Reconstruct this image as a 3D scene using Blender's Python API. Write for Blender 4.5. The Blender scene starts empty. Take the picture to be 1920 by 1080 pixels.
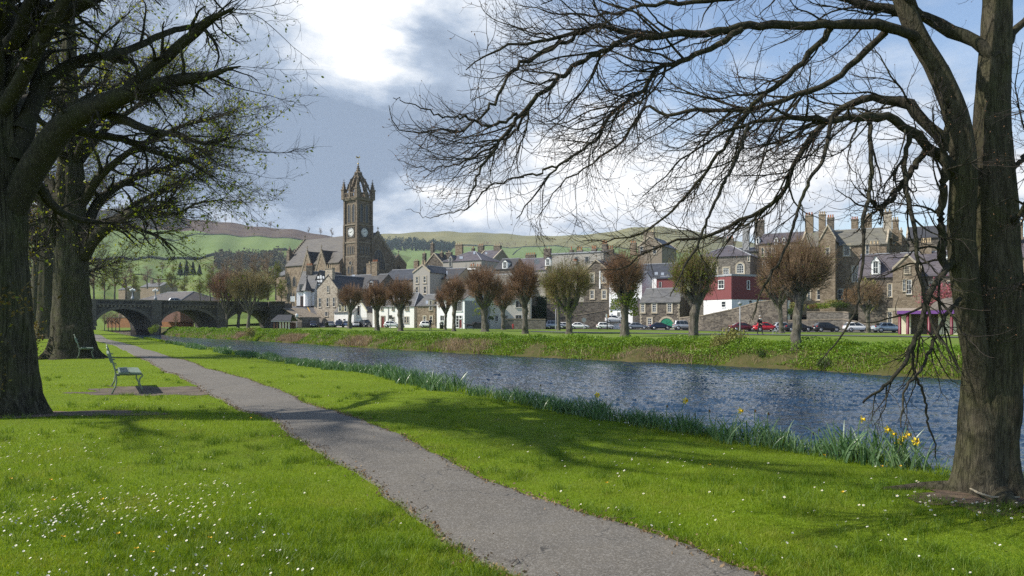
import bpy, math, random
import numpy as np
from mathutils import Vector, Matrix, noise
D = bpy.data; SC = bpy.context.scene; COL = SC.collection
F, H0, EYE = 1400.0, 604.0, 1.6
rad = math.radians

def at(px, py, Y):
    return Vector(((px - 960) * Y / F, Y, EYE + (H0 - py) * Y / F))
def gxy(px, Y):
    return Vector(((px - 960) * Y / F, Y))
def zz(py, Y):
    return EYE + (H0 - py) * Y / F
V1 = lambda x, y: (480 + x / 4.5, 400 + y / 4.5)
V2 = lambda x, y: (760 + x / 4.909, 420 + y / 4.909)
V3 = lambda x, y: (1060 + x / 4.319, 400 + y / 4.319)
V4 = lambda x, y: (1340 + x / 4.0, 390 + y / 4.0)
V5 = lambda x, y: (1560 + x / 3.857, 380 + y / 3.857)

# ------------------------------------------------------------------ objects
def tag(o, label=None, cat=None, group=None, kind=None):
    if label: o['label'] = label
    if cat: o['category'] = cat
    if group: o['group'] = group
    if kind: o['kind'] = kind
    return o
def empty(name, loc, label=None, cat=None, group=None, rz=0.0):
    o = D.objects.new(name, None); COL.objects.link(o)
    o.empty_display_size = .3
    o.location = loc; o.rotation_euler = (0, 0, rz)
    o['org'] = [0.0, 0.0, 0.0]
    return tag(o, label, cat, group)
def link_mesh(name, me, mats, parent=None, loc=None):
    o = D.objects.new(name, me); COL.objects.link(o)
    for m in (mats if isinstance(mats, (list, tuple)) else [mats]):
        me.materials.append(m)
    if parent: o.parent = parent
    if loc is not None: o.location = loc
    return o
def np_mesh(name, V, Fc, smooth=True, mi=None):
    V = np.ascontiguousarray(V, dtype=np.float32); Fc = np.ascontiguousarray(Fc, dtype=np.int32)
    me = D.meshes.new(name); k = Fc.shape[1]
    me.vertices.add(len(V)); me.vertices.foreach_set('co', V.ravel())
    me.loops.add(Fc.size); me.loops.foreach_set('vertex_index', Fc.ravel())
    me.polygons.add(len(Fc)); me.polygons.foreach_set('loop_start', np.arange(0, Fc.size, k, dtype=np.int32))
    if smooth: me.polygons.foreach_set('use_smooth', np.ones(len(Fc), dtype=bool))
    if mi is not None: me.polygons.foreach_set('material_index', np.ascontiguousarray(mi, dtype=np.int32))
    me.update(calc_edges=True)
    return me

class MB:
    """collects shapes; build() links them as one mesh object"""
    def __init__(s): s.v = []; s.f = []; s.mi = []
    def face(s, pts, m=0):
        n = len(s.v); s.v += [tuple(p) for p in pts]; s.f.append(tuple(range(n, n + len(pts)))); s.mi.append(m)
    def box(s, o, u, v, w, m=0):
        """corner o and three edge vectors"""
        o = Vector(o); u = Vector(u); v = Vector(v); w = Vector(w)
        n = len(s.v)
        for k in range(8):
            s.v.append(tuple(o + (u if k & 1 else u * 0) + (v if k & 2 else v * 0) + (w if k & 4 else w * 0)))
        fs = [(0, 2, 3, 1), (4, 5, 7, 6), (0, 1, 5, 4), (2, 6, 7, 3), (0, 4, 6, 2), (1, 3, 7, 5)]
        if u.cross(v).dot(w) < 0: fs = [tuple(reversed(q)) for q in fs]
        for q in fs: s.f.append(tuple(n + i for i in q)); s.mi.append(m)
    def cbox(s, c, sx, sy, sz, m=0):
        s.box((c[0] - sx / 2, c[1] - sy / 2, c[2]), (sx, 0, 0), (0, sy, 0), (0, 0, sz), m)
    def prism(s, poly, ext, m=0):
        """closed polygon (3d points) extruded along vector ext"""
        n = len(s.v); k = len(poly); ext = Vector(ext)
        s.v += [tuple(p) for p in poly] + [tuple(Vector(p) + ext) for p in poly]
        s.f.append(tuple(range(n + k - 1, n - 1, -1))); s.mi.append(m)
        s.f.append(tuple(range(n + k, n + 2 * k))); s.mi.append(m)
        for i in range(k):
            j = (i + 1) % k
            s.f.append((n + i, n + j, n + k + j, n + k + i)); s.mi.append(m)
    def tube(s, pts, radii, n=8, m=0, cap=True):
        pts = [Vector(p) for p in pts]; N = len(pts)
        if not isinstance(radii, (list, tuple)): radii = [radii] * N
        base = len(s.v); ref = None
        for i, p in enumerate(pts):
            t = (pts[min(i + 1, N - 1)] - pts[max(i - 1, 0)]).normalized()
            if ref is None:
                ref = Vector((0, 0, 1)) if abs(t.z) < .9 else Vector((1, 0, 0))
            a = (ref - t * ref.dot(t))
            a = a.normalized() if a.length > 1e-5 else t.orthogonal().normalized()
            ref = a; b = t.cross(a)
            for k in range(n):
                th = 2 * math.pi * k / n
                s.v.append(tuple(p + (a * math.cos(th) + b * math.sin(th)) * radii[i]))
        for i in range(N - 1):
            for k in range(n):
                k2 = (k + 1) % n
                s.f.append((base + i * n + k, base + i * n + k2, base + (i + 1) * n + k2, base + (i + 1) * n + k)); s.mi.append(m)
        if cap:
            s.f.append(tuple(base + k for k in range(n - 1, -1, -1))); s.mi.append(m)
            s.f.append(tuple(base + (N - 1) * n + k for k in range(n))); s.mi.append(m)
    def lathe(s, c, prof, n=14, m=0):
        """profile of (radius, z) about the vertical through c"""
        s.tube([(c[0], c[1], c[2] + z) for r, z in prof], [max(r, .0005) for r, z in prof], n, m)
    def build(s, name, mats, parent=None, smooth=False, loc=None):
        me = D.meshes.new(name)
        v = s.v
        if loc is not None:
            v = [(a - loc[0], b - loc[1], c - loc[2]) for a, b, c in v]
        me.from_pydata(v, [], s.f)
        me.polygons.foreach_set('material_index', s.mi)
        if smooth: me.polygons.foreach_set('use_smooth', [True] * len(s.f))
        me.update()
        return link_mesh(name, me, mats, parent, loc if parent is None else None)

# ------------------------------------------------------------------ materials
def C3(c): return (c[0], c[1], c[2], 1)
class NT:
    def __init__(s, tree): s.t = tree; s.n = tree.nodes; s.l = tree.links
    def new(s, kind, **kw):
        n = s.n.new(kind)
        for k, v in kw.items(): setattr(n, k, v)
        return n
    def put(s, sock, v):
        if hasattr(v, 'is_linked') or isinstance(v, bpy.types.NodeSocket): s.l.new(v, sock)
        elif isinstance(v, (tuple, list)) and len(v) == 3 and sock.type == 'RGBA': sock.default_value = C3(v)
        else: sock.default_value = v
    def math(s, op, a, b=None, c=None, clamp=False):
        n = s.new('ShaderNodeMath', operation=op); n.use_clamp = clamp
        s.put(n.inputs[0], a)
        if b is not None: s.put(n.inputs[1], b)
        if c is not None: s.put(n.inputs[2], c)
        return n.outputs[0]
    def mix(s, f, a, b, blend='MIX'):
        n = s.new('ShaderNodeMix', data_type='RGBA', blend_type=blend)
        s.put(n.inputs[0], f); s.put(n.inputs[6], a); s.put(n.inputs[7], b)
        return n.outputs[2]
    def noise(s, vec, scale, detail=4, rough=.55, dist=0.0, col=False):
        n = s.new('ShaderNodeTexNoise'); n.inputs['Scale'].default_value = scale
        n.inputs['Detail'].default_value = detail; n.inputs['Roughness'].default_value = rough
        n.inputs['Distortion'].default_value = dist
        if vec is not None: s.l.new(vec, n.inputs['Vector'])
        return n.outputs['Color' if col else 'Fac']
    def ramp(s, f, stops):
        n = s.new('ShaderNodeValToRGB'); e = n.color_ramp.elements
        while len(e) < len(stops): e.new(.5)
        for i, (p, c) in enumerate(stops):
            e[i].position = p; e[i].color = C3(c) if not isinstance(c, (int, float)) else (c, c, c, 1)
        s.l.new(f, n.inputs[0]); return n.outputs[0]
    def mapping(s, vec, scale=(1, 1, 1), rot=(0, 0, 0), loc=(0, 0, 0)):
        n = s.new('ShaderNodeMapping'); n.inputs['Scale'].default_value = scale
        n.inputs['Rotation'].default_value = rot; n.inputs['Location'].default_value = loc
        s.l.new(vec, n.inputs['Vector']); return n.outputs[0]
    def bump(s, h, strength=.3, dist=.02):
        n = s.new('ShaderNodeBump'); n.inputs['Strength'].default_value = strength
        n.inputs['Distance'].default_value = dist; s.l.new(h, n.inputs['Height']); return n.outputs[0]

MATS = {}
def new_mat(name):
    m = D.materials.new(name); m.use_nodes = True
    nt = NT(m.node_tree); b = nt.n['Principled BSDF']
    MATS[name] = m
    return m, nt, b
def pos(nt):
    return nt.new('ShaderNodeNewGeometry').outputs['Position']
def plain(name, c, rough=.6, var=.18, scale=3.0, metal=0.0, bump=0.0, bscale=40, spec=None, coat=0.0):
    """one colour with soft blotches of wear"""
    m, nt, b = new_mat(name); P = pos(nt)
    f = nt.noise(P, scale, 5)
    lo = [x * (1 - var) for x in c]; hi = [min(1, x * (1 + var)) for x in c]
    nt.put(b.inputs['Base Color'], nt.ramp(f, [(.3, lo), (.7, hi)]))
    b.inputs['Roughness'].default_value = rough; b.inputs['Metallic'].default_value = metal
    if spec is not None: b.inputs['Specular IOR Level'].default_value = spec
    if coat: b.inputs['Coat Weight'].default_value = coat
    if bump: nt.put(b.inputs['Normal'], nt.bump(nt.noise(P, bscale, 4), bump, .02))
    return m
def stone(name, c1, c2, c3, cell=1.6, mortar=(.3, .27, .22), rough=.9, mw=.04):
    """coursed rubble: cells flattened sideways, each stone its own tone"""
    m, nt, b = new_mat(name); P = pos(nt)
    Q = nt.mapping(P, (cell, cell, cell * 1.9))
    v = nt.new('ShaderNodeTexVoronoi'); nt.l.new(Q, v.inputs['Vector']); v.inputs['Scale'].default_value = 1
    e = nt.new('ShaderNodeTexVoronoi', feature='DISTANCE_TO_EDGE'); nt.l.new(Q, e.inputs['Vector']); e.inputs['Scale'].default_value = 1
    sep = nt.new('ShaderNodeSeparateColor'); nt.l.new(v.outputs['Color'], sep.inputs[0])
    col = nt.ramp(sep.outputs[0], [(.1, c1), (.5, c2), (.9, c3)])
    big = nt.noise(P, .35, 4)
    col = nt.mix(nt.math('MULTIPLY', big, .45), col, [x * .55 for x in c2])
    fine = nt.noise(P, 9, 5); col = nt.mix(nt.math('MULTIPLY', fine, .3), col, c1)
    edge = nt.math('LESS_THAN', e.outputs['Distance'], mw)
    col = nt.mix(nt.math('MULTIPLY', edge, .7), col, mortar)
    nt.put(b.inputs['Base Color'], col); b.inputs['Roughness'].default_value = rough
    b.inputs['Specular IOR Level'].default_value = .2
    hh = nt.math('MINIMUM', e.outputs['Distance'], .12)
    nt.put(b.inputs['Normal'], nt.bump(hh, .5, .25))
    return m
def slate(name, c, rough=.5, row=5.0):
    m, nt, b = new_mat(name); P = pos(nt)
    br = nt.new('ShaderNodeTexBrick'); br.inputs['Scale'].default_value = 1
    Q = nt.mapping(P, (1, 1, 1))
    cx = nt.new('ShaderNodeSeparateXYZ'); nt.l.new(Q, cx.inputs[0])
    cb = nt.new('ShaderNodeCombineXYZ')
    nt.l.new(nt.math('ADD', cx.outputs[0], cx.outputs[1]), cb.inputs[0]); nt.l.new(cx.outputs[2], cb.inputs[1])
    nt.l.new(cb.outputs[0], br.inputs['Vector'])
    br.inputs['Brick Width'].default_value = .35; br.inputs['Row Height'].default_value = .22
    br.inputs['Mortar Size'].default_value = .02
    br.inputs['Color1'].default_value = C3([x * .75 for x in c]); br.inputs['Color2'].default_value = C3([min(1, x * 1.3) for x in c])
    br.inputs['Mortar'].default_value = C3([x * .45 for x in c])
    f = nt.noise(P, .5, 5)
    col = nt.mix(nt.ramp(f, [(.35, 0.0), (.75, .55)]), br.outputs['Color'], (c[0] * 1.5, c[1] * 1.45, c[2] * 1.15))
    nt.put(b.inputs['Base Color'], col); b.inputs['Roughness'].default_value = rough
    b.inputs['Specular IOR Level'].default_value = .35
    nt.put(b.inputs['Normal'], nt.bump(br.outputs['Fac'], .25, -.02))
    return m
def harl(name, c, stain=.25):
    """painted or limewashed render with rain streaks of its own"""
    m, nt, b = new_mat(name); P = pos(nt)
    Q = nt.mapping(P, (1.6, 1.6, .18)); f = nt.noise(Q, 1.2, 5); g = nt.noise(P, .6, 4)
    col = nt.mix(nt.math('MULTIPLY', nt.ramp(f, [(.45, 0.0), (.8, 1.0)]), stain), c, [x * .6 for x in c])
    col = nt.mix(nt.math('MULTIPLY', g, .2), col, [x * .8 for x in c])
    nt.put(b.inputs['Base Color'], col); b.inputs['Roughness'].default_value = .9
    nt.put(b.inputs['Normal'], nt.bump(nt.noise(P, 25, 3), .15, .02))
    return m
def bark(name, c1, c2, moss, mossamt=.5, stretch=.16, scale=22.0, strength=.8, dist=.02):
    m, nt, b = new_mat(name); P = pos(nt)
    Q = nt.mapping(P, (1, 1, stretch))
    r1 = nt.noise(Q, scale, 6, .65, .6); crk = nt.noise(nt.mapping(P, (1, 1, stretch * .55)), scale * .8, 3, .5, 1.2); r2 = nt.noise(P, 3.2, 5, .6)
    r3 = nt.noise(P, 60, 3)
    col = nt.ramp(r1, [(.32, c1), (.66, c2)])
    col = nt.mix(nt.math('MULTIPLY', nt.ramp(r2, [(.42, 0.0), (.68, 1.0)]), mossamt), col, moss)
    fis = nt.ramp(nt.math('ABSOLUTE', nt.math('SUBTRACT', crk, .5)), [(.0, 1.0), (.05, 0.0)]); col = nt.mix(nt.math('MULTIPLY', fis, .4), col, [x * .4 for x in c1])
    lich = nt.ramp(nt.noise(P, 11, 5, .7), [(.63, 0.0), (.7, .55)])
    col = nt.mix(nt.math('MULTIPLY', lich, .5), col, [min(1, x * 1.7 + .02) for x in c2])
    nt.put(b.inputs['Base Color'], col); b.inputs['Roughness'].default_value = .95
    b.inputs['Specular IOR Level'].default_value = .12
    h = nt.math('SUBTRACT', nt.math('ADD', nt.math('MULTIPLY', r1, 1.0), nt.math('MULTIPLY', r3, .12)), nt.math('MULTIPLY', fis, .3))
    nt.put(b.inputs['Normal'], nt.bump(h, strength, dist))
    return m
def leafy(name, cols, rough=.55, trans=.35, patch=.8, tcol=None, spec=.3):
    """thin leaves or blades: tone differs leaf by leaf and patch by patch, light comes through"""
    m, nt, b = new_mat(name)
    g = nt.new('ShaderNodeNewGeometry')
    f1 = g.outputs['Random Per Island']; f2 = nt.noise(g.outputs['Position'], patch, 4)
    f = nt.math('ADD', nt.math('MULTIPLY', f1, .45), nt.math('SUBTRACT', nt.math('MULTIPLY', f2, 1.1), .27), clamp=True)
    k = len(cols); col = nt.ramp(f, [((i + .5) / k, c) for i, c in enumerate(cols)])
    nt.put(b.inputs['Base Color'], col); b.inputs['Roughness'].default_value = rough
    b.inputs['Specular IOR Level'].default_value = spec
    t = nt.new('ShaderNodeBsdfTranslucent')
    nt.put(t.inputs['Color'], nt.mix(1.0, col, tcol or (1.25, 1.2, .6), 'MULTIPLY'))
    mx = nt.new('ShaderNodeMixShader'); mx.inputs[0].default_value = trans
    nt.l.new(b.outputs[0], mx.inputs[1]); nt.l.new(t.outputs[0], mx.inputs[2])
    nt.l.new(mx.outputs[0], nt.n['Material Output'].inputs['Surface'])
    return m

# ------------------------------------------------------------------ camera, sun, sky
cam = D.cameras.new('camera'); co = D.objects.new('camera', cam); COL.objects.link(co)
co.location = (0, 0, EYE); co.rotation_euler = (rad(90), 0, 0)
cam.sensor_width = 36; cam.lens = 36 * F / 1920; cam.shift_y = (H0 - 540) / 1920
cam.clip_start = .1; cam.clip_end = 20000
SC.camera = co
SUN_EL = rad(45); SUN_TRAVEL = Vector((1.0, .12, 0)).normalized()
d = SUN_TRAVEL * math.cos(SUN_EL) + Vector((0, 0, -math.sin(SUN_EL)))
sl = D.lights.new('sun', 'SUN'); so = D.objects.new('sun', sl); COL.objects.link(so)
sl.energy = 5.0; sl.angle = rad(.53); sl.color = (1.0, .945, .86)
so.location = (-40, 0, 60); so.rotation_euler = d.to_track_quat('-Z', 'Y').to_euler()

W = D.worlds.new("World"); SC.world = W; W.use_nodes = True
nt = NT(W.node_tree); bg = nt.n['Background']
sky = nt.new('ShaderNodeTexSky'); sky.sky_type = 'NISHITA'; sky.sun_disc = False
sky.sun_elevation = SUN_EL; sky.sun_rotation = math.atan2(-SUN_TRAVEL.x, -SUN_TRAVEL.y)
sky.air_density = 1.0; sky.dust_density = .6; sky.ozone_density = 1.2
tc = nt.new('ShaderNodeTexCoord'); dirv = tc.outputs['Generated']
sx = nt.new('ShaderNodeSeparateXYZ'); nt.l.new(dirv, sx.inputs[0])
AZ = nt.math('ARCTAN2', sx.outputs[0], sx.outputs[1])          # radians, right positive
EL = nt.math('ARCSINE', sx.outputs[2])
# clouds billow: warp the directions with noise, flatter towards the horizon
Q = nt.mapping(dirv, (1, 1, 2.1))
w1 = nt.noise(Q, 3.2, 8, .56, .25, True); wsep = nt.new('ShaderNodeSeparateColor'); nt.l.new(w1, wsep.inputs[0])
w2 = nt.noise(Q, 9.0, 7, .6, .1)
w3 = nt.noise(Q, 2.0, 8, .55, .35)
AW = nt.math('ADD', AZ, nt.math('MULTIPLY', nt.math('SUBTRACT', wsep.outputs[0], .5), .34))
EW = nt.math('ADD', EL, nt.math('MULTIPLY', nt.math('SUBTRACT', wsep.outputs[1], .5), .24))
def lobe(px, py, sxp, syp, amp=1.0):
    a0 = math.atan((px - 960) / F); e0 = math.atan((H0 - py) / F) * math.cos(a0)
    da = nt.math('DIVIDE', nt.math('SUBTRACT', AW, a0), sxp / F)
    de = nt.math('DIVIDE', nt.math('SUBTRACT', EW, e0), syp / F)
    r2 = nt.math('ADD', nt.math('MULTIPLY', da, da), nt.math('MULTIPLY', de, de))
    return nt.math('MULTIPLY', nt.math('EXPONENT', nt.math('MULTIPLY', r2, -1)), amp)
def total(ls):
    o = ls[0]
    for x in ls[1:]: o = nt.math('ADD', o, x)
    return o
cover = total([lobe(400, 260, 420, 300, 1.5), lobe(720, 60, 190, 140, 1.0), lobe(1500, 350, 560, 80, .75), lobe(1000, 400, 500, 70, .8), lobe(960, 610, 4000, 75, 1.3),
               lobe(1150, 250, 130, 80, .5), lobe(1000, 170, 90, 80, .35), lobe(1420, 130, 70, 40, .3), lobe(1790, 150, 200, 120, .5), lobe(150, 40, 300, 200, .7),
               lobe(850, 90, 60, 150, .25), lobe(1300, 40, 60, 40, .3)])
cover = nt.math('ADD', cover, nt.math('MULTIPLY', nt.math('SUBTRACT', w3, .53), 1.5))
cover = nt.math('ADD', cover, nt.math('MULTIPLY', nt.math('SUBTRACT', w2, .5), .5))
cmask = nt.ramp(cover, [(.14, 0.0), (.62, 1.0)])
darkm = total([lobe(560, 240, 330, 95, .95), lobe(780, 300, 140, 70, .55), lobe(420, 330, 240, 60, .75), lobe(640, 380, 170, 26, .35), lobe(250, 200, 220, 120, .4), lobe(880, 140, 90, 120, .2)])
light = total([lobe(735, 50, 110, 55, .85), lobe(500, 50, 160, 50, .35), lobe(420, 385, 110, 22, .45), lobe(800, 395, 120, 26, .45), lobe(1450, 340, 520, 90, .45), lobe(1050, 390, 400, 40, .3), lobe(1150, 250, 120, 60, .25)])
tone = nt.math('ADD', nt.math('SUBTRACT', light, darkm), nt.math('MULTIPLY', nt.math('SUBTRACT', w2, .5), 1.5))
tone = nt.math('ADD', tone, nt.math('MULTIPLY', nt.math('SUBTRACT', wsep.outputs[2], .5), .5))
tone = nt.math('ADD', tone, nt.math('MULTIPLY', nt.math('SUBTRACT', nt.noise(Q, 5.2, 8, .6, .5), .5), 1.1))
tone = nt.math('ADD', tone, .5)
ccol = nt.ramp(tone, [(.0, (2.3, 2.95, 4.0)), (.38, (3.7, 4.45, 5.6)), (.68, (6.3, 6.8, 7.5)), (.98, (9.4, 9.4, 9.4))])
hi_ = nt.ramp(EL, [(.45, 1.0), (.9, 0.0)]); skyc = nt.mix(1.0, sky.outputs[0], nt.mix(hi_, (.7, .7, .72), (1.55, 1.52, 1.5)), 'MULTIPLY')
wcol = nt.mix(cmask, skyc, ccol)
nt.put(bg.inputs['Color'], wcol); bg.inputs['Strength'].default_value = .1
SC.view_settings.view_transform = 'Standard'; SC.view_settings.look = 'None'
SC.view_settings.exposure = .36; SC.view_settings.gamma = 1.0
SC.cycles.max_bounces = 6; SC.cycles.diffuse_bounces = 2; SC.cycles.glossy_bounces = 3
SC.cycles.transmission_bounces = 4; SC.cycles.volume_bounces = 0; SC.cycles.transparent_max_bounces = 8
SC.cycles.use_denoising = False; SC.cycles.denoiser = 'OPENIMAGEDENOISE'; SC.cycles.denoising_input_passes = 'RGB_ALBEDO_NORMAL'; SC.cycles.denoising_prefilter = 'ACCURATE'
SC.cycles.sample_clamp_indirect = 4; SC.cycles.sample_clamp_direct = 6
# ------------------------------------------------------------------ the lie of the land
RN = np.array([(12, -6), (8.2, 1.5), (4.75, 8), (3.4, 9.9), (2.15, 11.7), (.55, 13.9), (-.6, 16.2), (-4.3, 23.3), (-10.8, 33), (-24.6, 54.6), (-45, 88), (-68, 127), (-93, 165), (-130, 225)], float)
RF = np.array([(45, 10), (34, 22), (27, 30.5), (24.4, 34), (22.2, 37.2), (19.7, 41.5), (17.3, 45.6), (8, 54.9), (-2, 65), (-15, 81), (-36, 110), (-62, 140), (-79, 168), (-112, 230)], float)
def smooth_poly(P, n=3):
    for _ in range(n):
        Qs = [P[0]]
        for a, b in zip(P[:-1], P[1:]): Qs += [a * .75 + b * .25, a * .25 + b * .75]
        Qs.append(P[-1]); P = np.array(Qs)
    return P
RNs, RFs = smooth_poly(RN), smooth_poly(RF)
def bankx(Y): return np.interp(Y, RNs[:, 1], RNs[:, 0])
FARN = np.array([.745, .667])
_fo = np.argsort(RFs[:, 1]); RFY, RFX = RFs[_fo, 1], RFs[_fo, 0]
def fard(X, Y):
    """metres inland of the far waterline"""
    return FARN[0] * (X - np.interp(Y, RFY, RFX)) * .9
def sstep(a, b, x):
    t = np.clip((np.asarray(x, float) - a) / (b - a), 0, 1); return t * t * (3 - 2 * t)
def hnoise(X, Y):
    return .035 * np.sin(X * .9 + Y * .35) * np.sin(Y * .7 - X * .21) + .03 * np.sin(X * .31 - Y * .47 + 1.3)
def lawn_h(X, Y):
    X = np.asarray(X, float); Y = np.asarray(Y, float)
    z = hnoise(X, Y) * np.clip(1.2 - Y / 60, .1, 1)
    z = z + .22 * np.exp(-((X + 6.6) / 3.2) ** 2 - ((Y - 10.3) / 2.6) ** 2)      # swell of ground round the first tree
    z = z + .10 * np.exp(-((X - 4.4) / 1.5) ** 2 - ((Y - 6.6) / 1.5) ** 2)
    return z
def far_h(X, Y):
    w = fard(X, Y)
    z = -.55 + .62 * sstep(0, 3.2, w) + .13 * sstep(3, 18, w)
    z = z + .14 * sstep(14, 25, w) - .3 * sstep(30, 48, w) * sstep(-25, 5, X)
    z = z - .65 * (1 - sstep(-.4, 1.0, w))
    w0 = np.interp(X, [-60, -40, 20, 60, 90], [58, 56, 78, 84, 84])
    z = z + 9.0 * sstep(0, 34, w - w0) * sstep(-95, -50, X + (Y - 200) * .2)
    return z
WATER_Z = -1.2
# path edges read from the photo, as X over Y on the flat
PL = [(955, 1080), (830, 985), (700, 905), (560, 835), (475, 785), (400, 740), (340, 710), (280, 680), (215, 648)]
PR = [(1440, 1080), (1200, 990), (1000, 925), (800, 850), (650, 785), (560, 745), (440, 705), (330, 672), (240, 645)]
def edge(l, extra):
    a = [(EYE * F / (y - H0), (x - 960) * EYE / (y - H0)) for x, y in l]
    s = (a[1][1] - a[0][1]) / (a[1][0] - a[0][0])
    a = [(-8, a[0][1] + s * (-8 - a[0][0]))] + a + extra
    return np.array(a)
PLa = edge(PL, [(68, -38.3), (90, -51), (150, -90)]); PRa = edge(PR, [(70, -38.0), (90, -49.5), (150, -88.4)])
def pl(Y): return np.interp(Y, PLa[:, 0], PLa[:, 1])
def pr(Y): return np.interp(Y, PRa[:, 0], PRa[:, 1])
def wob(Y, s): return .022 * np.sin(Y * 4.1 + s) + .014 * np.sin(Y * 9.3 + 2 * s) + .007 * np.sin(Y * 23 + s) + .045 * np.sin(Y * 1.7 + s)
PITS = [(-10.9, 18.1, 1.35, 1.15), (-8.6, 12.0, 1.5, 1.0), (4.3, 6.75, 1.1, .9)]        # worn earth: bench standing, first tree, near tree
def bench_pit(X, Y):
    yy = Y - .0; a = (X > -9.85 + .25 * np.sin(Y * 7)) & (X < -6.4) & (np.abs(yy - 17.6) < .95 + .12 * np.sin(X * 6))
    return a

# materials of the ground
def grass_ground(name, a, b_, dry, dryamt=.35, fine=26):
    m, nt, b = new_mat(name); P = pos(nt)
    f = nt.noise(P, .55, 6, .6); g = nt.noise(P, fine, 4, .7); h = nt.noise(P, 2.6, 5)
    col = nt.ramp(f, [(.3, a), (.7, b_)])
    col = nt.mix(nt.math('MULTIPLY', nt.ramp(h, [(.5, 0.0), (.75, 1.0)]), dryamt), col, dry)
    col = nt.mix(nt.math('MULTIPLY', g, .5), col, [x * .5 for x in a])
    nt.put(b.inputs['Base Color'], col); b.inputs['Roughness'].default_value = .9
    b.inputs['Specular IOR Level'].default_value = .1
    nt.put(b.inputs['Normal'], nt.bump(g, .6, .05)); return m
M_lawn = grass_ground('lawn_turf', (.12, .185, .010), (.175, .255, .014), (.17, .17, .04))
M_far = grass_ground('far_turf', (.115, .185, .025), (.165, .225, .04), (.2, .2, .06), .6, 6)
M_bank = grass_ground('bank_earth', (.06, .07, .02), (.10, .09, .035), (.15, .105, .06), .8, 9)
M_bed = plain('river_bed', (.05, .045, .03), .9)

# the ground: one sheet from the lawn behind the camera, down through the river, to the foot of the hills
ts = []
for a, b_ in zip(range(len(RNs) - 1), range(1, len(RNs))):
    gap = np.linalg.norm(RNs[b_] - RNs[a]); k = max(1, int(gap / (.35 if RNs[a][1] < 26 else 1.2)))
    ts += [a + i / k for i in range(k)]
ts.append(len(RNs) - 1)
def lerp_rows(A, t):
    i = min(int(t), len(A) - 2); f = t - i; return A[i] * (1 - f) + A[i + 1] * f
loff = [600, 300, 150, 90, 60, 45] + list(np.arange(36, 14, -1.5)) + list(np.arange(14, .9, -.35)) + [.8, .6, .45, .3, .18, .08, 0]
rows = []; mats_cols = None
for t in ts:
    n, f = lerp_rows(RNs, t), lerp_rows(RFs, t); dv = f - n; W_ = np.linalg.norm(dv); dv = dv / W_
    row = []; mc = []
    for o in loff:
        x, y = n[0] - o, n[1]
        row.append((x, y, float(lawn_h(x, y)) - .05 * math.exp(-o / .15))); mc.append(0)
    jit = .18 * math.sin(n[1] * 1.7) + .12 * math.sin(n[1] * 4.3)
    for o, z in ((.22, -.2), (.5, -.5), (.8, -.85), (1.2, -1.15), (1.7, -1.5), (3, -1.9)):
        p = n + dv * (o + jit * min(1, o)); row.append((p[0], p[1], z)); mc.append(1 if z > -1.3 else 2)
    for q in (.3, .6):
        p = n + dv * W_ * q; row.append((p[0], p[1], -2.1)); mc.append(2)
    p = f - dv * 1.5; row.append((p[0], p[1], -1.7)); mc.append(2)
    jf = .5 * math.sin(f[1] * .9) + .35 * math.sin(f[1] * 2.3)
    for o, z in ((-.3, -1.3), (.2, -1.05), (.8, -.62), (1.5, -.3), (2.2, -.1)):
        p = f + FARN * (o + jf * .5); row.append((p[0], p[1], z + .07 * math.sin(f[1] * 3.1 + o * 4))); mc.append(1)
    for o in (3, 4, 5.5, 8, 11, 15, 19, 23, 26, 29, 33, 38, 44, 50, 56, 62, 68, 74, 80, 86, 92, 98, 106, 114, 125, 145, 180, 260, 420, 900):
        p = f + FARN * o; w = float(o)
        row.append((p[0], p[1], float(far_h(p[0], p[1])))); mc.append(1 if o < 3 else 3)
    rows.append(row); mats_cols = mc
nr, nc = len(rows), len(rows[0])
V = np.array(rows).reshape(-1, 3)
I = np.arange(nr * nc).reshape(nr, nc)
Fc = np.stack([I[:-1, :-1], I[:-1, 1:], I[1:, 1:], I[1:, :-1]], -1).reshape(-1, 4)
mi = np.tile(np.array(mats_cols[:-1]), nr - 1)
g = link_mesh('ground', np_mesh('ground', V, Fc, True, mi), [M_lawn, M_bank, M_bed, M_far]); tag(g, kind='structure')
# a wide apron well below carries the land on to the horizon
mb = MB(); mb.face([(-9000, -3000, -3.2), (9000, -3000, -3.2), (9000, 14000, -3.2), (-9000, 14000, -3.2)])
tag(mb.build('terrain', M_far), kind='structure')
mb = MB()
VALLEY = [(-700, 215), (-95, 215), (-60, 235), (40, 300), (500, 320), (900, 700), (-900, 700)]
# the valley floor beyond the bridge
mb = MB()
mb.face([(-900, 226, -.9), (-131, 226, -.9), (-118, 226, -.9), (-60, 330, 2.0), (-60, 520, 4), (-900, 520, 4)])
mb.face([(-109, 231, -.5), (-96, 238, .4), (20, 270, 8.0), (600, 300, 8.0), (900, 700, 8), (-60, 700, 4), (-60, 330, 2.0)])
tag(mb.build('meadow', M_far), kind='structure')

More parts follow.
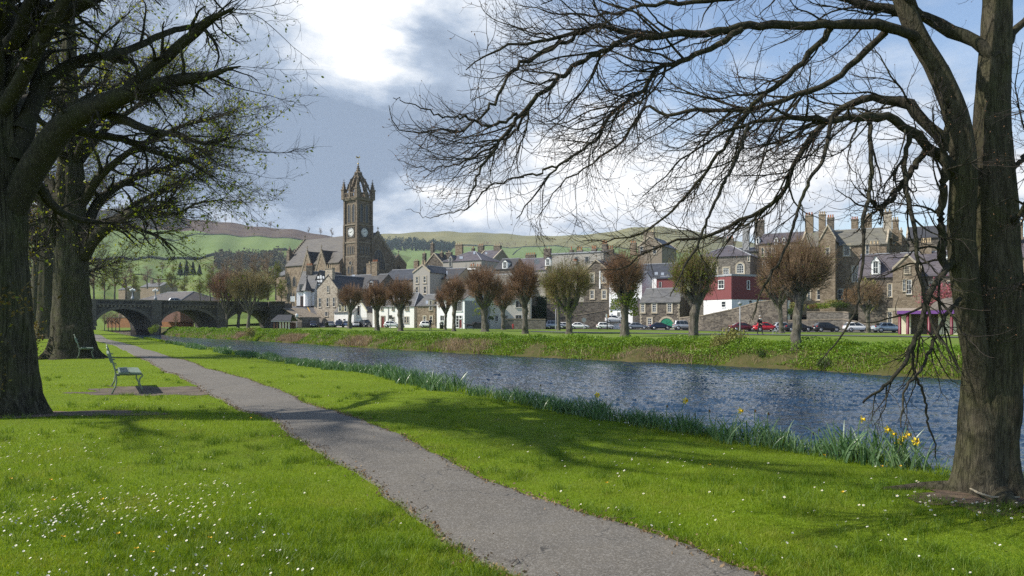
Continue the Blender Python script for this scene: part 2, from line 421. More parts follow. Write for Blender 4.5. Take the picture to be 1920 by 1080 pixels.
# river
m, ntm, b = new_mat('river_water'); P = pos(ntm)
b.inputs['Base Color'].default_value = (.010, .028, .055, 1); b.inputs['Roughness'].default_value = .1; b.inputs['IOR'].default_value = 1.33
b.inputs['Specular IOR Level'].default_value = .42; b.inputs['Specular Tint'].default_value = (.52, .74, .96, 1)
Q = ntm.mapping(P, (1, 2.6, 1), (0, 0, rad(-38)))
n1 = ntm.noise(Q, 1.25, 5, .6, .4); n2 = ntm.noise(Q, 5.5, 4, .6, .3); n3 = ntm.noise(P, .22, 3)
hh = ntm.math('ADD', ntm.math('MULTIPLY', n1, 1.0), ntm.math('MULTIPLY', n2, .16))
hh = ntm.math('MULTIPLY', hh, ntm.math('ADD', n3, .35))
ntm.put(b.inputs['Normal'], ntm.bump(hh, 1.0, .05)); M_water = m
wt = np.concatenate([np.linspace(0, 1.2, 30), np.linspace(1.2, 6.6, 330)[1:], np.linspace(6.6, 9, 150)[1:], np.linspace(9, 12.9, 90)[1:]]); NT_ = len(RN) - 1
sc_ = (len(RNs) - 1) / NT_; A0, B0 = [], []
for t in wt:
    n, f = lerp_rows(RNs, min(t * sc_, len(RNs) - 1)), lerp_rows(RFs, min(t * sc_, len(RNs) - 1)); dv = (f - n) / np.linalg.norm(f - n); A0.append(n + dv * .2); B0.append(f + dv * 1.2)
A0, B0 = np.array(A0), np.array(B0); q = np.linspace(0, 1, 230)[None, :, None]; XY = A0[:, None] * (1 - q) + B0[:, None] * q
wr = np.random.default_rng(17); Xw, Yw = XY[..., 0], XY[..., 1]; hz = np.zeros(Xw.shape)
for k in range(34):                                     # short choppy waves running down the stream, ruffled by a cross breeze
    lam = .4 + 1.1 * wr.random() ** 1.5; an = rad(80) + wr.normal(0, .38); kx, ky = math.cos(an) * 6.283 / lam, math.sin(an) * 6.283 / lam; ph = wr.uniform(0, 6.28)
    s_ = np.sin(kx * Xw + ky * Yw + ph + .8 * np.sin(.23 * Xw + .31 * Yw + ph)); hz += .0085 * lam ** .95 * (1 - 2 * np.abs(s_) ** .8)
patch = .55 + .45 * np.sin(.21 * Xw - .17 * Yw + 1.1 * np.sin(.13 * Yw)) * np.sin(.11 * Xw + .29 * Yw)
fade = np.clip(1.25 - Yw / 110, .25, 1)
V = np.stack([Xw, Yw, WATER_Z + hz * (.55 + .6 * patch) * fade], -1)
I = np.arange(V.shape[0] * V.shape[1]).reshape(V.shape[:2]); Fc = np.stack([I[:-1, :-1], I[:-1, 1:], I[1:, 1:], I[1:, :-1]], -1).reshape(-1, 4)
tag(link_mesh('river', np_mesh('river', V.reshape(-1, 3), Fc), M_water), kind='structure')

# the asphalt path
m, ntm, b = new_mat('asphalt'); P = pos(ntm)
f = ntm.noise(P, .8, 6, .6); gsp = ntm.noise(P, 130, 3, .8); h2 = ntm.noise(P, 3.5, 5)
vv = ntm.new('ShaderNodeTexVoronoi'); ntm.l.new(P, vv.inputs['Vector']); vv.inputs['Scale'].default_value = 95
col = ntm.ramp(f, [(.3, (.105, .093, .075)), (.7, (.148, .132, .106))])
col = ntm.mix(ntm.ramp(h2, [(.45, 0.0), (.8, .35)]), col, (.12, .115, .11))
stn = ntm.noise(ntm.mapping(P, (.7, .35, 1), (0, 0, rad(32))), 1.6, 6, .65, .6); col = ntm.mix(ntm.ramp(stn, [(.52, 0.0), (.66, .5)]), col, (.085, .078, .066))
ce_ = ntm.new('ShaderNodeTexVoronoi', feature='DISTANCE_TO_EDGE'); ntm.l.new(ntm.mapping(ntm.noise(P, 2.0, 3, .5, 0, True), (.5, .5, .5)), ce_.inputs['Vector']); cw = ntm.new('ShaderNodeVectorMath', operation='ADD'); ntm.l.new(P, cw.inputs[0]); ntm.l.new(ntm.noise(P, 1.5, 4, .6, 0, True), cw.inputs[1]); ntm.l.new(cw.outputs[0], ce_.inputs['Vector']); ce_.inputs['Scale'].default_value = .55
crk_ = ntm.math('MULTIPLY', ntm.math('LESS_THAN', ce_.outputs['Distance'], .005), ntm.ramp(ntm.noise(P, .9, 3), [(.48, 0.0), (.55, .8)])); col = ntm.mix(crk_, col, (.03, .028, .025))
chips = ntm.new('ShaderNodeSeparateColor'); ntm.l.new(vv.outputs['Color'], chips.inputs[0])
col = ntm.mix(ntm.math('MULTIPLY', ntm.ramp(chips.outputs[0], [(.55, 0.0), (.95, 1.0)]), .5), col, (.33, .31, .28))
col = ntm.mix(ntm.math('MULTIPLY', ntm.ramp(gsp, [(.35, 1.0), (.5, 0.0)]), .55), col, (.05, .048, .045))
ntm.put(b.inputs['Base Color'], col); b.inputs['Roughness'].default_value = .85
ntm.put(b.inputs['Normal'], ntm.bump(gsp, .5, .012)); M_path = m
ys = np.concatenate([np.arange(-8, 26, .09), np.arange(26, 70, .5), np.arange(70, 150, 2)])
rw = []
for y in ys:
    k = min(1, 22 / max(y, 1)); a = pl(y) - .04 + wob(y, 1) * k; z = pr(y) + .04 + wob(y, 4) * k
    r_ = []
    for q in (0, .02, .06, .2, .35, .5, .65, .8, .94, .98, 1):
        x = a * (1 - q) + z * q
        r_.append((x, y, float(lawn_h(x, y)) + .006 + .012 * math.sin(math.pi * q) ** .5 - (.012 if q in (0, 1) else 0)))
    rw.append(r_)
I = np.arange(len(rw) * 11).reshape(-1, 11)
Fc = np.stack([I[:-1, :-1], I[:-1, 1:], I[1:, 1:], I[1:, :-1]], -1).reshape(-1, 4)
tag(link_mesh('path', np_mesh('path', np.array(rw).reshape(-1, 3), Fc), M_path), kind='structure')
# worn earth patches, each a sheet laid just over the turf
M_soil = plain('bare_soil', (.105, .072, .045), .95, .45, 3.5, bump=.6, bscale=30)
M_soil2 = plain('bench_earth', (.10, .078, .058), .95, .5, 2.2, bump=.6, bscale=24)
def sheet(name, fn, x0, x1, y0, y1, step, mat, lift):
    mb = MB()
    nx, ny = int((x1 - x0) / step), int((y1 - y0) / step)
    for i in range(nx):
        for j in range(ny):
            x, y = x0 + i * step, y0 + j * step
            if fn(x + step / 2, y + step / 2):
                mb.face([(x + a, y + c, float(lawn_h(x + a, y + c)) + lift) for a, c in ((0, 0), (step, 0), (step, step), (0, step))])
    return tag(mb.build(name, mat, None, True), kind='structure')
sheet('earth_patch', lambda X, Y: bool(bench_pit(X, Y)) and X < pl(Y) + .1, -10.8, -5, 16.3, 18.9, .08, M_soil2, .004)
def soil(cx, cy, rx, ry, sd):
    def fn(X, Y):
        a = math.atan2(Y - cy, X - cx); k = 1 + .18 * math.sin(3 * a + sd) + .12 * math.sin(7 * a + 2 * sd)
        return ((X - cx) / rx) ** 2 + ((Y - cy) / ry) ** 2 < k * k
    return fn
SOILS = [soil(-7.6, 11.7, 1.75, 1.0, 1), soil(4.3, 6.5, .88, .5, 2.2), soil(-19.8, 33.6, 2.0, 1.2, 3)]
sheet('soil_patch', SOILS[0], -10.4, -5, 9.8, 13.5, .09, M_soil, .006)
sheet('soil_patch', SOILS[1], 2.6, 6, 5.4, 7.8, .07, M_soil, .006)
sheet('soil_patch', SOILS[2], -23.5, -16, 31, 36, .16, M_soil, .006)
# the walkway and the street on the far bank
M_street = plain('street_asphalt', (.085, .083, .085), .85, .15, .6)
rw = []
for t in ts[::4]:
    f = lerp_rows(RFs, t)
    if f[1] < 24 or f[1] > 84: continue
    rw.append([(*(f + FARN * o), float(far_h(*(f + FARN * o))) + .05) for o in (24.2, 25.2, 26.2, 27.2)])
I = np.arange(len(rw) * 4).reshape(-1, 4)
Fc = np.stack([I[:-1, :-1], I[:-1, 1:], I[1:, 1:], I[1:, :-1]], -1).reshape(-1, 4)
tag(link_mesh('walkway', np_mesh('walkway', np.array(rw).reshape(-1, 3), Fc), M_street), kind='structure')
rw = []
for px, Y in ((470, 178), (560, 178), (640, 178), (720, 177), (800, 175), (900, 173), (1000, 172), (1060, 170), (1130, 167), (1190, 159), (1240, 150), (1310, 142), (1400, 126), (1500, 119), (1605, 116), (1700, 110), (1800, 104), (1900, 97)):
    c = gxy(px, Y); r_ = []
    for o in (-5.5, -2.5, 0, 2.5, 5, 8):
        p = np.array(c) + FARN * o; r_.append((p[0], p[1], float(far_h(*p)) + .06))
    rw.append(r_)
I = np.arange(len(rw) * 6).reshape(-1, 6)
Fc = np.stack([I[:-1, :-1], I[:-1, 1:], I[1:, 1:], I[1:, :-1]], -1).reshape(-1, 4)
tag(link_mesh('street', np_mesh('street', np.array(rw).reshape(-1, 3), Fc), M_street), kind='structure')

# ------------------------------------------------------------------ grass, flowers, bank growth
rng = np.random.default_rng(7)
def leafcloud(X, Y, Z, size):
    n = len(X); A = rng.normal(size=(n, 3)); A /= np.linalg.norm(A, axis=1)[:, None]
    Bv = np.cross(A, rng.normal(size=(n, 3))); Bv /= np.linalg.norm(Bv, axis=1)[:, None]
    c = np.stack([X, Y, Z], 1); A *= size[:, None]; Bv *= size[:, None] * .55
    V = np.stack([c - A, c + Bv, c + A, c - Bv], 1).reshape(-1, 3)
    return V, np.arange(n * 4).reshape(-1, 4)
def on_lawn(X, Y, pad=0.0):
    ok = (X < bankx(Y) + .1) & ~((X > pl(Y) + wob(Y, 1) * np.minimum(1, 22 / np.maximum(Y, 1)) + .0 + pad) & (X < pr(Y) + wob(Y, 4) * np.minimum(1, 22 / np.maximum(Y, 1)) - pad))
    ok &= ~bench_pit(X, Y) | (rng.random(np.shape(X)) < .1)
    ok &= ~(((X + 7.6) / 1.6) ** 2 + ((Y - 11.7) / .9) ** 2 < 1) & ~(((X - 4.3) / .68) ** 2 + ((Y - 6.5) / .38) ** 2 < 1) & ~(((X + 19.8) / 1.9) ** 2 + ((Y - 33.6) / 1.1) ** 2 < 1)
    return ok
def scatter(n, y0=620, y1=1100, x0=-500, x1=2450):
    """points on the lawn, thinning out with distance from where one stands"""
    py = rng.uniform(y0, y1, n); px = rng.uniform(x0, x1, n)
    Y = EYE * F / (py - H0); X = (px - 960) * Y / F
    k = on_lawn(X, Y); return X[k], Y[k]
def blades(X, Y, Z, h, w, lean, bend=.35):
    """one tapering two-piece blade per point"""
    n = len(X); th = rng.uniform(0, 2 * np.pi, n); c, s = np.cos(th), np.sin(th)
    lx, ly = rng.normal(0, lean, n) * h, rng.normal(0, lean, n) * h
    B = np.stack([X, Y, Z], 1); wv = np.stack([c * w, s * w, 0 * w], 1) * .5
    mid = B + np.stack([lx * bend, ly * bend, h * .6], 1); tip = B + np.stack([lx, ly, h], 1)
    V = np.stack([B - wv, B + wv, mid + wv * .75, mid - wv * .75, tip], 1).reshape(-1, 3)
    o = (np.arange(n) * 5)[:, None]
    T = np.concatenate([o + [0, 1, 2], o + [0, 2, 3], o + [3, 2, 4]])
    return V, T
def lawn_blades(name, cols):
    m = leafy(name, cols, .5, .42, 1.3); nt = NT(m.node_tree); b = nt.n['Principled BSDF']; P = pos(nt); src = b.inputs['Base Color'].links[0].from_socket
    dry = nt.ramp(nt.noise(P, .8, 6, .65), [(.48, 0.0), (.7, .8)]); worn = nt.ramp(nt.noise(P, 3.1, 5, .7), [(.6, 0.0), (.75, .6)]); lush = nt.ramp(nt.noise(P, .45, 5, .6), [(.47, 0.0), (.62, .7)])
    c = nt.mix(dry, src, (.27, .265, .04)); c = nt.mix(worn, c, (.19, .15, .05)); c = nt.mix(lush, c, (.07, .15, .012)); nt.put(b.inputs['Base Color'], c); return m
M_grass = lawn_blades('grass_blade', [(.105, .18, .006), (.155, .25, .008), (.205, .305, .012), (.26, .335, .022), (.30, .28, .07)])
M_grass_rough = leafy('rough_blade', [(.10, .175, .006), (.15, .25, .007), (.19, .30, .010), (.235, .325, .018), (.26, .26, .06)], .5, .42, .9)
X, Y = scatter(620000); X2_, Y2_ = scatter(170000, 1100, 1900); X, Y = np.concatenate([X, X2_]), np.concatenate([Y, Y2_])
dens = np.clip(.9 + .4 * np.sin(X * 1.3 + Y * .7) * np.sin(Y * 1.1 - X * .4), .3, 1.2)
edge_d = np.minimum(np.abs(X - pl(Y)), np.abs(X - pr(Y)))
bk = bankx(Y) - X
h = rng.uniform(.022, .048, len(X)) * dens * (1 + .6 * np.exp(-edge_d / .08) * rng.random(len(X))) * (1 + 2.2 * np.exp(-np.maximum(bk, 0) / .45) * rng.random(len(X)))
tuft = noise_t = np.sin(X * 2.1 + 3) * np.sin(Y * 1.7 + X * .6) > .82
h = np.where(tuft, h * 1.35, h)
w = np.maximum(.0032, .00042 * Y)
V, T = blades(X, Y, lawn_h(X, Y) - .004, h, w, .55)
tag(link_mesh('grass', np_mesh('grass', V, T, False), M_grass), kind='stuff')
cx_, cy_ = scatter(2600, 640); cx_, cy_ = cx_[cy_ < 26], cy_[cy_ < 26]; sel = (np.sin(cx_ * 1.1 + cy_ * .6) * np.sin(cy_ * 1.4 - cx_ * .5) > -.1) | (np.abs(cx_ - pr(cy_)) < .4); cx_, cy_ = cx_[sel], cy_[sel]
k_ = 34; X = np.repeat(cx_, k_) + rng.normal(0, .05, len(cx_) * k_); Y = np.repeat(cy_, k_) + rng.normal(0, .05, len(cx_) * k_); ok_ = on_lawn(X, Y, .0); X, Y = X[ok_], Y[ok_]
V, T = blades(X, Y, lawn_h(X, Y) - .004, rng.uniform(.045, .10, len(X)), np.maximum(.004, .0005 * Y), .6)
tag(link_mesh('grass_tufts', np_mesh('grass_tufts', V, T, False), leafy('tuft_blade', [(.05, .10, .008), (.085, .16, .01), (.13, .21, .014), (.2, .24, .03)], .5, .4, 1.2)), kind='stuff')
print('grass', len(X))

# litter blown along the path's edges, and a few dropped twigs
M_litter = leafy('leaf_litter', [(.12, .07, .035), (.2, .13, .07), (.3, .22, .13), (.09, .055, .03)], .8, .1, 3, (1, 1, 1), .1)
n = 5200; Yl = 4 + 32 * rng.random(n) ** 1.8; sd_ = rng.integers(0, 2, n); Xl = np.where(sd_ == 0, pl(Yl) + wob(Yl, 1), pr(Yl) + wob(Yl, 4)) + rng.normal(0, .045, n) * (1 + (rng.random(n) < .12) * 3)
V, T = leafcloud(Xl, Yl, lawn_h(Xl, Yl) + .018 + .008 * rng.random(n), rng.uniform(.006, .02, n))
tag(link_mesh('leaf_litter', np_mesh('leaf_litter', V * 1.0, T, False), M_litter), kind='stuff')
mb = MB(); R_ = random.Random(8)
for k in range(60):
    y = 4.6 + 16 * R_.random() ** 1.6; x = float(pl(y) if R_.random() < .5 else pr(y)) + R_.gauss(0, .14); a = R_.uniform(0, 3.14); L_ = R_.uniform(.05, .2); z = float(lawn_h(x, y)) + .028
    mb.tube([(x, y, z), (x + math.cos(a) * L_ * .5, y + math.sin(a) * L_ * .5, z + .006), (x + math.cos(a + .3) * L_, y + math.sin(a + .3) * L_, z)], [.003, .0035, .0015], 5)
tag(mb.build('dropped_twigs', plain('dead_twig', (.1, .07, .045), .9, .3)), kind='stuff')
# daisies: the three hundred that show largest stand alone, the rest as one drift
M_petal = plain('daisy_petal', (.74, .74, .71), .6, .05); M_eye = plain('daisy_eye', (.75, .5, .03), .6, .1)
M_stem = plain('flower_stem', (.09, .17, .02), .6, .1)
def daisy(mb, x, y, z, r, th, tilt, petals=9):
    nrm = Vector((math.cos(th) * tilt, math.sin(th) * tilt, 1)).normalized(); a = nrm.orthogonal().normalized(); b_ = nrm.cross(a)
    c = Vector((x, y, z))
    for k in range(petals):
        q = 2 * math.pi * k / petals; dd = a * math.cos(q) + b_ * math.sin(q); e = nrm.cross(dd)
        mb.face([c + dd * r * .15 - e * r * .1, c + dd * r * .8 - e * r * .3 + nrm * r * .18, c + dd * r + nrm * r * .16, c + dd * r * .8 + e * r * .3 + nrm * r * .18, c + dd * r * .15 + e * r * .1], 0)
    mb.face([c + (a * math.cos(k * 1.047) + b_ * math.sin(k * 1.047)) * r * .36 + nrm * r * .2 for k in range(6)], 1)
protos = []
for s in range(5):
    mb = MB(); daisy(mb, 0, 0, 0, .0074, 2.6 + s, .45 + .12 * s, 10)
    mb.tube([(0, 0, -.045), (.002, 0, -.002)], .0008, 4, 2)
    me = D.meshes.new('daisy'); me.from_pydata(mb.v, [], mb.f); me.polygons.foreach_set('material_index', mb.mi); me.update()
    for mm in (M_petal, M_eye, M_stem): me.materials.append(mm)
    protos.append(me)
py = 640 + 470 * rng.random(60000) ** .75; px = rng.uniform(-200, 1950, 60000)
Yd = EYE * F / (py - H0); Xd = (px - 960) * Yd / F
cl = (.5 + .5 * np.sin(Xd * 1.7 + 1.2 * np.sin(Yd * 1.3))) * (.5 + .5 * np.sin(Yd * 2.3 + 1.5 * np.sin(Xd * .9)))
left = np.where(Xd < pl(Yd), 1.0, .2) * np.clip((Yd - 3.5) / 2.2, .25, 1)
left = np.where((Xd < pl(Yd)) & (Xd > -.9 - (Yd - 4.5) * .62), left * .12, left)
keep = on_lawn(Xd, Yd, -.05) & (rng.random(60000) < (.035 + .26 * cl ** 1.5) * left) & (bankx(Yd) - Xd > .5)
Xd, Yd = Xd[keep], Yd[keep]
order = np.argsort(Yd + np.where(np.abs((Xd / np.maximum(Yd, .1)) * F) < 955, 0, 100)); Xd, Yd = Xd[order], Yd[order]
print('daisies', len(Xd))
for i in range(min(300, len(Xd))):
    x, y = float(Xd[i]), float(Yd[i])
    o = D.objects.new('daisy', protos[i % 5]); COL.objects.link(o)
    o.location = (x, y, float(lawn_h(x, y)) + .042 + .012 * random.Random(i).random()); s = .7 + .65 * random.Random(i + 9).random()
    o.scale = (s, s, s); o.rotation_euler = (0, 0, random.Random(i + 5).uniform(-.8, .8))
    tag(o, 'small white daisy open in the sunny lawn near the camera', 'daisy', 'daisies scattered over the near lawn')
mb = MB(); R_ = random.Random(3)
for x, y in zip(Xd[300:], Yd[300:]):
    daisy(mb, x, y, float(lawn_h(x, y)) + .05, .0092 * R_.uniform(.8, 1.45), R_.uniform(2.2, 4.2), R_.uniform(.3, .8), 5)
tag(mb.build('daisies', [M_petal, M_eye]), kind='stuff')
# a sprinkling of dandelions
dm = MB()
for k in range(10):
    q = k * .628; dm.face([(0, 0, .004), (.013 * math.cos(q), .013 * math.sin(q), .006), (.011 * math.cos(q + .5), .011 * math.sin(q + .5), .012)])
dm.tube([(0, 0, -.05), (0, 0, .004)], .001, 4, 1)
dme = D.meshes.new('dandelion'); dme.from_pydata(dm.v, [], dm.f); dme.polygons.foreach_set('material_index', dm.mi); dme.update()
M_dand = plain('dandelion_yellow', (.8, .47, .01), .6, .1)
dme.materials.append(M_dand); dme.materials.append(M_stem)
for i, (px_, py_) in enumerate(((470, 808), (95, 920), (118, 1022), (285, 1046), (256, 1040), (222, 1014), (192, 953), (100, 956), (20, 919), (393, 1016), (1138, 912), (1580, 943), (1688, 884), (1653, 885), (1545, 858), (1330, 882), (1390, 810))):
    Yq = EYE * F / (py_ - H0); xq = (px_ - 960) * Yq / F
    o = D.objects.new('dandelion', dme); COL.objects.link(o); o.location = (xq, Yq, float(lawn_h(xq, Yq)) + .05); o.scale = (1.25, 1.25, 1.25)
    o.rotation_euler = (.3, 0, i)
    tag(o, 'yellow dandelion head among the white daisies in the grass', 'dandelion', 'dandelions in the lawn')

# daffodil clumps down the near bank
M_daff = leafy('daffodil_leaf', [(.04, .10, .035), (.07, .15, .055), (.12, .21, .085), (.22, .3, .17)], .34, .3, 1.5, (1.1, 1.2, .7), .5)
M_tepal = plain('daffodil_tepal', (.88, .70, .04), .5, .08); M_trump = plain('daffodil_trumpet', (.86, .56, .015), .5, .08)
M_dead = plain('withered_flower', (.2, .1, .04), .8, .3)
def clump_mesh(seed, n, rx, ry, hgt):
    r = np.random.default_rng(seed); V = []; Q = []
    for i in range(n):
        a = r.uniform(0, 6.283); q = math.sqrt(r.random()); x, y = rx * q * math.cos(a), ry * q * math.sin(a)
        th = r.uniform(0, 6.283); L = hgt * r.uniform(.65, 1.1); w = r.uniform(.006, .0105); lean = r.uniform(.05, .5) + .25 * q
        c, s = math.cos(th), math.sin(th); b0 = len(V); ph = r.uniform(0, 3.14); wx, wy = math.cos(ph) * w, math.sin(ph) * w
        droop = r.random() ** 2 * .8
        for k in range(6):
            u = k / 5; rr = lean * L * u ** 1.6; z = L * (u - .25 * lean * u * u - droop * max(0, u - .55) ** 2 * 2.2)
            ww = 1 - u ** 3 * .85
            V += [(x + c * rr - wx * ww, y + s * rr - wy * ww, z), (x + c * rr + wx * ww, y + s * rr + wy * ww, z)]
            if k < 5: Q.append((b0 + 2 * k, b0 + 2 * k + 1, b0 + 2 * k + 3, b0 + 2 * k + 2))
    return np_mesh('daffodil_clump', np.array(V), np.array(Q))
CM = [clump_mesh(s, n, rx, ry, h_) for s, n, rx, ry, h_ in ((1, 90, .30, .2, .36), (2, 130, .42, .22, .40), (3, 60, .22, .16, .34), (4, 150, .5, .26, .44), (5, 70, .34, .16, .3))]
for me in CM: me.materials.append(M_daff)
def flower_mesh(dead=False):
    mb = MB(); 
    mb.tube([(0, 0, -.28), (.004, 0, -.1), (.012, -.006, -.012), (.02, -.014, 0)], .0032, 6, 2)
    ax = Vector((.45, -.85, .12)).normalized(); a = ax.orthogonal().normalized(); b_ = ax.cross(a); c = Vector((.022, -.016, 0))
    if dead:
        for k in range(6):
            q = k * 1.047; dd = a * math.cos(q) * .012 + b_ * math.sin(q) * .012
            mb.face([c, c + dd - Vector((0, 0, .012)), c + dd * .8 + Vector((0, 0, -.034)), c + Vector((0, 0, -.026))], 3)
        return mb
    for k in range(6):
        q = k * 1.047; dd = a * math.cos(q) + b_ * math.sin(q); e = ax.cross(dd)
        mb.face([c + dd * .006, c + dd * .026 - e * .013 + ax * .004, c + dd * .044 - ax * .004, c + dd * .026 + e * .013 + ax * .004], 0)
    n0 = 10
    mb.tube([c, c + ax * .012, c + ax * .026, c + ax * .032], [.008, .011, .013, .019], n0, 1, cap=False)
    return mb
FM = []
for dd in (False, True):
    q = flower_mesh(dd); me = D.meshes.new('flower'); me.from_pydata(q.v, [], q.f); me.polygons.foreach_set('material_index', q.mi); me.update()
    for mm in (M_tepal, M_trump, M_stem, M_dead): me.materials.append(mm)
    FM.append(me)
def bank_at(px):
    """the bank's brink seen at picture column px, on the ground"""
    k = (px - 960) / F; Ys = np.linspace(4, 110, 6000); dX = bankx(Ys) - k * Ys
    i = np.where(np.diff(np.sign(dX)))[0]
    return float(Ys[i[0]])
CL = [(1668, 3, 1.25, 'long loose daffodil clump at the foot of the near trunk, several yellow blooms open'), (1722, 2, .9, 'half-bare daffodil clump under the leaning roots with a pair of blooms'),
      (1618, 1, 1.1, 'dark upright daffodil clump left of the yellow-flowered one'), (1558, 2, .9, 'ragged thin daffodil clump with withered heads'), (1528, 4, .8, 'low straggling daffodil clump beside the ragged one'),
      (1485, 1, 1.0, 'silvery daffodil clump on the right half of the thick pair'), (1435, 3, 1.05, 'thick silvery daffodil clump with one bright bloom above it'),
      (1378, 4, 1.0, 'thin daffodil clump between two thick ones, leaves well apart'), (1335, 2, .95, 'low daffodil clump with two dead flower heads'), (1300, 0, 1.05, 'upright daffodil clump topped by one tall yellow bloom'),
      (1240, 3, .95, 'bushy daffodil clump mixed with bright grass'), (1205, 0, .95, 'pale tall daffodil clump against dark water'), (1160, 1, 1.05, 'pale drooping daffodil clump reaching over the grass'),
      (1118, 3, 1.0, 'wide silvery daffodil clump with a single yellow bud'), (1080, 1, 1.0, 'silvery daffodil clump in the middle of the long row'), (1045, 3, 1.0, 'dense daffodil clump with crossing leaves'),
      (1010, 1, 1.0, 'broad daffodil clump leaning to the water'), (972, 3, 1.0, 'dark daffodil clump beginning the right-hand row'), (945, 2, .95, 'narrow daffodil clump beside the gap'), (915, 0, 1.1, 'lone spiky daffodil clump right of the gap in the row'),
      (848, 3, 1.55, 'tall dark daffodil clump at the end of the thicket'), (815, 1, 1.6, 'big dark daffodil clump second from the gap'), (785, 3, 1.5, 'big bushy daffodil clump in the thicket'), (758, 1, 1.5, 'dense dark daffodil clump in the thicket middle'), (730, 3, 1.45, 'broad dark daffodil clump at the thicket head')]
flowers = {1668: [(.0, -.1, .36, 0), (.1, 0, .3, 0), (.12, -.1, .26, 0), (-.16, .05, .43, 0), (.2, .1, .2, 0), (.3, -.05, .3, 1)], 1722: [(-.05, 0, .42, 0), (.03, .05, .44, 0), (.12, 0, .36, 0)],
           1435: [(-.12, .1, .44, 0), (.25, .1, .42, 1), (.1, .15, .45, 1)], 1300: [(.08, .1, .46, 0), (-.2, 0, .4, 1)], 1118: [(.08, 0, .38, 0)], 1335: [(-.1, 0, .36, 1), (.15, .1, .4, 1)], 1558: [(-.1, 0, .4, 1), (.12, 0, .36, 1)], 1528: [(.1, 0, .36, 1)], 1010: [(.1, 0, .42, 1)]}
R_ = random.Random(11)
def put_clump(px, me, s, lab, group=None, off=0.0, fl=()):
    y = bank_at(px); x = float(bankx(y)) - .12 - off; zb = float(lawn_h(x, y)) - .03
    if fl:
        o = empty('daffodil_clump', (x, y, zb), lab, 'daffodils', group)
        l = D.objects.new('leaves', me); COL.objects.link(l); l.parent = o; l.scale = (s, s, s); l.rotation_euler = (0, 0, R_.uniform(-.5, .5) + 2.1)
        for fx, fy, fz, dead in fl:
            q = D.objects.new('flower', FM[dead]); COL.objects.link(q); q.parent = o; q.location = (fx * s, fy * s, fz * s); q.rotation_euler = (0, R_.uniform(-.2, .2), R_.uniform(-.6, .6)); q.scale = (1.25, 1.25, 1.25)
            if dead: q['label'] = 'withered brown flower head'
    else:
        o = D.objects.new('daffodil_clump', me); COL.objects.link(o); o.location = (x, y, zb); o.scale = (s * .88, s * .88, s * .84); o.rotation_euler = (0, 0, R_.uniform(-.5, .5) + 2.1)
        tag(o, lab, 'daffodils', group)
    return o
for px, mi_, s, lab in CL: put_clump(px, CM[mi_], s, lab, 'daffodils along the near bank', R_.uniform(-.05, .1), flowers.get(px, ()))
px = 712
while px > 318:
    put_clump(px, CM[R_.choice((1, 3, 3))], R_.uniform(.85, 1.15), 'blue-green daffodil clump in the long low strip between lawn and upstream water', 'daffodil strip along the upstream bank', R_.uniform(-.2, .5))
    px -= R_.uniform(6, 10) + (14 if R_.random() < .13 else 0)
for px in (1060, 1180, 1265, 1350, 1590):
    put_clump(px, CM[R_.choice((2, 4))], R_.uniform(.7, .95), 'small flowerless daffodil tuft filling between bigger clumps at the brink', 'small daffodil tufts along the brink', R_.uniform(-.25, .05))
# rough growth on both river banks
M_weed = leafy('weed_leaf', [(.06, .115, .012), (.10, .195, .014), (.15, .265, .018), (.21, .32, .035), (.25, .29, .09)], .5, .35, .5)
M_dry = leafy('dry_grass', [(.24, .17, .10), (.36, .27, .17), (.46, .36, .24)], .8, .3, .6, (1, 1, .9), .1)
n = 2600
Yb = 4 + 70 * rng.random(n * 8) ** 1.7; Xb = bankx(Yb) + rng.uniform(-.12, .75, n * 8)
Zb = -np.clip(Xb - bankx(Yb), 0, 9) * 1.05 + lawn_h(Xb, Yb) * (Xb < bankx(Yb))
V, T = blades(Xb, Yb, Zb - .02, rng.uniform(.08, .26, len(Xb)), np.maximum(.006, .0006 * Yb), .5)
tag(link_mesh('bank_grass', np_mesh('bank_grass', V, T, False), M_grass_rough), kind='stuff')
def far_pts(n, w0, w1, y0=18, y1=168):
    t = y0 + (y1 - y0) * rng.random(n) ** 1.5; X0 = np.interp(t, RFY, RFX); w = rng.uniform(w0, w1, n)
    return X0 + FARN[0] * w, t + FARN[1] * w, w
def bank_z(X, Y, w):
    return np.where(w < 2.4, np.interp(w, [-.3, .2, .8, 1.5, 2.2, 3], [-1.3, -1.05, -.62, -.3, -.1, .02]), far_h(X, Y))
X, Y, w = far_pts(300000, -.1, 4.4)
lump = np.clip(.5 + .5 * np.sin(X * .9 + Y * .4) * np.sin(Y * 1.3) + .35 * np.sin(X * 2.7 + Y * 3.3), .05, 1)
gap = np.sin(Y * .37 + 1) * np.sin(Y * .13 + X * .2) > .45
k = ~(gap & (w < 1.7)) & ((w > .5) | (rng.random(len(w)) < .5)); X, Y, w, lump = X[k], Y[k], w[k], lump[k]
top = .75 * lump * np.clip(1.25 - np.abs(w - 2.0) / 2.6, .1, 1)
Z = bank_z(X, Y, w) + top * rng.random(len(X)) ** .6
V, T = leafcloud(X, Y, Z, rng.uniform(.016, .048, len(X)) * (1 + Y / 70))
tag(link_mesh('bank_weeds', np_mesh('bank_weeds', V, T, False), M_weed), kind='stuff')
X, Y, w = far_pts(40000, -.1, 1.5, 20, 160)
k = (np.sin(Y * .37 + 1) * np.sin(Y * .13 + X * .2) > .3) | (rng.random(len(X)) < .08); X, Y, w = X[k], Y[k], w[k]
V, T = blades(X, Y, bank_z(X, Y, w) - .05, rng.uniform(.25, .7, len(X)), np.maximum(.012, .0007 * Y), .45)
tag(link_mesh('dry_bank_grass', np_mesh('dry_bank_grass', V, T, False), M_dry), kind='stuff')
X, Y, w = far_pts(150000, -.15, 5, 18, 150)
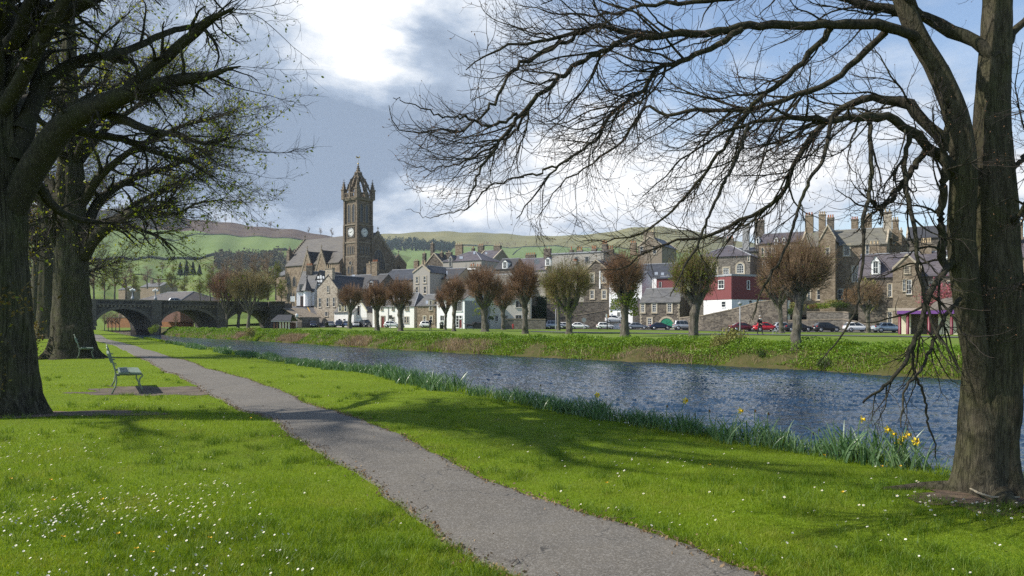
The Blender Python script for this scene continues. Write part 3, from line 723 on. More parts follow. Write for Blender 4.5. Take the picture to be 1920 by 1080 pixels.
V, T = blades(X, Y, bank_z(X, Y, w) - .03, rng.uniform(.2, .5, len(X)) * np.clip(.5 + .6 * np.sin(X * .8 + 1) * np.sin(Y * .9), .3, 1.2), np.maximum(.012, .0006 * Y), .5)
tag(link_mesh('bank_grass', np_mesh('bank_grass', V, T, False), M_grass_rough), kind='stuff')
X, Y, w = far_pts(60000, 2.6, 7, 18, 130)
V, T = blades(X, Y, far_h(X, Y) - .02, rng.uniform(.08, .3, len(X)) * np.clip(1.6 - w / 5, .3, 1.4), np.maximum(.01, .0006 * Y), .5)
tag(link_mesh('rough_grass', np_mesh('rough_grass', V, T, False), M_grass_rough), kind='stuff')
# ------------------------------------------------------------------ trees
def nrm(a): return a / np.maximum(np.linalg.norm(a, axis=-1, keepdims=True), 1e-9)
def resample(pts, rr, n):
    """smooth a traced limb into n points"""
    pts = np.array(pts, float); rr = np.array(rr, float)
    s = np.concatenate([[0], np.cumsum(np.linalg.norm(np.diff(pts, axis=0), axis=1))])
    t = np.linspace(0, s[-1], n); k = len(pts)
    # Catmull-Rom through the traced points
    out = []
    for q in t:
        i = int(np.clip(np.searchsorted(s, q) - 1, 0, k - 2)); f = (q - s[i]) / max(s[i + 1] - s[i], 1e-9)
        p0, p1, p2, p3 = pts[max(i - 1, 0)], pts[i], pts[i + 1], pts[min(i + 2, k - 1)]
        out.append(.5 * ((2 * p1) + (-p0 + p2) * f + (2 * p0 - 5 * p1 + 4 * p2 - p3) * f * f + (-p0 + 3 * p1 - 3 * p2 + p3) * f ** 3))
    return np.array(out), np.interp(t, s, rr)
def sprout(rg, P, R, n, t0, t1, L, npts, ang, grav=(0, 0), wander=.15, rf=.6, rmax=9, rend=.3, bias=None, bw=0.0, short=.45, rmin=.0):
    """n side shoots from the parent limbs P (M,N,3) with radii R"""
    M, N, _ = P.shape
    ln = np.linalg.norm(np.diff(P, axis=1), axis=2).sum(1)
    idx = rg.choice(M, n, p=ln / ln.sum()); tt = rg.uniform(t0, t1, n); t = tt * (N - 1)
    i = np.minimum(t.astype(int), N - 2); f = (t - i)[:, None]
    p = P[idx, i] * (1 - f) + P[idx, i + 1] * f; r = R[idx, i] * (1 - f[:, 0]) + R[idx, i + 1] * f[:, 0]
    tan = nrm(P[idx, i + 1] - P[idx, i]); q = rg.normal(size=(n, 3)); q -= (q * tan).sum(1)[:, None] * tan; q = nrm(q)
    a = rg.uniform(ang[0], ang[1], n)[:, None]; d = tan * np.cos(a) + q * np.sin(a)
    if bias is not None: d = nrm(d + np.array(bias) * bw)
    Ln = rg.uniform(L[0], L[1], n) * (1 - short * tt); step = (Ln / (npts - 1))[:, None]; out = [p]
    for k in range(npts - 1):
        gq = grav[0] + (grav[1] - grav[0]) * k / max(npts - 2, 1)
        d = nrm(d + np.array([0, 0, gq]) + wander * rg.normal(size=(n, 3))); out.append(out[-1] + d * step)
    r0 = np.maximum(np.minimum(r * rf, rmax), rmin)[:, None]
    return np.stack(out, 1), r0 * np.linspace(1, rend, npts)[None]
def tubes(sets):
    """list of (P, R, sides) -> vertices and quads"""
    Vs, Fs, base = [], [], 0
    for P, R, n in sets:
        M, N, _ = P.shape; T = np.empty_like(P)
        T[:, 1:-1] = P[:, 2:] - P[:, :-2]; T[:, 0] = P[:, 1] - P[:, 0]; T[:, -1] = P[:, -1] - P[:, -2]; T = nrm(T)
        ref = np.where(np.abs(T[:, :1, 2:3]) < .9, np.array([0, 0, 1.0]), np.array([1.0, 0, 0])); ref = np.broadcast_to(ref, P.shape)
        U = nrm(np.cross(T, ref)); Wv = np.cross(T, U); th = np.arange(n) * 2 * np.pi / n
        Vv = P[:, :, None] + R[:, :, None, None] * (U[:, :, None] * np.cos(th)[None, None, :, None] + Wv[:, :, None] * np.sin(th)[None, None, :, None])
        I = np.arange(M * N * n).reshape(M, N, n) + base; J = np.roll(I, -1, 2)
        Fs.append(np.stack([I[:, :-1], J[:, :-1], J[:, 1:], I[:, 1:]], -1).reshape(-1, 4)); Vs.append(Vv.reshape(-1, 3)); base += M * N * n
    return np.concatenate(Vs), np.concatenate(Fs)
def one(P, R): return P[None], R[None]
def leaves_at(rg, P, n, size, hang=0.0, t0=.3):
    M, N, _ = P.shape; idx = rg.integers(0, M, n); t = rg.uniform(t0, 1, n) * (N - 1); i = np.minimum(t.astype(int), N - 2); f = (t - i)[:, None]
    c = P[idx, i] * (1 - f) + P[idx, i + 1] * f + rg.normal(size=(n, 3)) * size * .6; c[:, 2] -= hang * size
    return leafcloud(c[:, 0], c[:, 1], c[:, 2], rg.uniform(.6, 1.25, n) * size)
def trunk_mesh(pts, rr, n=28, rings=70, lobes=5, amp=.07, flare=None, seed=0, knots=()):
    """a bole with buttresses, furrows and burrs"""
    P, R = resample(pts, rr, rings); rg = np.random.default_rng(seed); ph = rg.uniform(0, 6.28, 6)
    th = np.arange(n) * 2 * np.pi / n; V = []
    z0 = P[0, 2]
    for k in range(rings):
        h = P[k, 2] - z0
        m = 1 + amp * np.sin(lobes * th + ph[0] + .35 * h) * (1 + 2.2 * math.exp(-h / .35)) + .5 * amp * np.sin((lobes + 3) * th + ph[1] - .6 * h) + .35 * amp * np.sin(2 * th + 2.0 * h + ph[2])
        m += .3 * amp * np.sin(13 * th + ph[3] + 1.3 * np.sin(h * 3)) + rg.normal(0, .012, n)
        x = P[k, 0] + R[k] * m * np.cos(th); y = P[k, 1] + R[k] * m * np.sin(th)
        V.append(np.stack([x, y, np.full(n, P[k, 2])], 1))
    V = np.array(V)
    for (kz, ka, kr, kamp) in knots:
        c = np.array([np.interp(kz, P[:, 2], P[:, 0]) + np.interp(kz, P[:, 2], R) * math.cos(ka), np.interp(kz, P[:, 2], P[:, 1]) + np.interp(kz, P[:, 2], R) * math.sin(ka), kz])
        dv = V - c; w = np.exp(-(dv ** 2).sum(-1) / kr ** 2)
        out = V - np.stack([np.interp(V[..., 2], P[:, 2], P[:, 0]), np.interp(V[..., 2], P[:, 2], P[:, 1]), V[..., 2]], -1)
        V = V + nrm(out) * (w * kamp)[..., None]
    I = np.arange(rings * n).reshape(rings, n); J = np.roll(I, -1, 1)
    return V.reshape(-1, 3), np.stack([I[:-1], J[:-1], J[1:], I[1:]], -1).reshape(-1, 4)
def part(name, VF, mat, parent, smooth=True):
    V, Fq = VF; o_ = np.array(parent.location)
    return link_mesh(name, np_mesh(name, V - o_, Fq, smooth), mat, parent)

M_bark = bark('bark', (.042, .037, .027), (.112, .098, .068), (.066, .07, .026), .6, .2, 24, .8, .03)
M_bark_old = bark('old_bark', (.03, .028, .021), (.125, .112, .078), (.07, .078, .028), .6, .12, 16, 1.0, .05)
M_bark_far = bark('pale_bark', (.06, .052, .042), (.2, .18, .15), (.09, .095, .04), .4, .3, 6, .8, .06)
M_limb = bark('limb_bark', (.02, .019, .016), (.07, .062, .046), (.05, .056, .022), .5, .5, 26, .6, .012)
M_twig = plain('twig_bark', (.034, .025, .02), .8, .35, 2.0)
M_twig_red = plain('red_twig', (.215, .122, .064), .75, .35, .8)
M_twig_brn = plain('brown_twig', (.2, .13, .07), .75, .35, .8)
M_twig_olive = plain('olive_twig', (.21, .165, .06), .75, .35, .8)
M_bud = leafy('bud_leaf', [(.12, .17, .012), (.22, .28, .02), (.32, .35, .035), (.2, .13, .035)], .5, .45, 1.2)
M_tipbud = plain('leaf_bud', (.16, .075, .03), .6, .3)
M_young = leafy('young_leaf', [(.07, .11, .01), (.12, .17, .014), (.17, .22, .02), (.2, .2, .03)], .5, .4, .6)

# --- the near tree: bare, long limbs drooping out over lawn and river
TY = 6.67
def tr(l, y0=TY, y1=TY):
    """traced limb: picture points with radius in picture pixels; distance slides from y0 to y1 along it"""
    k = len(l); out = []; rr = []
    for i, (x, y, r) in enumerate(l):
        Y = y0 + (y1 - y0) * (i / (k - 1)); out.append(at(x, y, Y)); rr.append(r * TY / F * .8)
    return out, rr
main = [(1858, 975, 118), (1858, 955, 104), (1858, 935, 90), (1852, 905, 70), (1851, 870, 62), (1851, 820, 57), (1859, 700, 57), (1865, 600, 53), (1867, 500, 49), (1866, 400, 46), (1862, 300, 42), (1862, 200, 36), (1868, 100, 32), (1872, 0, 29), (1876, -150, 25), (1880, -400, 17), (1885, -700, 6)]
root = empty('bare_tree', (at(1857, 945, TY).x, TY, 0), 'big bare tree by the water with drooping limbs, standing over the daffodils', 'tree')
pp, rr_ = tr(main)
part('trunk', trunk_mesh(pp, rr_, 36, 130, 5, .075, seed=4, knots=((1.9, -1.8, .16, .025), (2.6, -2.4, .14, .02), (.8, -1.2, .2, .02))), M_bark, root)
stem2 = [(1850, 800, 10), (1842, 740, 18), (1831, 680, 26), (1819, 600, 30), (1806, 500, 31), (1802, 420, 29), (1806, 340, 29), (1803, 270, 27), (1787, 200, 26), (1757, 130, 24), (1722, 70, 22), (1692, 0, 20), (1660, -80, 16), (1600, -220, 11), (1540, -420, 4)]
pp, rr_ = tr(stem2, TY - .12, TY - .3)
part('stem', trunk_mesh(pp, rr_, 20, 90, 4, .06, seed=9), M_bark, root)
LIMBS = [
 ([(1722, 72, 15), (1690, 58, 13.5), (1640, 50, 12.5), (1591, 49, 12), (1458, 51, 11), (1391, 51, 10), (1324, 62, 9.5), (1280, 62, 9), (1231, 67, 8), (1187, 67, 7), (1142, 53, 6), (1111, 51, 5.5), (1062, 67, 4.5), (1018, 78, 3.8), (969, 82, 3), (915, 104, 2.2), (880, 133, 1.2)], 6.4, 5.6),
 ([(1187, 67, 6.5), (1129, 93, 6), (1067, 129, 5.6), (1018, 169, 5), (969, 213, 4.4), (929, 267, 3.4), (902, 311, 2.5), (880, 378, 1.2)], 5.9, 5.2),
 ([(1391, 55, 8), (1330, 90, 7), (1262, 116, 6), (1231, 129, 5.6), (1209, 151, 5.2), (1187, 178, 4.8), (1142, 209, 4.4), (1116, 249, 4), (1084, 284, 3.5), (1040, 311, 2.8), (996, 364, 2), (960, 413, 1)], 6.1, 5.6),
 ([(1868, 110, 19), (1831, 80, 17.5), (1782, 53, 16), (1724, 27, 14), (1658, 13, 12), (1560, -10, 10), (1450, -20, 8), (1330, 0, 7), (1220, 8, 5.5), (1150, 22, 4.2), (1080, 28, 3), (1020, 22, 2), (965, 8, 1)], 6.6, 7.8),
 ([(1822, 351, 17), (1782, 307, 15.5), (1742, 271, 13.5), (1702, 235, 12), (1658, 215, 10), (1591, 218, 8.5), (1524, 218, 7), (1458, 218, 5.5), (1400, 236, 4.2), (1330, 262, 3), (1262, 310, 2), (1200, 372, 1)], 6.5, 5.7),
 ([(1800, 290, 17), (1760, 253, 15), (1724, 218, 14), (1693, 190, 13), (1627, 187, 11), (1591, 195, 10), (1529, 244, 8.5), (1489, 302, 7.5), (1475, 338, 7), (1449, 382, 6.2), (1391, 409, 5.6), (1324, 444, 4.6), (1280, 449, 4), (1218, 470, 3), (1170, 500, 2), (1120, 505, 1)], 6.6, 7.4),
 ([(1742, 275, 9), (1707, 315, 8), (1667, 369, 7.2), (1640, 382, 6), (1622, 356, 3)], 6.5, 6.2),
 ([(1808, 480, 12), (1780, 500, 11.5), (1769, 490, 11), (1767, 400, 10.5), (1773, 329, 10), (1776, 270, 8), (1782, 190, 6)], 6.5, 6.2),
 ([(1775, 500, 10), (1770, 512, 9), (1752, 533, 8.5), (1739, 561, 8), (1728, 600, 7), (1713, 639, 6.5), (1690, 690, 5.5), (1660, 723, 4.5), (1636, 738, 3.8), (1613, 755, 2.5)], 6.2, 5.5),
 ([(1713, 639, 5), (1712, 680, 4.2), (1733, 733, 3.6), (1745, 790, 3), (1757, 820, 2.4), (1762, 858, 1.2)], 6.0, 5.8),
 ([(1707, 240, 8), (1698, 300, 7.5), (1701, 360, 7), (1713, 430, 6), (1722, 520, 5), (1742, 600, 4), (1770, 650, 3), (1800, 700, 1.2)], 6.3, 5.6),
 ([(1629, 220, 7), (1632, 280, 6.4), (1634, 330, 6), (1628, 380, 5.4), (1617, 420, 5), (1620, 470, 4.4), (1612, 540, 3.6), (1600, 600, 3), (1560, 660, 2), (1530, 690, 1)], 6.2, 5.4),
 ([(1402, 236, 5), (1380, 300, 5), (1352, 350, 4.6), (1330, 400, 4), (1300, 470, 3.2), (1270, 520, 2.4), (1250, 560, 1.2)], 5.9, 5.3),
 ([(1560, 49, 9), (1520, 100, 8), (1470, 150, 7), (1420, 190, 6), (1370, 250, 5), (1318, 320, 4.2), (1260, 390, 3.4), (1180, 440, 2.4), (1084, 449, 1.2)], 6.3, 6.9),
 ([(1660, 60, 10), (1610, 110, 9), (1560, 150, 8), (1480, 180, 7), (1400, 200, 6), (1300, 200, 5), (1249, 209, 4.4), (1213, 191, 4), (1173, 249, 3.4), (1120, 293, 2.8), (1084, 311, 2.4), (1040, 350, 1.8), (1004, 400, 1)], 6.4, 7.3),
 ([(1111, 51, 5), (1049, 89, 4.6), (1009, 111, 4.2), (969, 133, 3.8), (929, 196, 3.2), (889, 240, 2.6), (853, 249, 2), (773, 249, 1.3), (738, 204, .7)], 5.9, 5.2),
 ([(969, 213, 3.6), (916, 240, 3), (870, 224, 2.2), (818, 218, 1.6), (742, 193, .7)], 5.5, 4.9),
 ([(1004, 180, 3.6), (960, 250, 3.2), (910, 280, 2.6), (850, 310, 1.9), (790, 320, 1.2), (738, 303, .7)], 5.6, 6.0),
 ([(1067, 300, 3), (1000, 330, 2.6), (930, 350, 2), (860, 400, 1.4), (800, 412, .9), (766, 395, .5)], 5.7, 6.1),
 ([(1724, 27, 10), (1640, -60, 9), (1520, -110, 8), (1380, -120, 6.5), (1250, -90, 5), (1160, -50, 3.6), (1080, -25, 2.2), (1010, 12, 1)], 6.4, 5.0),
 ([(1800, 560, 7), (1776, 590, 6), (1752, 640, 5), (1730, 690, 4), (1700, 730, 3), (1690, 800, 1.4)], 6.4, 5.3),
 ([(1560, 218, 6), (1548, 290, 5.6), (1520, 340, 5), (1500, 400, 4.4), (1478, 470, 3.6), (1440, 540, 2.6), (1420, 600, 1.4)], 6.1, 5.5),
 ([(1900, 420, 8), (1925, 390, 7), (1960, 330, 6), (2010, 240, 4), (2060, 160, 2)], 6.5, 5.8),
 ([(1895, 320, 7), (1930, 280, 6), (1980, 200, 5), (2040, 140, 3)], 6.7, 7.2),
 ([(1900, 560, 6), (1925, 530, 5), (1960, 540, 4), (2000, 600, 2)], 6.6, 6.0),
 ([(1880, 100, 12), (1930, 30, 10), (2000, -80, 8), (2100, -200, 5), (2200, -300, 2)], 6.7, 7.5),
 ([(1692, 0, 12), (1600, -130, 10), (1480, -260, 8), (1340, -330, 6), (1180, -340, 4), (1050, -320, 2)], 6.4, 7.6),
 ([(1876, -150, 14), (1960, -300, 11), (2080, -420, 7), (2180, -520, 3)], 6.7, 6.0),
]
rg = np.random.default_rng(21)
LP, LR = [], []
for l, y0, y1 in LIMBS:
    pp, rr_ = tr(l, y0, y1); P, R = resample(pp, rr_, 40)
    kf = .5 if len(LP) in (8, 9, 10, 11, 12, 20, 21) else 1.0; R = R * (.72 if kf < 1 else .86); kink = rg.normal(size=(40, 3)) * .012 * kf; kink[:2] = 0; P = P + np.cumsum(kink, 0) * .35 + kink * .6
    R = R * (1 + .06 * rg.normal(size=40)); LP.append(P); LR.append(R)
    part('limb', tubes([(P[None], R[None], 10)]), M_limb, root)
LP, LR = np.array(LP), np.array(LR)
bias = (-.55, 0, -.25)
LOW = [8, 9, 10, 11, 12, 20, 21]; HI = [k for k in range(len(LIMBS)) if k not in LOW]
b1 = sprout(rg, LP[HI], LR[HI], 330, .12, .97, (.5, 1.7), 14, (.35, .95), (-.03, .10), .14, .5, .0105, .28, bias, .25, short=.75)
def within(b, slack):
    """drops shoots that stray past the crown's left-hand outline"""
    t = b[0][:, -1]; px_, py_ = 960 + F * t[:, 0] / t[:, 1], H0 - F * (t[:, 2] - EYE) / t[:, 1]
    k = px_ > np.interp(py_, [-300, 0, 110, 150, 205, 300, 330, 400, 440, 480], [900, 850, 850, 810, 742, 742, 770, 800, 950, 1050]) - slack
    return b[0][k], b[1][k]
b1 = within(b1, 10)
b1b = sprout(rg, LP[LOW], LR[LOW], 44, .1, .95, (.3, .8), 12, (.5, 1.2), (-.12, .10), .16, .5, .012, .3, (0, 0, -1), .4)
b2 = sprout(rg, b1[0], b1[1], 2100, .08, .98, (.22, .75), 9, (.4, 1.0), (-.02, .10), .17, .55, .0042, .4, (-.3, 0, 0), .2, rmin=.0022)
b2 = within(b2, 20)
b2b = sprout(rg, b1b[0], b1b[1], 190, .1, .98, (.15, .5), 8, (.4, 1.0), (-.08, .10), .18, .55, .005, .4, rmin=.0018)
b2c = sprout(rg, LP[HI], LR[HI], 900, .25, 1, (.15, .6), 8, (.5, 1.2), (-.02, .08), .18, .3, .004, .4, (-.4, 0, 0), .2, rmin=.0018)
AL2 = (np.concatenate([b2[0]]), np.concatenate([b2[1]]))
b3 = sprout(rg, AL2[0], AL2[1], 7200, .1, 1, (.06, .28), 5, (.4, .95), (0, .06), .2, .6, .003, .6, rmin=.0014)
b3 = within(b3, 25); b2c = within(b2c, 15)
part('branches', tubes([(b1[0], b1[1], 6), (b1b[0], b1b[1], 6)]), M_limb, root)
part('twigs', tubes([(b2[0], b2[1], 4), (b2b[0], b2b[1], 4), (b2c[0], b2c[1], 4), (b3[0], b3[1], 3)]), M_twig, root)['kind'] = 'stuff'
tips = b3[0][:, -1]; tips = tips[rg.random(len(tips)) < .6]
pb = np.stack([tips, tips + nrm(b3[0][:len(tips), -1] - b3[0][:len(tips), -2]) * .006, tips + nrm(b3[0][:len(tips), -1] - b3[0][:len(tips), -2]) * .014], 1)
part('buds', tubes([(pb, np.broadcast_to(np.array([.0016, .0034, .0006]), (len(tips), 3)), 4)]), M_tipbud, root)['kind'] = 'stuff'
# roots snaking from its foot
for pts, rr_ in (([(1800, 925, 20), (1740, 915, 13), (1690, 915, 8), (1655, 912, 4)], 0), ([(1870, 945, 26), (1890, 965, 16), (1915, 975, 8)], 0)):
    P = []; 
    for x, y, r in pts:
        Y = EYE * F / (y - H0) if y > 930 else TY + (930 - y) * .012; q = gxy(x, Y); P.append((q[0], q[1], float(lawn_h(q[0], q[1])) + .0))
    P2, R2 = resample(P, [r * TY / F for x, y, r in pts], 14)
    part('root', tubes([(P2[None], R2[None], 10)]), M_bark, root)
mb = MB(); c = at(1812, 915, 6.0)
fb = [(at(x, y, 5.9 - i * .02)) for i, (x, y) in enumerate(((1803, 912), (1818, 930), (1835, 944), (1860, 952), (1912, 950)))]
zf = [float(lawn_h(q.x, q.y)) + .03 for q in fb]; fb = [gxy(x, EYE * F / (y - H0 + 8)) for x, y in ((1803, 925), (1818, 936), (1835, 946), (1860, 954), (1912, 955))]
mb.tube([(q[0], q[1], float(lawn_h(q[0], q[1])) + .05 + .05 * (k == 0)) for k, q in enumerate(fb)], [.006, .009, .011, .009, .006], 7)
tag(mb.build('fallen_branch', plain('bleached_wood', (.32, .28, .2), .8, .2), None, True), 'pale bleached stick lying in front of the near trunk', 'stick')

# --- big limes on the left
def big_tree(name, label, base, trunk, limbs, seed, counts, tw, leafn, leafsz, extra=0, height=16, spread=6, burr=(), barkm=M_bark_old, hang=-.25, sprouts=(), zlo=.3):
    rg = np.random.default_rng(seed)
    root = empty(name, base, label, 'tree', 'old trees on the lawn')
    part('trunk', trunk_mesh([p for p, r in trunk], [r for p, r in trunk], 32, 90, 6, .07, seed=seed, knots=burr), barkm, root)
    P_, R_l = [], []
    for l in limbs:
        P, R = resample([p for p, r in l], [r for p, r in l], 26)
        P = P + np.cumsum(rg.normal(size=P.shape) * .02, 0) * .4; P_.append(P); R_l.append(R)
    T = np.array([p for p, r in trunk]); TR = np.array([r for p, r in trunk])
    for k in range(extra):
        z = base[2] + height * rg.uniform(zlo, .9); i = np.interp(z, T[:, 2], np.arange(len(T))); j = int(min(i, len(T) - 2)); f = i - j
        p = T[j] * (1 - f) + T[j + 1] * f; r0 = (TR[j] * (1 - f) + TR[j + 1] * f) * rg.uniform(.3, .5)
        a = k * 2.4 + rg.uniform(-.4, .4); L = spread * rg.uniform(.7, 1.1) * (1.15 - .6 * (z - base[2]) / height)
        dd = np.array([math.cos(a), math.sin(a), rg.uniform(.25, .9)]); q = [p]
        for s in range(7): q.append(q[-1] + nrm(dd + np.array([0, 0, .02 * s])) * L / 7 + rg.normal(size=3) * .12)
        P, R = resample(q, np.linspace(r0, .02, 8), 26); P_.append(P); R_l.append(R)
    for P, R in zip(P_, R_l): part('limb', tubes([(P[None], R[None], 10)]), barkm if False else M_limb, root)
    P, R = np.array(P_), np.array(R_l)
    n1, n2, n3 = counts
    c1 = sprout(rg, P, R, n1, .2, 1, (tw[0], tw[0] * 2.6), 12, (.4, 1.0), (.0, hang * .2), .15, .5, tw[0] * .085, .25, rmin=tw[2] * 2.5)
    ce = sprout(rg, P, R, int(n1 * .8), .6, 1, (tw[0] * 2.2, tw[0] * 4.6), 12, (.05, .6), (-.03, .05), .09, .3, tw[0] * .026, .2, rmin=tw[2] * 2, short=.1)
    c1 = (np.concatenate([c1[0], ce[0]]), np.concatenate([c1[1], ce[1]]))
    c2 = sprout(rg, c1[0], c1[1], n2, .1, 1, (tw[0] * .4, tw[0] * 1.4), 8, (.4, 1.0), (.0, .03), .18, .5, .02, .35, rmin=tw[2] * 1.4)
    c3 = sprout(rg, c2[0], c2[1], n3, .1, 1, (tw[1], tw[1] * 3), 5, (.35, .9), (0, .04), .2, .6, .008, .5, rmin=tw[2])
    part('branches', tubes([(c1[0], c1[1], 5)]), M_limb, root)
    part('twigs', tubes([(c2[0], c2[1], 4), (c3[0], c3[1], 3)]), M_twig, root)['kind'] = 'stuff'
    if leafn:
        part('leaves', leaves_at(rg, c3[0], leafn, leafsz, .3), M_bud, root, False)['kind'] = 'stuff'
    for (sp, sr, sn) in sprouts:           # leafy tufts on the bole
        c = np.array(sp) + rg.normal(size=(sn, 3)) * np.array(sr)
        part('shoots', leafcloud(c[:, 0], c[:, 1], c[:, 2], rg.uniform(.6, 1.3, sn) * .035 * (base[1] / 11.7) ** .6), M_shoot, root, False)['kind'] = 'stuff'
    return root
M_shoot = leafy('shoot_leaf', [(.06, .05, .02), (.13, .085, .035), (.16, .13, .03), (.2, .26, .03)], .6, .3, 4)
Y1 = 11.7
def t1(l, dy=0.0, Y=Y1):
    k = len(l); return [(np.array(at(x, y, Y + dy * i / max(k - 1, 1))), r * Y / F * (.84 if Y < 20 else .9)) for i, (x, y, r) in enumerate(l)]
trunk1 = t1([(8, 822, 125), (8, 806, 112), (6, 780, 92), (2, 745, 78), (-2, 700, 71), (-4, 640, 67), (-6, 560, 63), (-8, 450, 59), (-10, 350, 58), (-14, 250, 50), (-16, 120, 44), (-14, 0, 40), (-10, -200, 34), (0, -450, 26), (5, -750, 16), (10, -1050, 4)])
limbs1 = [t1([(20, 400, 30), (52, 335, 29), (85, 285, 28), (122, 235, 26), (165, 208, 23), (205, 192, 20), (250, 175, 17), (285, 164, 15), (330, 151, 13), (372, 144, 11), (395, 140, 8), (425, 128, 4), (455, 122, 1.5)], -1.5),
          t1([(215, 190, 14), (250, 160, 13), (290, 125, 12), (330, 95, 11), (365, 65, 10), (398, 38, 9), (415, 24, 5), (440, 10, 2)], -1.2),
          t1([(30, 300, 22), (50, 230, 19), (70, 180, 17), (105, 140, 14), (150, 118, 12), (190, 108, 10), (240, 120, 7)], .8),
          t1([(20, 160, 20), (70, 80, 18), (120, 30, 16), (180, -10, 14), (260, -60, 11), (340, -90, 8), (420, -110, 5)], -1),
          t1([(40, 245, 18), (65, 175, 16), (68, 110, 14), (60, 40, 12), (70, -60, 10), (100, -160, 6)], 1.2),
          t1([(120, 240, 11), (170, 250, 10), (240, 262, 8), (300, 285, 6), (350, 300, 4), (395, 325, 2.5)], 1),
          t1([(165, 205, 12), (220, 220, 10), (270, 240, 8), (320, 250, 6), (370, 268, 4), (420, 258, 2.5)], -1.8),
          t1([(190, 108, 9), (250, 85, 8), (310, 60, 7), (365, 48, 6), (400, 34, 5)], 1.5),
          t1([(60, 330, 12), (95, 380, 10), (125, 405, 8), (165, 420, 6), (210, 425, 3)], 1.5),
          t1([(20, -200, 20), (140, -300, 16), (260, -380, 12), (390, -430, 6)], -1.5), t1([(0, -350, 18), (120, -520, 14), (230, -640, 9), (330, -720, 4)], 1.5)]
for k, (z, dx, dy, dz) in enumerate(((6.2, 2.2, -4.6, 2.6), (7.2, .4, -5.4, 3.2), (8.4, 3.0, -3.6, 2.4), (9.6, 1.2, -5.0, 3.0), (11, 2.6, -4.2, 2.0), (12, .2, -4.4, 2.2), (7.8, -1.4, -5.2, 3.0), (10.4, 3.6, -2.4, 2.0))):
    o_ = np.array([-8.0, 11.7, z]); limbs1.append([(o_ + np.array([dx, dy, dz]) * q + np.array([.25, .2, .25]) * math.sin(q * 7 + k) * q, .2 * (1 - q) + .03) for q in (0, .2, .4, .6, .8, 1)])
big_tree('lime_tree', 'huge dark tree nearest on the left, thick limb reaching over the path, buds opening', (at(8, 800, Y1).x, Y1, 0), trunk1, limbs1, 31,
         (860, 8000, 27000), (.42, .13, .002), 12000, .027, 34, 15, 5.5,
         burr=((.95, -.9, .25, .08), (3.1, -.2, .22, .07), (2.2, -1.3, .2, .05)),
         sprouts=[((-8.35, 10.95, .35), (.22, .12, .22), 420), ((-7.72, 11.0, .95), (.16, .1, .3), 120), ((-7.3, 10.95, 1.9), (.25, .1, .12), 110), ((-7.95, 10.9, .2), (.2, .1, .12), 160)])
Y2 = 33.5
trunk2 = t1([(137, 676, 62), (136, 668, 55), (135, 655, 45), (135, 630, 38), (134, 600, 35), (134, 560, 33), (134, 500, 31), (134, 420, 29), (132, 340, 26), (130, 240, 20), (130, 120, 14), (130, -40, 5)], Y=Y2)
limbs2 = [t1([(158, 480, 14), (172, 455, 13), (195, 432, 12), (222, 414, 10), (250, 400, 8), (285, 392, 6), (318, 384, 4)], -2, Y2), t1([(160, 470, 12), (168, 420, 11), (185, 380, 10), (220, 350, 8), (262, 330, 6), (320, 312, 4), (380, 290, 2)], 2, Y2),
          t1([(155, 380, 10), (190, 330, 8), (250, 280, 6), (330, 240, 4), (400, 220, 2)], -3, Y2), t1([(150, 300, 10), (200, 240, 7), (270, 190, 4), (330, 160, 2)], 2, Y2),
          t1([(112, 470, 9), (95, 430, 8), (80, 380, 6), (70, 330, 3)], -2, Y2), t1([(112, 380, 9), (90, 340, 7), (60, 300, 4)], 2, Y2),
          t1([(285, 392, 4), (330, 400, 3), (372, 380, 2), (420, 372, 1.2)], -1, Y2), t1([(222, 414, 5), (262, 430, 4), (300, 445, 3), (322, 470, 1.5)], 1, Y2), t1([(255, 400, 4), (270, 412, 4), (278, 425, 2)], 0, Y2)]
big_tree('lime_tree', 'massive grey-trunked tree behind the first bench, leafy tufts at its foot', (at(137, 668, Y2).x, Y2, 0), trunk2, limbs2, 47,
         (420, 4200, 17000), (1.0, .35, .005), 12000, .07, 14, 16, 8,
         burr=((1.2, -1.0, .5, .2), (3.6, -.6, .4, .15)), sprouts=[((-20.9, 32.6, 1.0), (.22, .15, .38), 240), ((-21.05, 32.4, .35), (.25, .15, .2), 200), ((-20.9, 32.4, 4.6), (.12, .1, .3), 40), ((-20.7, 32.4, 6.3), (.15, .1, .4), 40)])
for k, (px, py, Y, hw, lab, sd) in enumerate(((88, 632, 72, 17, 'grey trunk standing behind the massive tree, third along the river path', 53), (72, 628, 92, 14, 'slim far trunk, last of the row beside the path', 59), (30, 640, 58, 15, 'dim trunk half behind the nearest left tree', 61))):
    b0 = at(px, py, Y)
    T = [(np.array((b0.x + 0, Y, zz_)), r_ * Y / F) for zz_, r_ in ((-.2, hw * 1.6), (.3, hw * 1.25), (1.2, hw), (4, hw * .9), (8, hw * .7), (12, hw * .4), (17, hw * .1))]
    big_tree('lime_tree', lab, (b0.x, Y, 0), T, [], sd, (220, 1500, 4000), (1.3, .5, .011), 1800, .13, 12, 16, 7, sprouts=[((b0.x - .5, Y - .9, .9), (.35, .2, .4), 80)])
bx0, by0 = -16.2, 10.0
T = [(np.array((bx0, by0, zq)), rq) for zq, rq in ((-.2, .8), (.3, .62), (1.2, .5), (5, .46), (11, .4), (16, .25), (20, .05))]
big_tree('lime_tree', 'lime just beyond the left edge, next in the row before the nearest one', (bx0, by0, 0), T, [], 71, (420, 3600, 6000), (.6, .2, .0045), 0, .03, 24, 20, 3.3, zlo=.34)
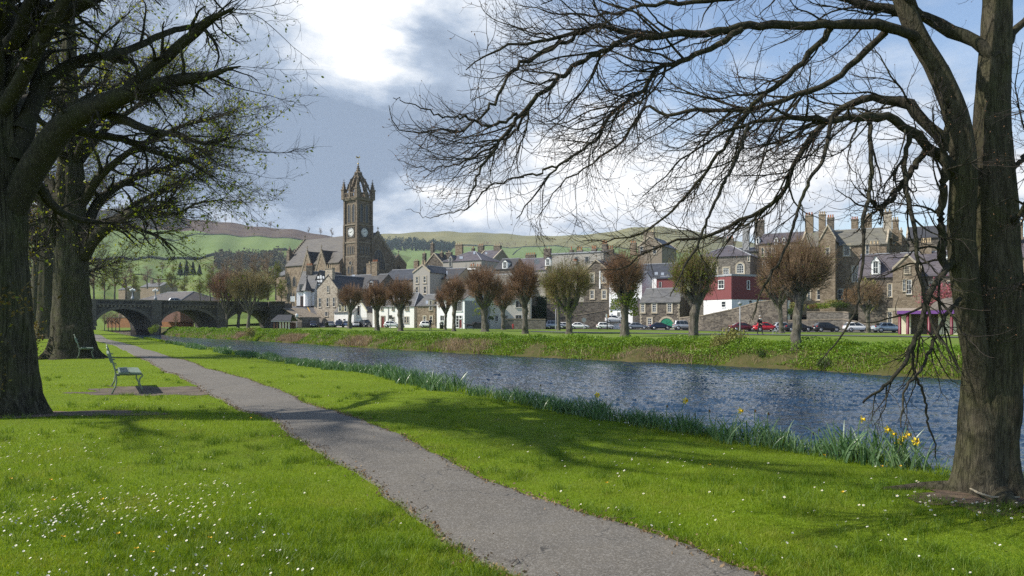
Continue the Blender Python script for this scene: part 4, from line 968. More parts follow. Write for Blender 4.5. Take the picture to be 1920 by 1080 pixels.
# out of the picture to the left stand more of the row: their crowns throw the dapple on the lawn
# ------------------------------------------------------------------ the town: materials
S_church = stone('church_stone', (.16, .12, .085), (.25, .195, .14), (.34, .27, .19), 1.5, (.2, .16, .12))
S_tower = stone('tower_stone', (.12, .095, .07), (.19, .15, .11), (.27, .22, .165), 1.5, (.14, .115, .09))
S_pale = stone('pale_rubble', (.26, .22, .17), (.4, .345, .27), (.52, .46, .37), 1.9, (.48, .43, .35))
S_dark = stone('dark_whin', (.07, .06, .05), (.135, .115, .092), (.24, .205, .16), 2.0, (.17, .15, .125))
S_hotel = stone('hotel_stone', (.17, .13, .088), (.255, .2, .138), (.34, .275, .2), 2.1, (.24, .195, .145))
S_wall = stone('garden_rubble', (.12, .105, .09), (.19, .17, .145), (.28, .25, .21), 2.6, (.15, .135, .115))
S_bridge = stone('bridge_stone', (.045, .042, .038), (.085, .078, .068), (.14, .128, .108), 1.3, (.08, .072, .06))
S_dress = plain('dressed_stone', (.40, .345, .255), .85, .2, 2)
S_dressd = plain('weathered_ashlar', (.21, .175, .13), .9, .3, 2)
S_dressb = plain('dark_ashlar', (.12, .105, .085), .9, .3, 2)
R_slate = slate('grey_slate', (.115, .115, .12)); R_blue = slate('blue_slate', (.05, .055, .07)); R_dark = slate('dark_slate', (.055, .055, .06))
R_purple = slate('purple_slate', (.10, .09, .105)); R_brown = slate('brown_slate', (.12, .105, .095)); R_green = slate('greenish_slate', (.15, .145, .125))
H_white = harl('white_harl', (.82, .80, .75)); H_white2 = harl('bright_white', (.86, .86, .85), .12); H_grey = harl('grey_harl', (.36, .335, .295)); H_cream = harl('cream_harl', (.66, .61, .52), .2)
H_tan = harl('tan_harl', (.42, .33, .23)); H_red = harl('red_cladding', (.19, .055, .056), .15); H_peach = harl('peach_harl', (.7, .5, .33)); H_mid = harl('grey_render_and_shade', (.3, .3, .3), .15)  # the mid grey is render on a stack, painted shade on the modern house
H_brown = harl('brown_harl', (.24, .20, .15))
W_white = plain('white_paint', (.80, .80, .77), .5, .06); W_black = plain('black_timber', (.025, .024, .022), .6, .2); W_red = plain('oxblood_paint', (.16, .025, .022), .45, .15)
W_green = plain('green_paint', (.012, .19, .10), .45, .12); W_brown = plain('brown_paint', (.14, .06, .035), .5, .2); W_lead = plain('lead_grey', (.30, .31, .33), .5, .2)
W_purple = plain('purple_fascia', (.17, .06, .26), .45, .12); W_mar = plain('maroon_post', (.13, .014, .028), .45, .12); W_pot = plain('clay_pot', (.42, .15, .06), .8, .25); W_buff = plain('buff_pot', (.55, .42, .26), .8, .2)
W_cream = plain('cream_paint', (.74, .68, .52), .7, .1); W_iron = plain('dark_iron', (.03, .03, .032), .5, .2); W_tfir = plain('pale_cream_trim', (.72, .66, .46), .7, .1)
m, ntm, b = new_mat('window_glass'); b.inputs['Base Color'].default_value = (.02, .024, .03, 1); b.inputs['Roughness'].default_value = .12; b.inputs['Specular IOR Level'].default_value = .6
ntm.put(b.inputs['Normal'], ntm.bump(ntm.noise(pos(ntm), 1.2, 2), .06, .1)); G_glass = m
m, ntm, b = new_mat('leaded_glass'); P = pos(ntm); b.inputs['Roughness'].default_value = .35
ntm.put(b.inputs['Base Color'], ntm.ramp(ntm.noise(P, 2.5, 3), [(.4, (.018, .018, .02)), (.65, (.05, .05, .055))])); G_lead = m

def plan_hit(A, e, px):
    k = (px - 960) / F; return (k * A.y - A.x) / (e.x - k * e.y)

class House:
    """a building set out from two front corners on the ground; traced picture points are carried on to its wall planes"""
    def __init__(s, name, label, p0, p1, depth, eave, ridge, roof='u', wall=None, roofm=None, base=None, cat='house', trim=None, group=None, over=.25, ridge_off=0.5, skew=0.0, thick=.16, ridge_in=.28, skews=False, zfrom=None, turn=30.0):
        s.A = gxy(*p0); s.B = gxy(*p1); skew = 0.0
        if turn is not None:                       # the fronts look to the river, so each right-hand corner stands nearer
            e = Vector((math.cos(rad(turn)), -math.sin(rad(turn)))); s.B = s.A + e * plan_hit(s.A, e, p1[0]); sh = (p0[1] - s.B.y) * .35; s.A = gxy(p0[0], p0[1] + sh); s.B = s.A + e * plan_hit(s.A, e, p1[0])
        s.W = (s.B - s.A).length; s.u = (s.B - s.A).normalized(); s.v = Vector((-s.u.y, s.u.x)); s.Dp = depth
        if skew: s.v = (s.v + s.u * skew).normalized()
        s.mid = (s.A + s.B) / 2
        zY = zfrom if zfrom else p0[1]
        s.z1 = zz(eave, zY); s.zr = zz(ridge, zY) if roof != 'flat' else s.z1
        gz = min(float(far_h(*(s.A))), float(far_h(*(s.B)))) if base is None else base
        s.z0 = gz - .3; s.wallm = wall; s.trim = trim or S_dress; s.roofm = roofm; s.roof = roof; s.ro = ridge_off
        s.root = empty(name, (s.mid.x, s.mid.y, s.z0 + .3), label, cat, group); s.o_ = tuple(s.root.location)
        s.thick = thick
        s.make(over, ridge_in, skews)
    def p(s, a, b_, z): q = s.A + s.u * a + s.v * b_; return Vector((q.x, q.y, z))
    def add(s, mb, name, mats, parent=None, smooth=False):
        me_v = [(a - s.o_[0], b_ - s.o_[1], c - s.o_[2]) for a, b_, c in mb.v]; mb.v = me_v
        return mb.build(name, mats, parent or s.root, smooth)
    def make(s, ov, rin, skews):
        W_, Dp, z0, z1, zr, p = s.W, s.Dp, s.z0, s.z1, s.zr, s.p; mb = MB(); r = s.roof; ro = s.ro
        mb.face([p(0, 0, z0), p(W_, 0, z0), p(W_, 0, z1), p(0, 0, z1)]) if r != 'v' else mb.face([p(0, 0, z0), p(W_, 0, z0), p(W_, 0, z1), p(W_ * ro, 0, zr), p(0, 0, z1)])
        mb.face([p(W_, Dp, z0), p(0, Dp, z0), p(0, Dp, z1), p(W_, Dp, z1)]) if r != 'v' else mb.face([p(W_, Dp, z0), p(0, Dp, z0), p(0, Dp, z1), p(W_ * ro, Dp, zr), p(W_, Dp, z1)])
        if r == 'u':
            mb.face([p(W_, 0, z0), p(W_, Dp, z0), p(W_, Dp, z1), p(W_, Dp * ro, zr), p(W_, 0, z1)]); mb.face([p(0, Dp, z0), p(0, 0, z0), p(0, 0, z1), p(0, Dp * ro, zr), p(0, Dp, z1)])
        else:
            mb.face([p(W_, 0, z0), p(W_, Dp, z0), p(W_, Dp, z1), p(W_, 0, z1)]); mb.face([p(0, Dp, z0), p(0, 0, z0), p(0, 0, z1), p(0, Dp, z1)])
        if r == 'flat': mb.face([p(0, 0, z1), p(W_, 0, z1), p(W_, Dp, z1), p(0, Dp, z1)])
        s.wall = s.add(mb, 'wall', s.wallm)
        t = s.thick; rb = MB()
        def slab(q):
            up = Vector((0, 0, t)); rb.prism([v_ + Vector((0, 0, .02)) for v_ in q], up)
        if r == 'u':
            sl1 = (zr - z1) / (Dp * ro); sl2 = (zr - z1) / (Dp * (1 - ro)); g = 0.06 if skews else .12
            slab([p(-g, -ov, z1 - sl1 * ov), p(W_ + g, -ov, z1 - sl1 * ov), p(W_ + g, Dp * ro, zr), p(-g, Dp * ro, zr)])
            slab([p(W_ + g, Dp + ov, z1 - sl2 * ov), p(-g, Dp + ov, z1 - sl2 * ov), p(-g, Dp * ro + .01, zr), p(W_ + g, Dp * ro + .01, zr)])
            s.slope = sl1
        elif r == 'v':
            h = W_ * ro; s1 = (zr - z1) / h; s2 = (zr - z1) / (W_ - h); g = .1
            slab([p(-ov, Dp + g, z1 - s1 * ov), p(-ov, -g, z1 - s1 * ov), p(h, -g, zr), p(h, Dp + g, zr)])
            slab([p(W_ + ov, -g, z1 - s2 * ov), p(W_ + ov, Dp + g, z1 - s2 * ov), p(h + .01, Dp + g, zr), p(h + .01, -g, zr)])
            s.slope = s1
        elif r == 'hip':
            i = min(rin * W_, W_ * .48); h = Dp * ro; e = ov
            k = lambda a, b_: p(a, b_, z1); up = Vector((0, 0, .02))
            a0, a1, a2, a3 = k(-e, -e), k(W_ + e, -e), k(W_ + e, Dp + e), k(-e, Dp + e); r0, r1 = p(i, h, zr), p(W_ - i, h, zr)
            for q in ([a0, a1, r1, r0], [a1, a2, r1], [a2, a3, r0, r1], [a3, a0, r0]): rb.face([x + up for x in q])
            rb.face([a3 + up * .5, a2 + up * .5, a1 + up * .5, a0 + up * .5])
            s.slope = (zr - z1) / h
            rg_ = MB()
            for a_, c_ in ((a0, r0), (a1, r1), (a2, r1), (a3, r0), (r0, r1)): rg_.tube([a_ + Vector((0, 0, .06)), c_ + Vector((0, 0, .06))], .11, 5)
        else:
            rb.prism([p(-.2, -.2, z1 + .01), p(W_ + .2, -.2, z1 + .01), p(W_ + .2, Dp + .2, z1 + .01), p(-.2, Dp + .2, z1 + .01)], (0, 0, .35))
        s.roofo = s.add(rb, 'roof', s.roofm)
        if r == 'hip': s.add(rg_, 'ridge_cap', W_lead, s.roofo)
        if r in ('u', 'v'):
            rc = MB()
            if r == 'u': rc.tube([p(-.05, Dp * ro, zr + t + .03), p(W_ + .05, Dp * ro, zr + t + .03)], .1, 5)
            else: rc.tube([p(W_ * ro, -.05, zr + t + .03), p(W_ * ro, Dp + .05, zr + t + .03)], .1, 5)
            s.add(rc, 'ridge_cap', W_lead, s.roofo)
        if skews:       # raised stone skews along the gables
            if r == 'u':
                for a in (-.16, W_ - .16):
                    sk = MB()
                    for (b0, b1) in ((-.1, Dp * ro), (Dp + .1, Dp * ro)):
                        sk.prism([p(a, b0, z1 - .1), p(a, b1, zr), p(a, b1, zr + t + .25), p(a, b0, z1 + t + .2)], s.u.to_3d() * .32)
                    s.add(sk, 'skew', s.trim)
            else:
                for b_ in (-.16, Dp - .16):
                    sk = MB()
                    for (a0, a1) in ((-.1, W_ * ro), (W_ + .1, W_ * ro)):
                        sk.prism([p(a0, b_, z1 - .1), p(a1, b_, zr), p(a1, b_, zr + t + .25), p(a0, b_, z1 + t + .2)], s.v.to_3d() * .32)
                    s.add(sk, 'skew', s.trim)
    def edge(s, face):
        if face == 'F': return s.A, s.u, -s.v
        if face == 'R': return s.B, s.v, s.u
        if face == 'L': return s.A, s.v, -s.u
    def hit(s, face, px, py, dz=0.0):
        a, e, n = s.edge(face); t = plan_hit(a, e, px); q = a + e * t; return t, zz(py, q.y)
    def wp(s, face, t, z, out):
        a, e, n = s.edge(face); q = a + e * t + n * out; return Vector((q.x, q.y, z))
    def rect(s, face, x0, y0, x1, y1):
        t0, za = s.hit(face, x0, y1); t1_, _ = s.hit(face, x1, y1); _, zb = s.hit(face, (x0 + x1) / 2, y0)
        if t0 > t1_: t0, t1_ = t1_, t0
        return t0, t1_, za, zb
    def win(s, face, x0, y0, x1, y1, trim=None, frame=None, bars=(1, 1), sur=.16, arch=0, glass=None, label=None, quoin=False, door=None, off=0.0, parent=None):
        return s.win_m(face, *s.rect(face, x0, y0, x1, y1), trim=trim, frame=frame, bars=bars, sur=sur, arch=arch, glass=glass, label=label, door=door, off=off, parent=parent)
    def win_m(s, face, t0, t1_, z0, z1, trim=None, frame=None, bars=(1, 1), sur=.16, arch=0, glass=None, label=None, door=None, off=0.0, parent=None):
        frame = frame or W_white; trim = trim if trim is not None else s.trim; glass = glass or G_glass
        a, e, n = s.edge(face); n3 = n.to_3d(); e3 = e.to_3d(); wp = lambda t, z, o: s.wp(face, t, z, o + off)
        fr = MB(); w = t1_ - t0; h = z1 - z0; fw = min(.075, w * .1)
        def outline(g, z_top):
            if not arch: return [(t0 - g, z0 - g), (t1_ + g, z0 - g), (t1_ + g, z1 + g), (t0 - g, z1 + g)]
            c = (t0 + t1_) / 2; hw = w / 2 + g; zs = z1 - w * (.5 if arch == 1 else .8); pts = [(t0 - g, z0 - g), (t1_ + g, z0 - g)]
            for k in range(9):
                if arch == 1: q = math.pi * k / 8; pts.append((c + hw * math.cos(q), zs + (z1 - zs + g) * math.sin(q)))
                else:
                    u_ = k / 8; x = 1 - 2 * u_; pts.append((c + hw * x, zs + (z1 - zs + g) * (1 - abs(x) ** 1.7) ** .62))
            return pts
        def ring(mb, g0, g1, depth, mi_, back=.0):
            o1, o2 = outline(g1, 0), outline(g0, 0); k = len(o1)
            for i in range(k):
                j = (i + 1) % k
                A0, A1, B0, B1 = o1[i], o1[j], o2[i], o2[j]
                mb.face([wp(*A0, depth), wp(*A1, depth), wp(*B1, depth), wp(*B0, depth)], mi_)
                mb.face([wp(*A0, back), wp(*A1, back), wp(*A1, depth), wp(*A0, depth)], mi_)
                mb.face([wp(*B0, depth), wp(*B1, depth), wp(*B1, back), wp(*B0, back)], mi_)
        ring(fr, 0, sur, .09, 0); ring(fr, -fw, -.002, .055, 1)
        fr.box(wp(t0 - sur - .03, z0 - sur - .02, .0), e3 * (w + 2 * sur + .06), n3 * .16, (0, 0, .13), 0) if not door else None
        nb, mbars = bars
        for i in range(1, nb + 1 if mbars >= 0 else 1):
            z = z0 + h * i / (nb + 1); fr.box(wp(t0 + fw, z - fw * .35, .012), e3 * (w - 2 * fw), n3 * .04, (0, 0, fw * .7), 1)
        for i in range(1, mbars + 1):
            t = t0 + w * i / (mbars + 1); fr.box(wp(t - fw * .3, z0 + fw, .014), e3 * fw * .6, n3 * .036, (0, 0, h * (1 if not arch else .8) - 2 * fw), 1)
        o = s.add(fr, 'door' if door else 'window', [trim, frame], parent)
        if label: o['label'] = label
        pm = MB(); ol = outline(-fw * .5, 0); pm.face([wp(t, z, .012) for t, z in ol])
        s.add(pm, 'leaf' if door else 'pane', door or glass, parent or o)
        return o
    def chimney(s, px0, py_top, px1, Yoff_b, py_bot, pots=2, mat=None, potm=None, potpy=None, pothgt=.55):
        """stack seen between two picture columns, standing Yoff_b metres behind the front"""
        a = s.A + s.v * Yoff_b; t0 = plan_hit(a, s.u, px0); t1_ = plan_hit(a, s.u, px1); Yc = (a + s.u * t0).y
        zt, zb = zz(py_top, Yc), zz(py_bot, Yc)
        return s.chimney_m(t0, t1_, Yoff_b, zb, zt, pots, mat, potm, pothgt)
    def chimney_m(s, t0, t1_, b_, zb, zt, pots=2, mat=None, potm=None, pothgt=.55, d=.9):
        mat = mat or s.wallm; mb = MB(); u3, v3 = s.u.to_3d(), s.v.to_3d(); w = t1_ - t0; d = min(d, max(.6, w))
        mb.box(s.p(t0, b_ - d / 2, zb), u3 * w, v3 * d, (0, 0, zt - zb - .3))
        mb.box(s.p(t0 - .08, b_ - d / 2 - .08, zt - .3), u3 * (w + .16), v3 * (d + .16), (0, 0, .14), 1)
        mb.box(s.p(t0 - .03, b_ - d / 2 - .03, zt - .16), u3 * (w + .06), v3 * (d + .06), (0, 0, .16), 1)
        o = s.add(mb, 'chimney', [mat, S_dressd], s.root)
        for k in range(pots):
            c = s.p(t0 + w * (k + .5) / pots, b_, zt); q = MB(); r_ = min(.16, w / pots * .38)
            q.lathe(c, [(r_ * .95, 0), (r_, .1), (r_ * .8, pothgt * .6), (r_ * .85, pothgt * .85), (r_ * 1.05, pothgt * .9), (r_ * 1.05, pothgt), (r_ * .7, pothgt)], 8)
            s.add(q, 'chimney_pot', potm or (W_pot if k % 2 == 0 else W_buff), o, True)
        return o
    def dormer(s, x0, ybot, x1, yeave, yapex, depth=2.2, wallm=None, back=.0, winrect=None, roofm=None, bars=(1, 0), arch=0, trim=None):
        """gabled dormer flush with (or `back` metres behind) the front wall"""
        a = s.A + s.v * back; t0, t1_ = plan_hit(a, s.u, x0), plan_hit(a, s.u, x1); Yc = (a + s.u * (t0 + t1_) / 2).y
        zb, ze, za = zz(ybot, Yc), zz(yeave, Yc), zz(yapex, Yc); c = (t0 + t1_) / 2; mb = MB(); p = s.p; o_ = -.06 + back
        mb.face([p(t0, o_, zb), p(t1_, o_, zb), p(t1_, o_, ze), p(c, o_, za), p(t0, o_, ze)])
        mb.face([p(t1_, o_, zb), p(t1_, o_ + depth, zb), p(t1_, o_ + depth, ze), p(t1_, o_, ze)]); mb.face([p(t0, o_ + depth, zb), p(t0, o_, zb), p(t0, o_, ze), p(t0, o_ + depth, ze)])
        o = s.add(mb, 'dormer', wallm or s.wallm); rb = MB(); e = .12; sl_ = (za - ze) / max(c - t0, .01)
        for (q0, q1) in ((t0 - e, c), (t1_ + e, c)):
            rb.prism([p(q0, o_ - .12, ze - sl_ * e + .02), p(q1, o_ - .12, za + .02), p(q1, o_ + depth, za + .02), p(q0, o_ + depth, ze - sl_ * e + .02)], (0, 0, .1))
        s.add(rb, 'dormer_roof', roofm or s.roofm, o)
        w = t1_ - t0
        s.win_m('F', t0 + w * .2, t1_ - w * .2, zb + .12 + .0, ze + (za - ze) * (.15 if not arch else .4), trim=trim or wallm or s.wallm, bars=bars, sur=.05, off=.075 - back, arch=arch, parent=o)
        return o
    def skylight(s, px0, py0, px1, py1):
        """rooflight lying in the front slope"""
        zs = []
        for px, py in ((px0, py1), (px1, py1), (px1, py0), (px0, py0)):
            k = (px - 960) / F; m_ = (H0 - py) / F
            n = Vector((-s.v.x * s.slope, -s.v.y * s.slope, 1)); q = s.p(0, 0, s.z1 + s.thick + .05); d_ = Vector((k, 1, m_)); o_ = Vector((0, 0, EYE))
            tt = (q - o_).dot(n) / d_.dot(n); zs.append(o_ + d_ * tt)
        mb = MB(); mb.prism(zs, (0, 0, .08)); s.add(mb, 'skylight', W_sky, s.roofo)
    def quoins(s, faces_t, z0, z1, face='F', mat=None):
        mb = MB(); a, e, n = s.edge(face); k = 0; z = z0
        while z < z1 - .2:
            for t, sg in faces_t:
                L = .5 if k % 2 else .3
                mb.box(s.wp(face, t, z, -.02), e.to_3d() * L * sg, n.to_3d() * .05, (0, 0, .28))
            z += .34; k += 1
        s.add(mb, 'quoin', mat or S_dress)
    def pipe(s, face, px, y0, y1):
        t, za = s.hit(face, px, y1); _, zb = s.hit(face, px, y0); mb = MB(); mb.tube([s.wp(face, t, za, .1), s.wp(face, t, zb, .1)], .06, 6); s.add(mb, 'drainpipe', W_iron)
m, ntm, b = new_mat('rooflight_glass'); b.inputs['Base Color'].default_value = (.25, .28, .32, 1); b.inputs['Roughness'].default_value = .1; W_sky = m
def v1(*a): return [c for i in range(0, len(a), 2) for c in V1(a[i], a[i + 1])]
def v2(*a): return [c for i in range(0, len(a), 2) for c in V2(a[i], a[i + 1])]
def v3(*a): return [c for i in range(0, len(a), 2) for c in V3(a[i], a[i + 1])]
def v4(*a): return [c for i in range(0, len(a), 2) for c in V4(a[i], a[i + 1])]
def v5(*a): return [c for i in range(0, len(a), 2) for c in V5(a[i], a[i + 1])]
X1 = lambda x: V1(x, 0)[0]
X2 = lambda x: V2(x, 0)[0]
X3 = lambda x: V3(x, 0)[0]
X4 = lambda x: V4(x, 0)[0]
X5 = lambda x: V5(x, 0)[0]
Yy1 = lambda y: V1(0, y)[1]
Yy2 = lambda y: V2(0, y)[1]
Yy3 = lambda y: V3(0, y)[1]
Yy4 = lambda y: V4(0, y)[1]
Yy5 = lambda y: V5(0, y)[1]
R_nave = slate('nave_slate', (.078, .070, .062))
# ------------------------------------------------------------------ the church with its crown-steepled tower
TC = gxy(669.5, 222)                                   # the tower's nearest corner
ua = Vector((.615, .79)).normalized(); ub = Vector((-ua.y, ua.x))
TW = 6.0
ch = empty('church', (TC.x, TC.y, 8.5), 'brown stone church with a tall crown-topped clock tower', 'church')
CO = Vector(ch.location)
def cp(a, b_, z): q = TC + ua * a + ub * b_; return Vector((q.x, q.y, z))
def cadd(mb, name, mats, parent=None, smooth=False):
    mb.v = [(x - CO.x, y - CO.y, z - CO.z) for x, y, z in mb.v]; return mb.build(name, mats, parent or ch, smooth)
A3, B3 = ua.to_3d(), ub.to_3d()
tz = lambda y: zz(280 + y * 260 / 1080, 222)             # heights read off the tower's close view
def cbx(mb, a0, a1, b0, b1, z0, z1, m=0): mb.box(cp(a0, b0, z0), A3 * (a1 - a0), B3 * (b1 - b0), (0, 0, z1 - z0), m)
zpar, zbel0, zclk0, zst = tz(372), tz(580), tz(720), tz(830)
mb = MB()
cbx(mb, 0, TW, 0, TW, 4, zst); cbx(mb, .12, TW - .12, .12, TW - .12, zst, zclk0); cbx(mb, .2, TW - .2, .2, TW - .2, zclk0, zbel0); cbx(mb, .35, TW - .35, .35, TW - .35, zbel0, zpar)
tower = cadd(mb, 'tower', S_tower)
mb = MB()
for z, g, h in ((zst, .12, .35), (zclk0, .16, .4), (zbel0, .14, .35), (zpar - .45, .3, .3), (zpar - .15, .42, .3), (tz(918), .08, .25)):
    mb = MB(); cbx(mb, -g + .1, TW + g - .1, -g + .1, TW + g - .1, z - h / 2, z + h / 2); cadd(mb, 'string_course', S_dressd, tower)
mb = MB()
for (a, b_) in ((0, 0), (TW, 0), (0, TW), (TW, TW)):      # clasping buttresses stepping back as they rise
    for z0, z1, g in ((4, zst, .32), (zst, zclk0, .26), (zclk0, zbel0, .2), (zbel0, zpar - .5, .12)):
        s_ = 1.15 * (g + .4); a0 = a - g if a == 0 else a - s_ + g; b0 = b_ - g if b_ == 0 else b_ - s_ + g
        cbx(mb, a0, a0 + s_, b0, b0 + s_, z0, z1)
cadd(mb, 'buttress', S_tower, tower)
def face_pt(face, t, z, out):
    return cp(t, -out, z) if face == 'S' else cp(-out, t, z)
def lancet(face, t, w, z0, z1, out=.1, parent=None, lou=False, glass=None, name='lancet', sur=.16, inner=None):
    fr = MB(); pts = []; zs = z1 - w * .9
    def ol(g):
        q = [(t - w / 2 - g, z0 - g * .5), (t + w / 2 + g, z0 - g * .5)]
        for k in range(9):
            x = 1 - k / 4; q.append((t + (w / 2 + g) * x, zs + (z1 - zs + g) * (1 - abs(x) ** 1.6) ** .65))
        return q
    o1, o2 = ol(sur), ol(0); k = len(o1); F_ = lambda q, o: face_pt(face, q[0], q[1], o)
    for i in range(k):
        j = (i + 1) % k
        fr.face([F_(o1[i], out + .1), F_(o1[j], out + .1), F_(o2[j], out + .1), F_(o2[i], out + .1)]); fr.face([F_(o1[i], out - .2), F_(o1[j], out - .2), F_(o1[j], out + .1), F_(o1[i], out + .1)])
        fr.face([F_(o2[i], out + .1), F_(o2[j], out + .1), F_(o2[j], out - .3), F_(o2[i], out - .3)])
    if lou:
        n = int((zs - z0) / .45)
        for q in range(n):
            z = z0 + .2 + q * .45; a_ = face_pt(face, t - w / 2, z, out + .0); e = face_pt(face, t + w / 2, z, out + .0) - a_
            fr.box(a_, e, (face_pt(face, t, z, out - .2) - face_pt(face, t, z, out)) * 1.0, (0, 0, .1), 0)
    o = cadd(fr, name, S_dressd, ch)
    pm = MB(); pm.face([F_(q, out + .012) for q in o2]); cadd(pm, 'pane' if not lou else 'opening', glass or G_lead, o)
    return o
for face in ('S', 'W'):
    for t in (TW * .33, TW * .67): lancet(face, t, 1.05, tz(562), tz(418), -.33, lou=True, name='belfry_opening', sur=.22)
    for t in (TW * .32, TW * .5, TW * .68) if face == 'W' else (TW * .24, TW * .41, TW * .59, TW * .76): lancet(face, t, .62 if face == 'W' else .5, tz(812), tz(748), -.1, name='window')
lancet('W', TW * .36, .95, tz(966), tz(905), .02, name='window'); lancet('W', TW * .62, .95, tz(966), tz(905), .02, name='window'); lancet('S', TW * .5, 1.3, tz(960), tz(905), .02, name='window')
mb = MB()
for k in range(20):
    q0, q1 = 2 * math.pi * k / 20, 2 * math.pi * (k + 1) / 20
    c_, r0, r1 = (TW * .49, tz(882)), .55, .85
    f = lambda r, q, o: face_pt('W', c_[0] + r * math.cos(q), c_[1] + r * math.sin(q), o)
    mb.face([f(r0, q0, .12), f(r1, q0, .12), f(r1, q1, .12), f(r0, q1, .12)]); mb.face([f(r1, q0, -.05), f(r1, q1, -.05), f(r1, q1, .12), f(r1, q0, .12)])
ro_ = cadd(mb, 'rose_window', S_dressd, ch); mb = MB(); mb.face([face_pt('W', TW * .49 + .55 * math.cos(k * .393), tz(882) + .55 * math.sin(k * .393), .02) for k in range(16)]); cadd(mb, 'pane', G_lead, ro_)
# clocks: square surround, white dial, black numerals and hands near five past one
M_dial = plain('clock_dial', (.62, .62, .6), .5, .03); M_hand = plain('clock_black', (.012, .012, .012), .5, .1)
for face in ('S', 'W'):
    t, z = TW * .5, tz(640); R_ = 1.28; fr = MB(); f = lambda x, y, o: face_pt(face, t + x, z + y, o - .2)
    for (x0, y0, x1, y1) in ((-1.6, -1.6, 1.6, -1.35), (-1.6, 1.35, 1.6, 1.6), (-1.6, -1.35, -1.35, 1.35), (1.35, -1.35, 1.6, 1.35)):
        a_ = f(x0, y0, 0); fr.box(a_, f(x1, y0, 0) - a_, f(x0, y0, .16) - a_, (0, 0, y1 - y0))
    o = cadd(fr, 'clock', S_dressb, ch)
    mb = MB(); mb.face([f(1.35 * a, 1.35 * b_, .03) for a, b_ in ((-1, -1), (1, -1), (1, 1), (-1, 1))]); cadd(mb, 'clock_back', M_hand, o)
    mb = MB(); mb.face([f(R_ * math.cos(k * .2618), R_ * math.sin(k * .2618), .06) for k in range(24)]); cadd(mb, 'dial', M_dial, o)
    mb = MB(); sg = 1 if face == 'S' else -1
    NUM = ['XII', 'I', 'II', 'III', 'IIII', 'V', 'VI', 'VII', 'VIII', 'IX', 'X', 'XI']
    for h in range(12):                                      # roman numerals as strokes standing round the dial
        th = math.pi / 2 - sg * h * math.pi / 6; er = Vector((math.cos(th), math.sin(th))); et = Vector((-er.y, er.x)) * -sg
        strokes = []; x = 0
        for c_ in NUM[h]:
            if c_ == 'I': strokes.append(((x, 0), (x, 1))); x += .45
            elif c_ == 'V': strokes += [((x + .3, 0), (x, 1)), ((x + .3, 0), (x + .6, 1))]; x += .85
            else: strokes += [((x, 0), (x + .55, 1)), ((x + .55, 0), (x, 1))]; x += .8
        for (p0, p1) in strokes:
            P0, P1 = [er * (.86 + .3 * q[1]) + et * ((q[0] - x / 2 + .2) * .26) for q in (p0, p1)]; dd = (P1 - P0).normalized(); w_ = Vector((-dd.y, dd.x)) * .026
            mb.face([f(*(P0 - w_), .08), f(*(P0 + w_), .08), f(*(P1 + w_), .08), f(*(P1 - w_), .08)])
    cadd(mb, 'numerals', M_hand, o)
    for L, w_, ang in ((.72, .07, 1.75), (1.05, .05, 9.2)):
        th = math.pi / 2 - sg * ang * math.pi / 6; er = Vector((math.cos(th), math.sin(th))); nn = Vector((-er.y, er.x)) * w_; mb = MB()
        a_ = [f(*(er * -.2 - nn), .1), f(*(er * -.2 + nn), .1), f(*(er * L), .1)]; mb.prism(a_, f(0, 0, .13) - f(0, 0, .1)); cadd(mb, 'hand', M_hand, o)
# parapet, pinnacles and the open crown
mb = MB(); z0, z1 = zpar, tz(330); g = .38
for side in range(4):
    for k in range(7):
        a = -g + (TW + 2 * g - .3) * k / 6
        q = {0: (a, a + .3, -g, -g + .25), 1: (a, a + .3, TW + g - .25, TW + g), 2: (-g, -g + .25, a, a + .3), 3: (TW + g - .25, TW + g, a, a + .3)}[side]; cbx(mb, *q, z0, z1 - .2)
    q = {0: (-g - .05, TW + g + .05, -g - .05, -g + .3), 1: (-g - .05, TW + g + .05, TW + g - .3, TW + g + .05), 2: (-g - .05, -g + .3, -g + .31, TW + g - .31), 3: (TW + g - .3, TW + g + .05, -g + .31, TW + g - .31)}[side]
    cbx(mb, *q, z1 - .22, z1 + .02); cbx(mb, *q, z0, z0 + .3)
cadd(mb, 'parapet', S_tower, tower)
def pinnacle(a, b_, zb, zt, w):
    mb = MB(); cbx(mb, a - w / 2, a + w / 2, b_ - w / 2, b_ + w / 2, zb, zb + (zt - zb) * .5); cbx(mb, a - w * .62, a + w * .62, b_ - w * .62, b_ + w * .62, zb + (zt - zb) * .46, zb + (zt - zb) * .52)
    n = len(mb.v); zc = zb + (zt - zb) * .52
    for (x, y) in ((-1, -1), (1, -1), (1, 1), (-1, 1)): mb.v.append(tuple(cp(a + x * w * .42, b_ + y * w * .42, zc)))
    mb.v.append(tuple(cp(a, b_, zt)))
    for k in range(4): mb.f.append((n + k, n + (k + 1) % 4, n + 4)); mb.mi.append(0)
    for k in (.25, .5, .75):                                # crockets up the spirelet
        zq = zc + (zt - zc) * k; s_ = w * .42 * (1 - k) + .1
        for (x, y) in ((-1, -1), (1, -1), (1, 1), (-1, 1)): c = cp(a + x * s_, b_ + y * s_, zq); mb.lathe(c, [(.02, -.12), (.13, 0), (.02, .12)], 5)
    mb.lathe(cp(a, b_, zt - .15), [(.05, 0), (.16, .1), (.05, .25), (.12, .35), (.01, .5)], 6)
    cadd(mb, 'pinnacle', S_tower, tower)
for (a, b_) in ((0, 0), (TW, 0), (0, TW), (TW, TW)): pinnacle(a, b_, zpar - .2, tz(222), 1.15)
for (a, b_) in ((TW / 2, -.1), (-.1, TW / 2), (TW / 2, TW + .1), (TW + .1, TW / 2)): pinnacle(a, b_, zpar - .2, tz(232), .8)
ztop = tz(180); cx = TW / 2
mb = MB()
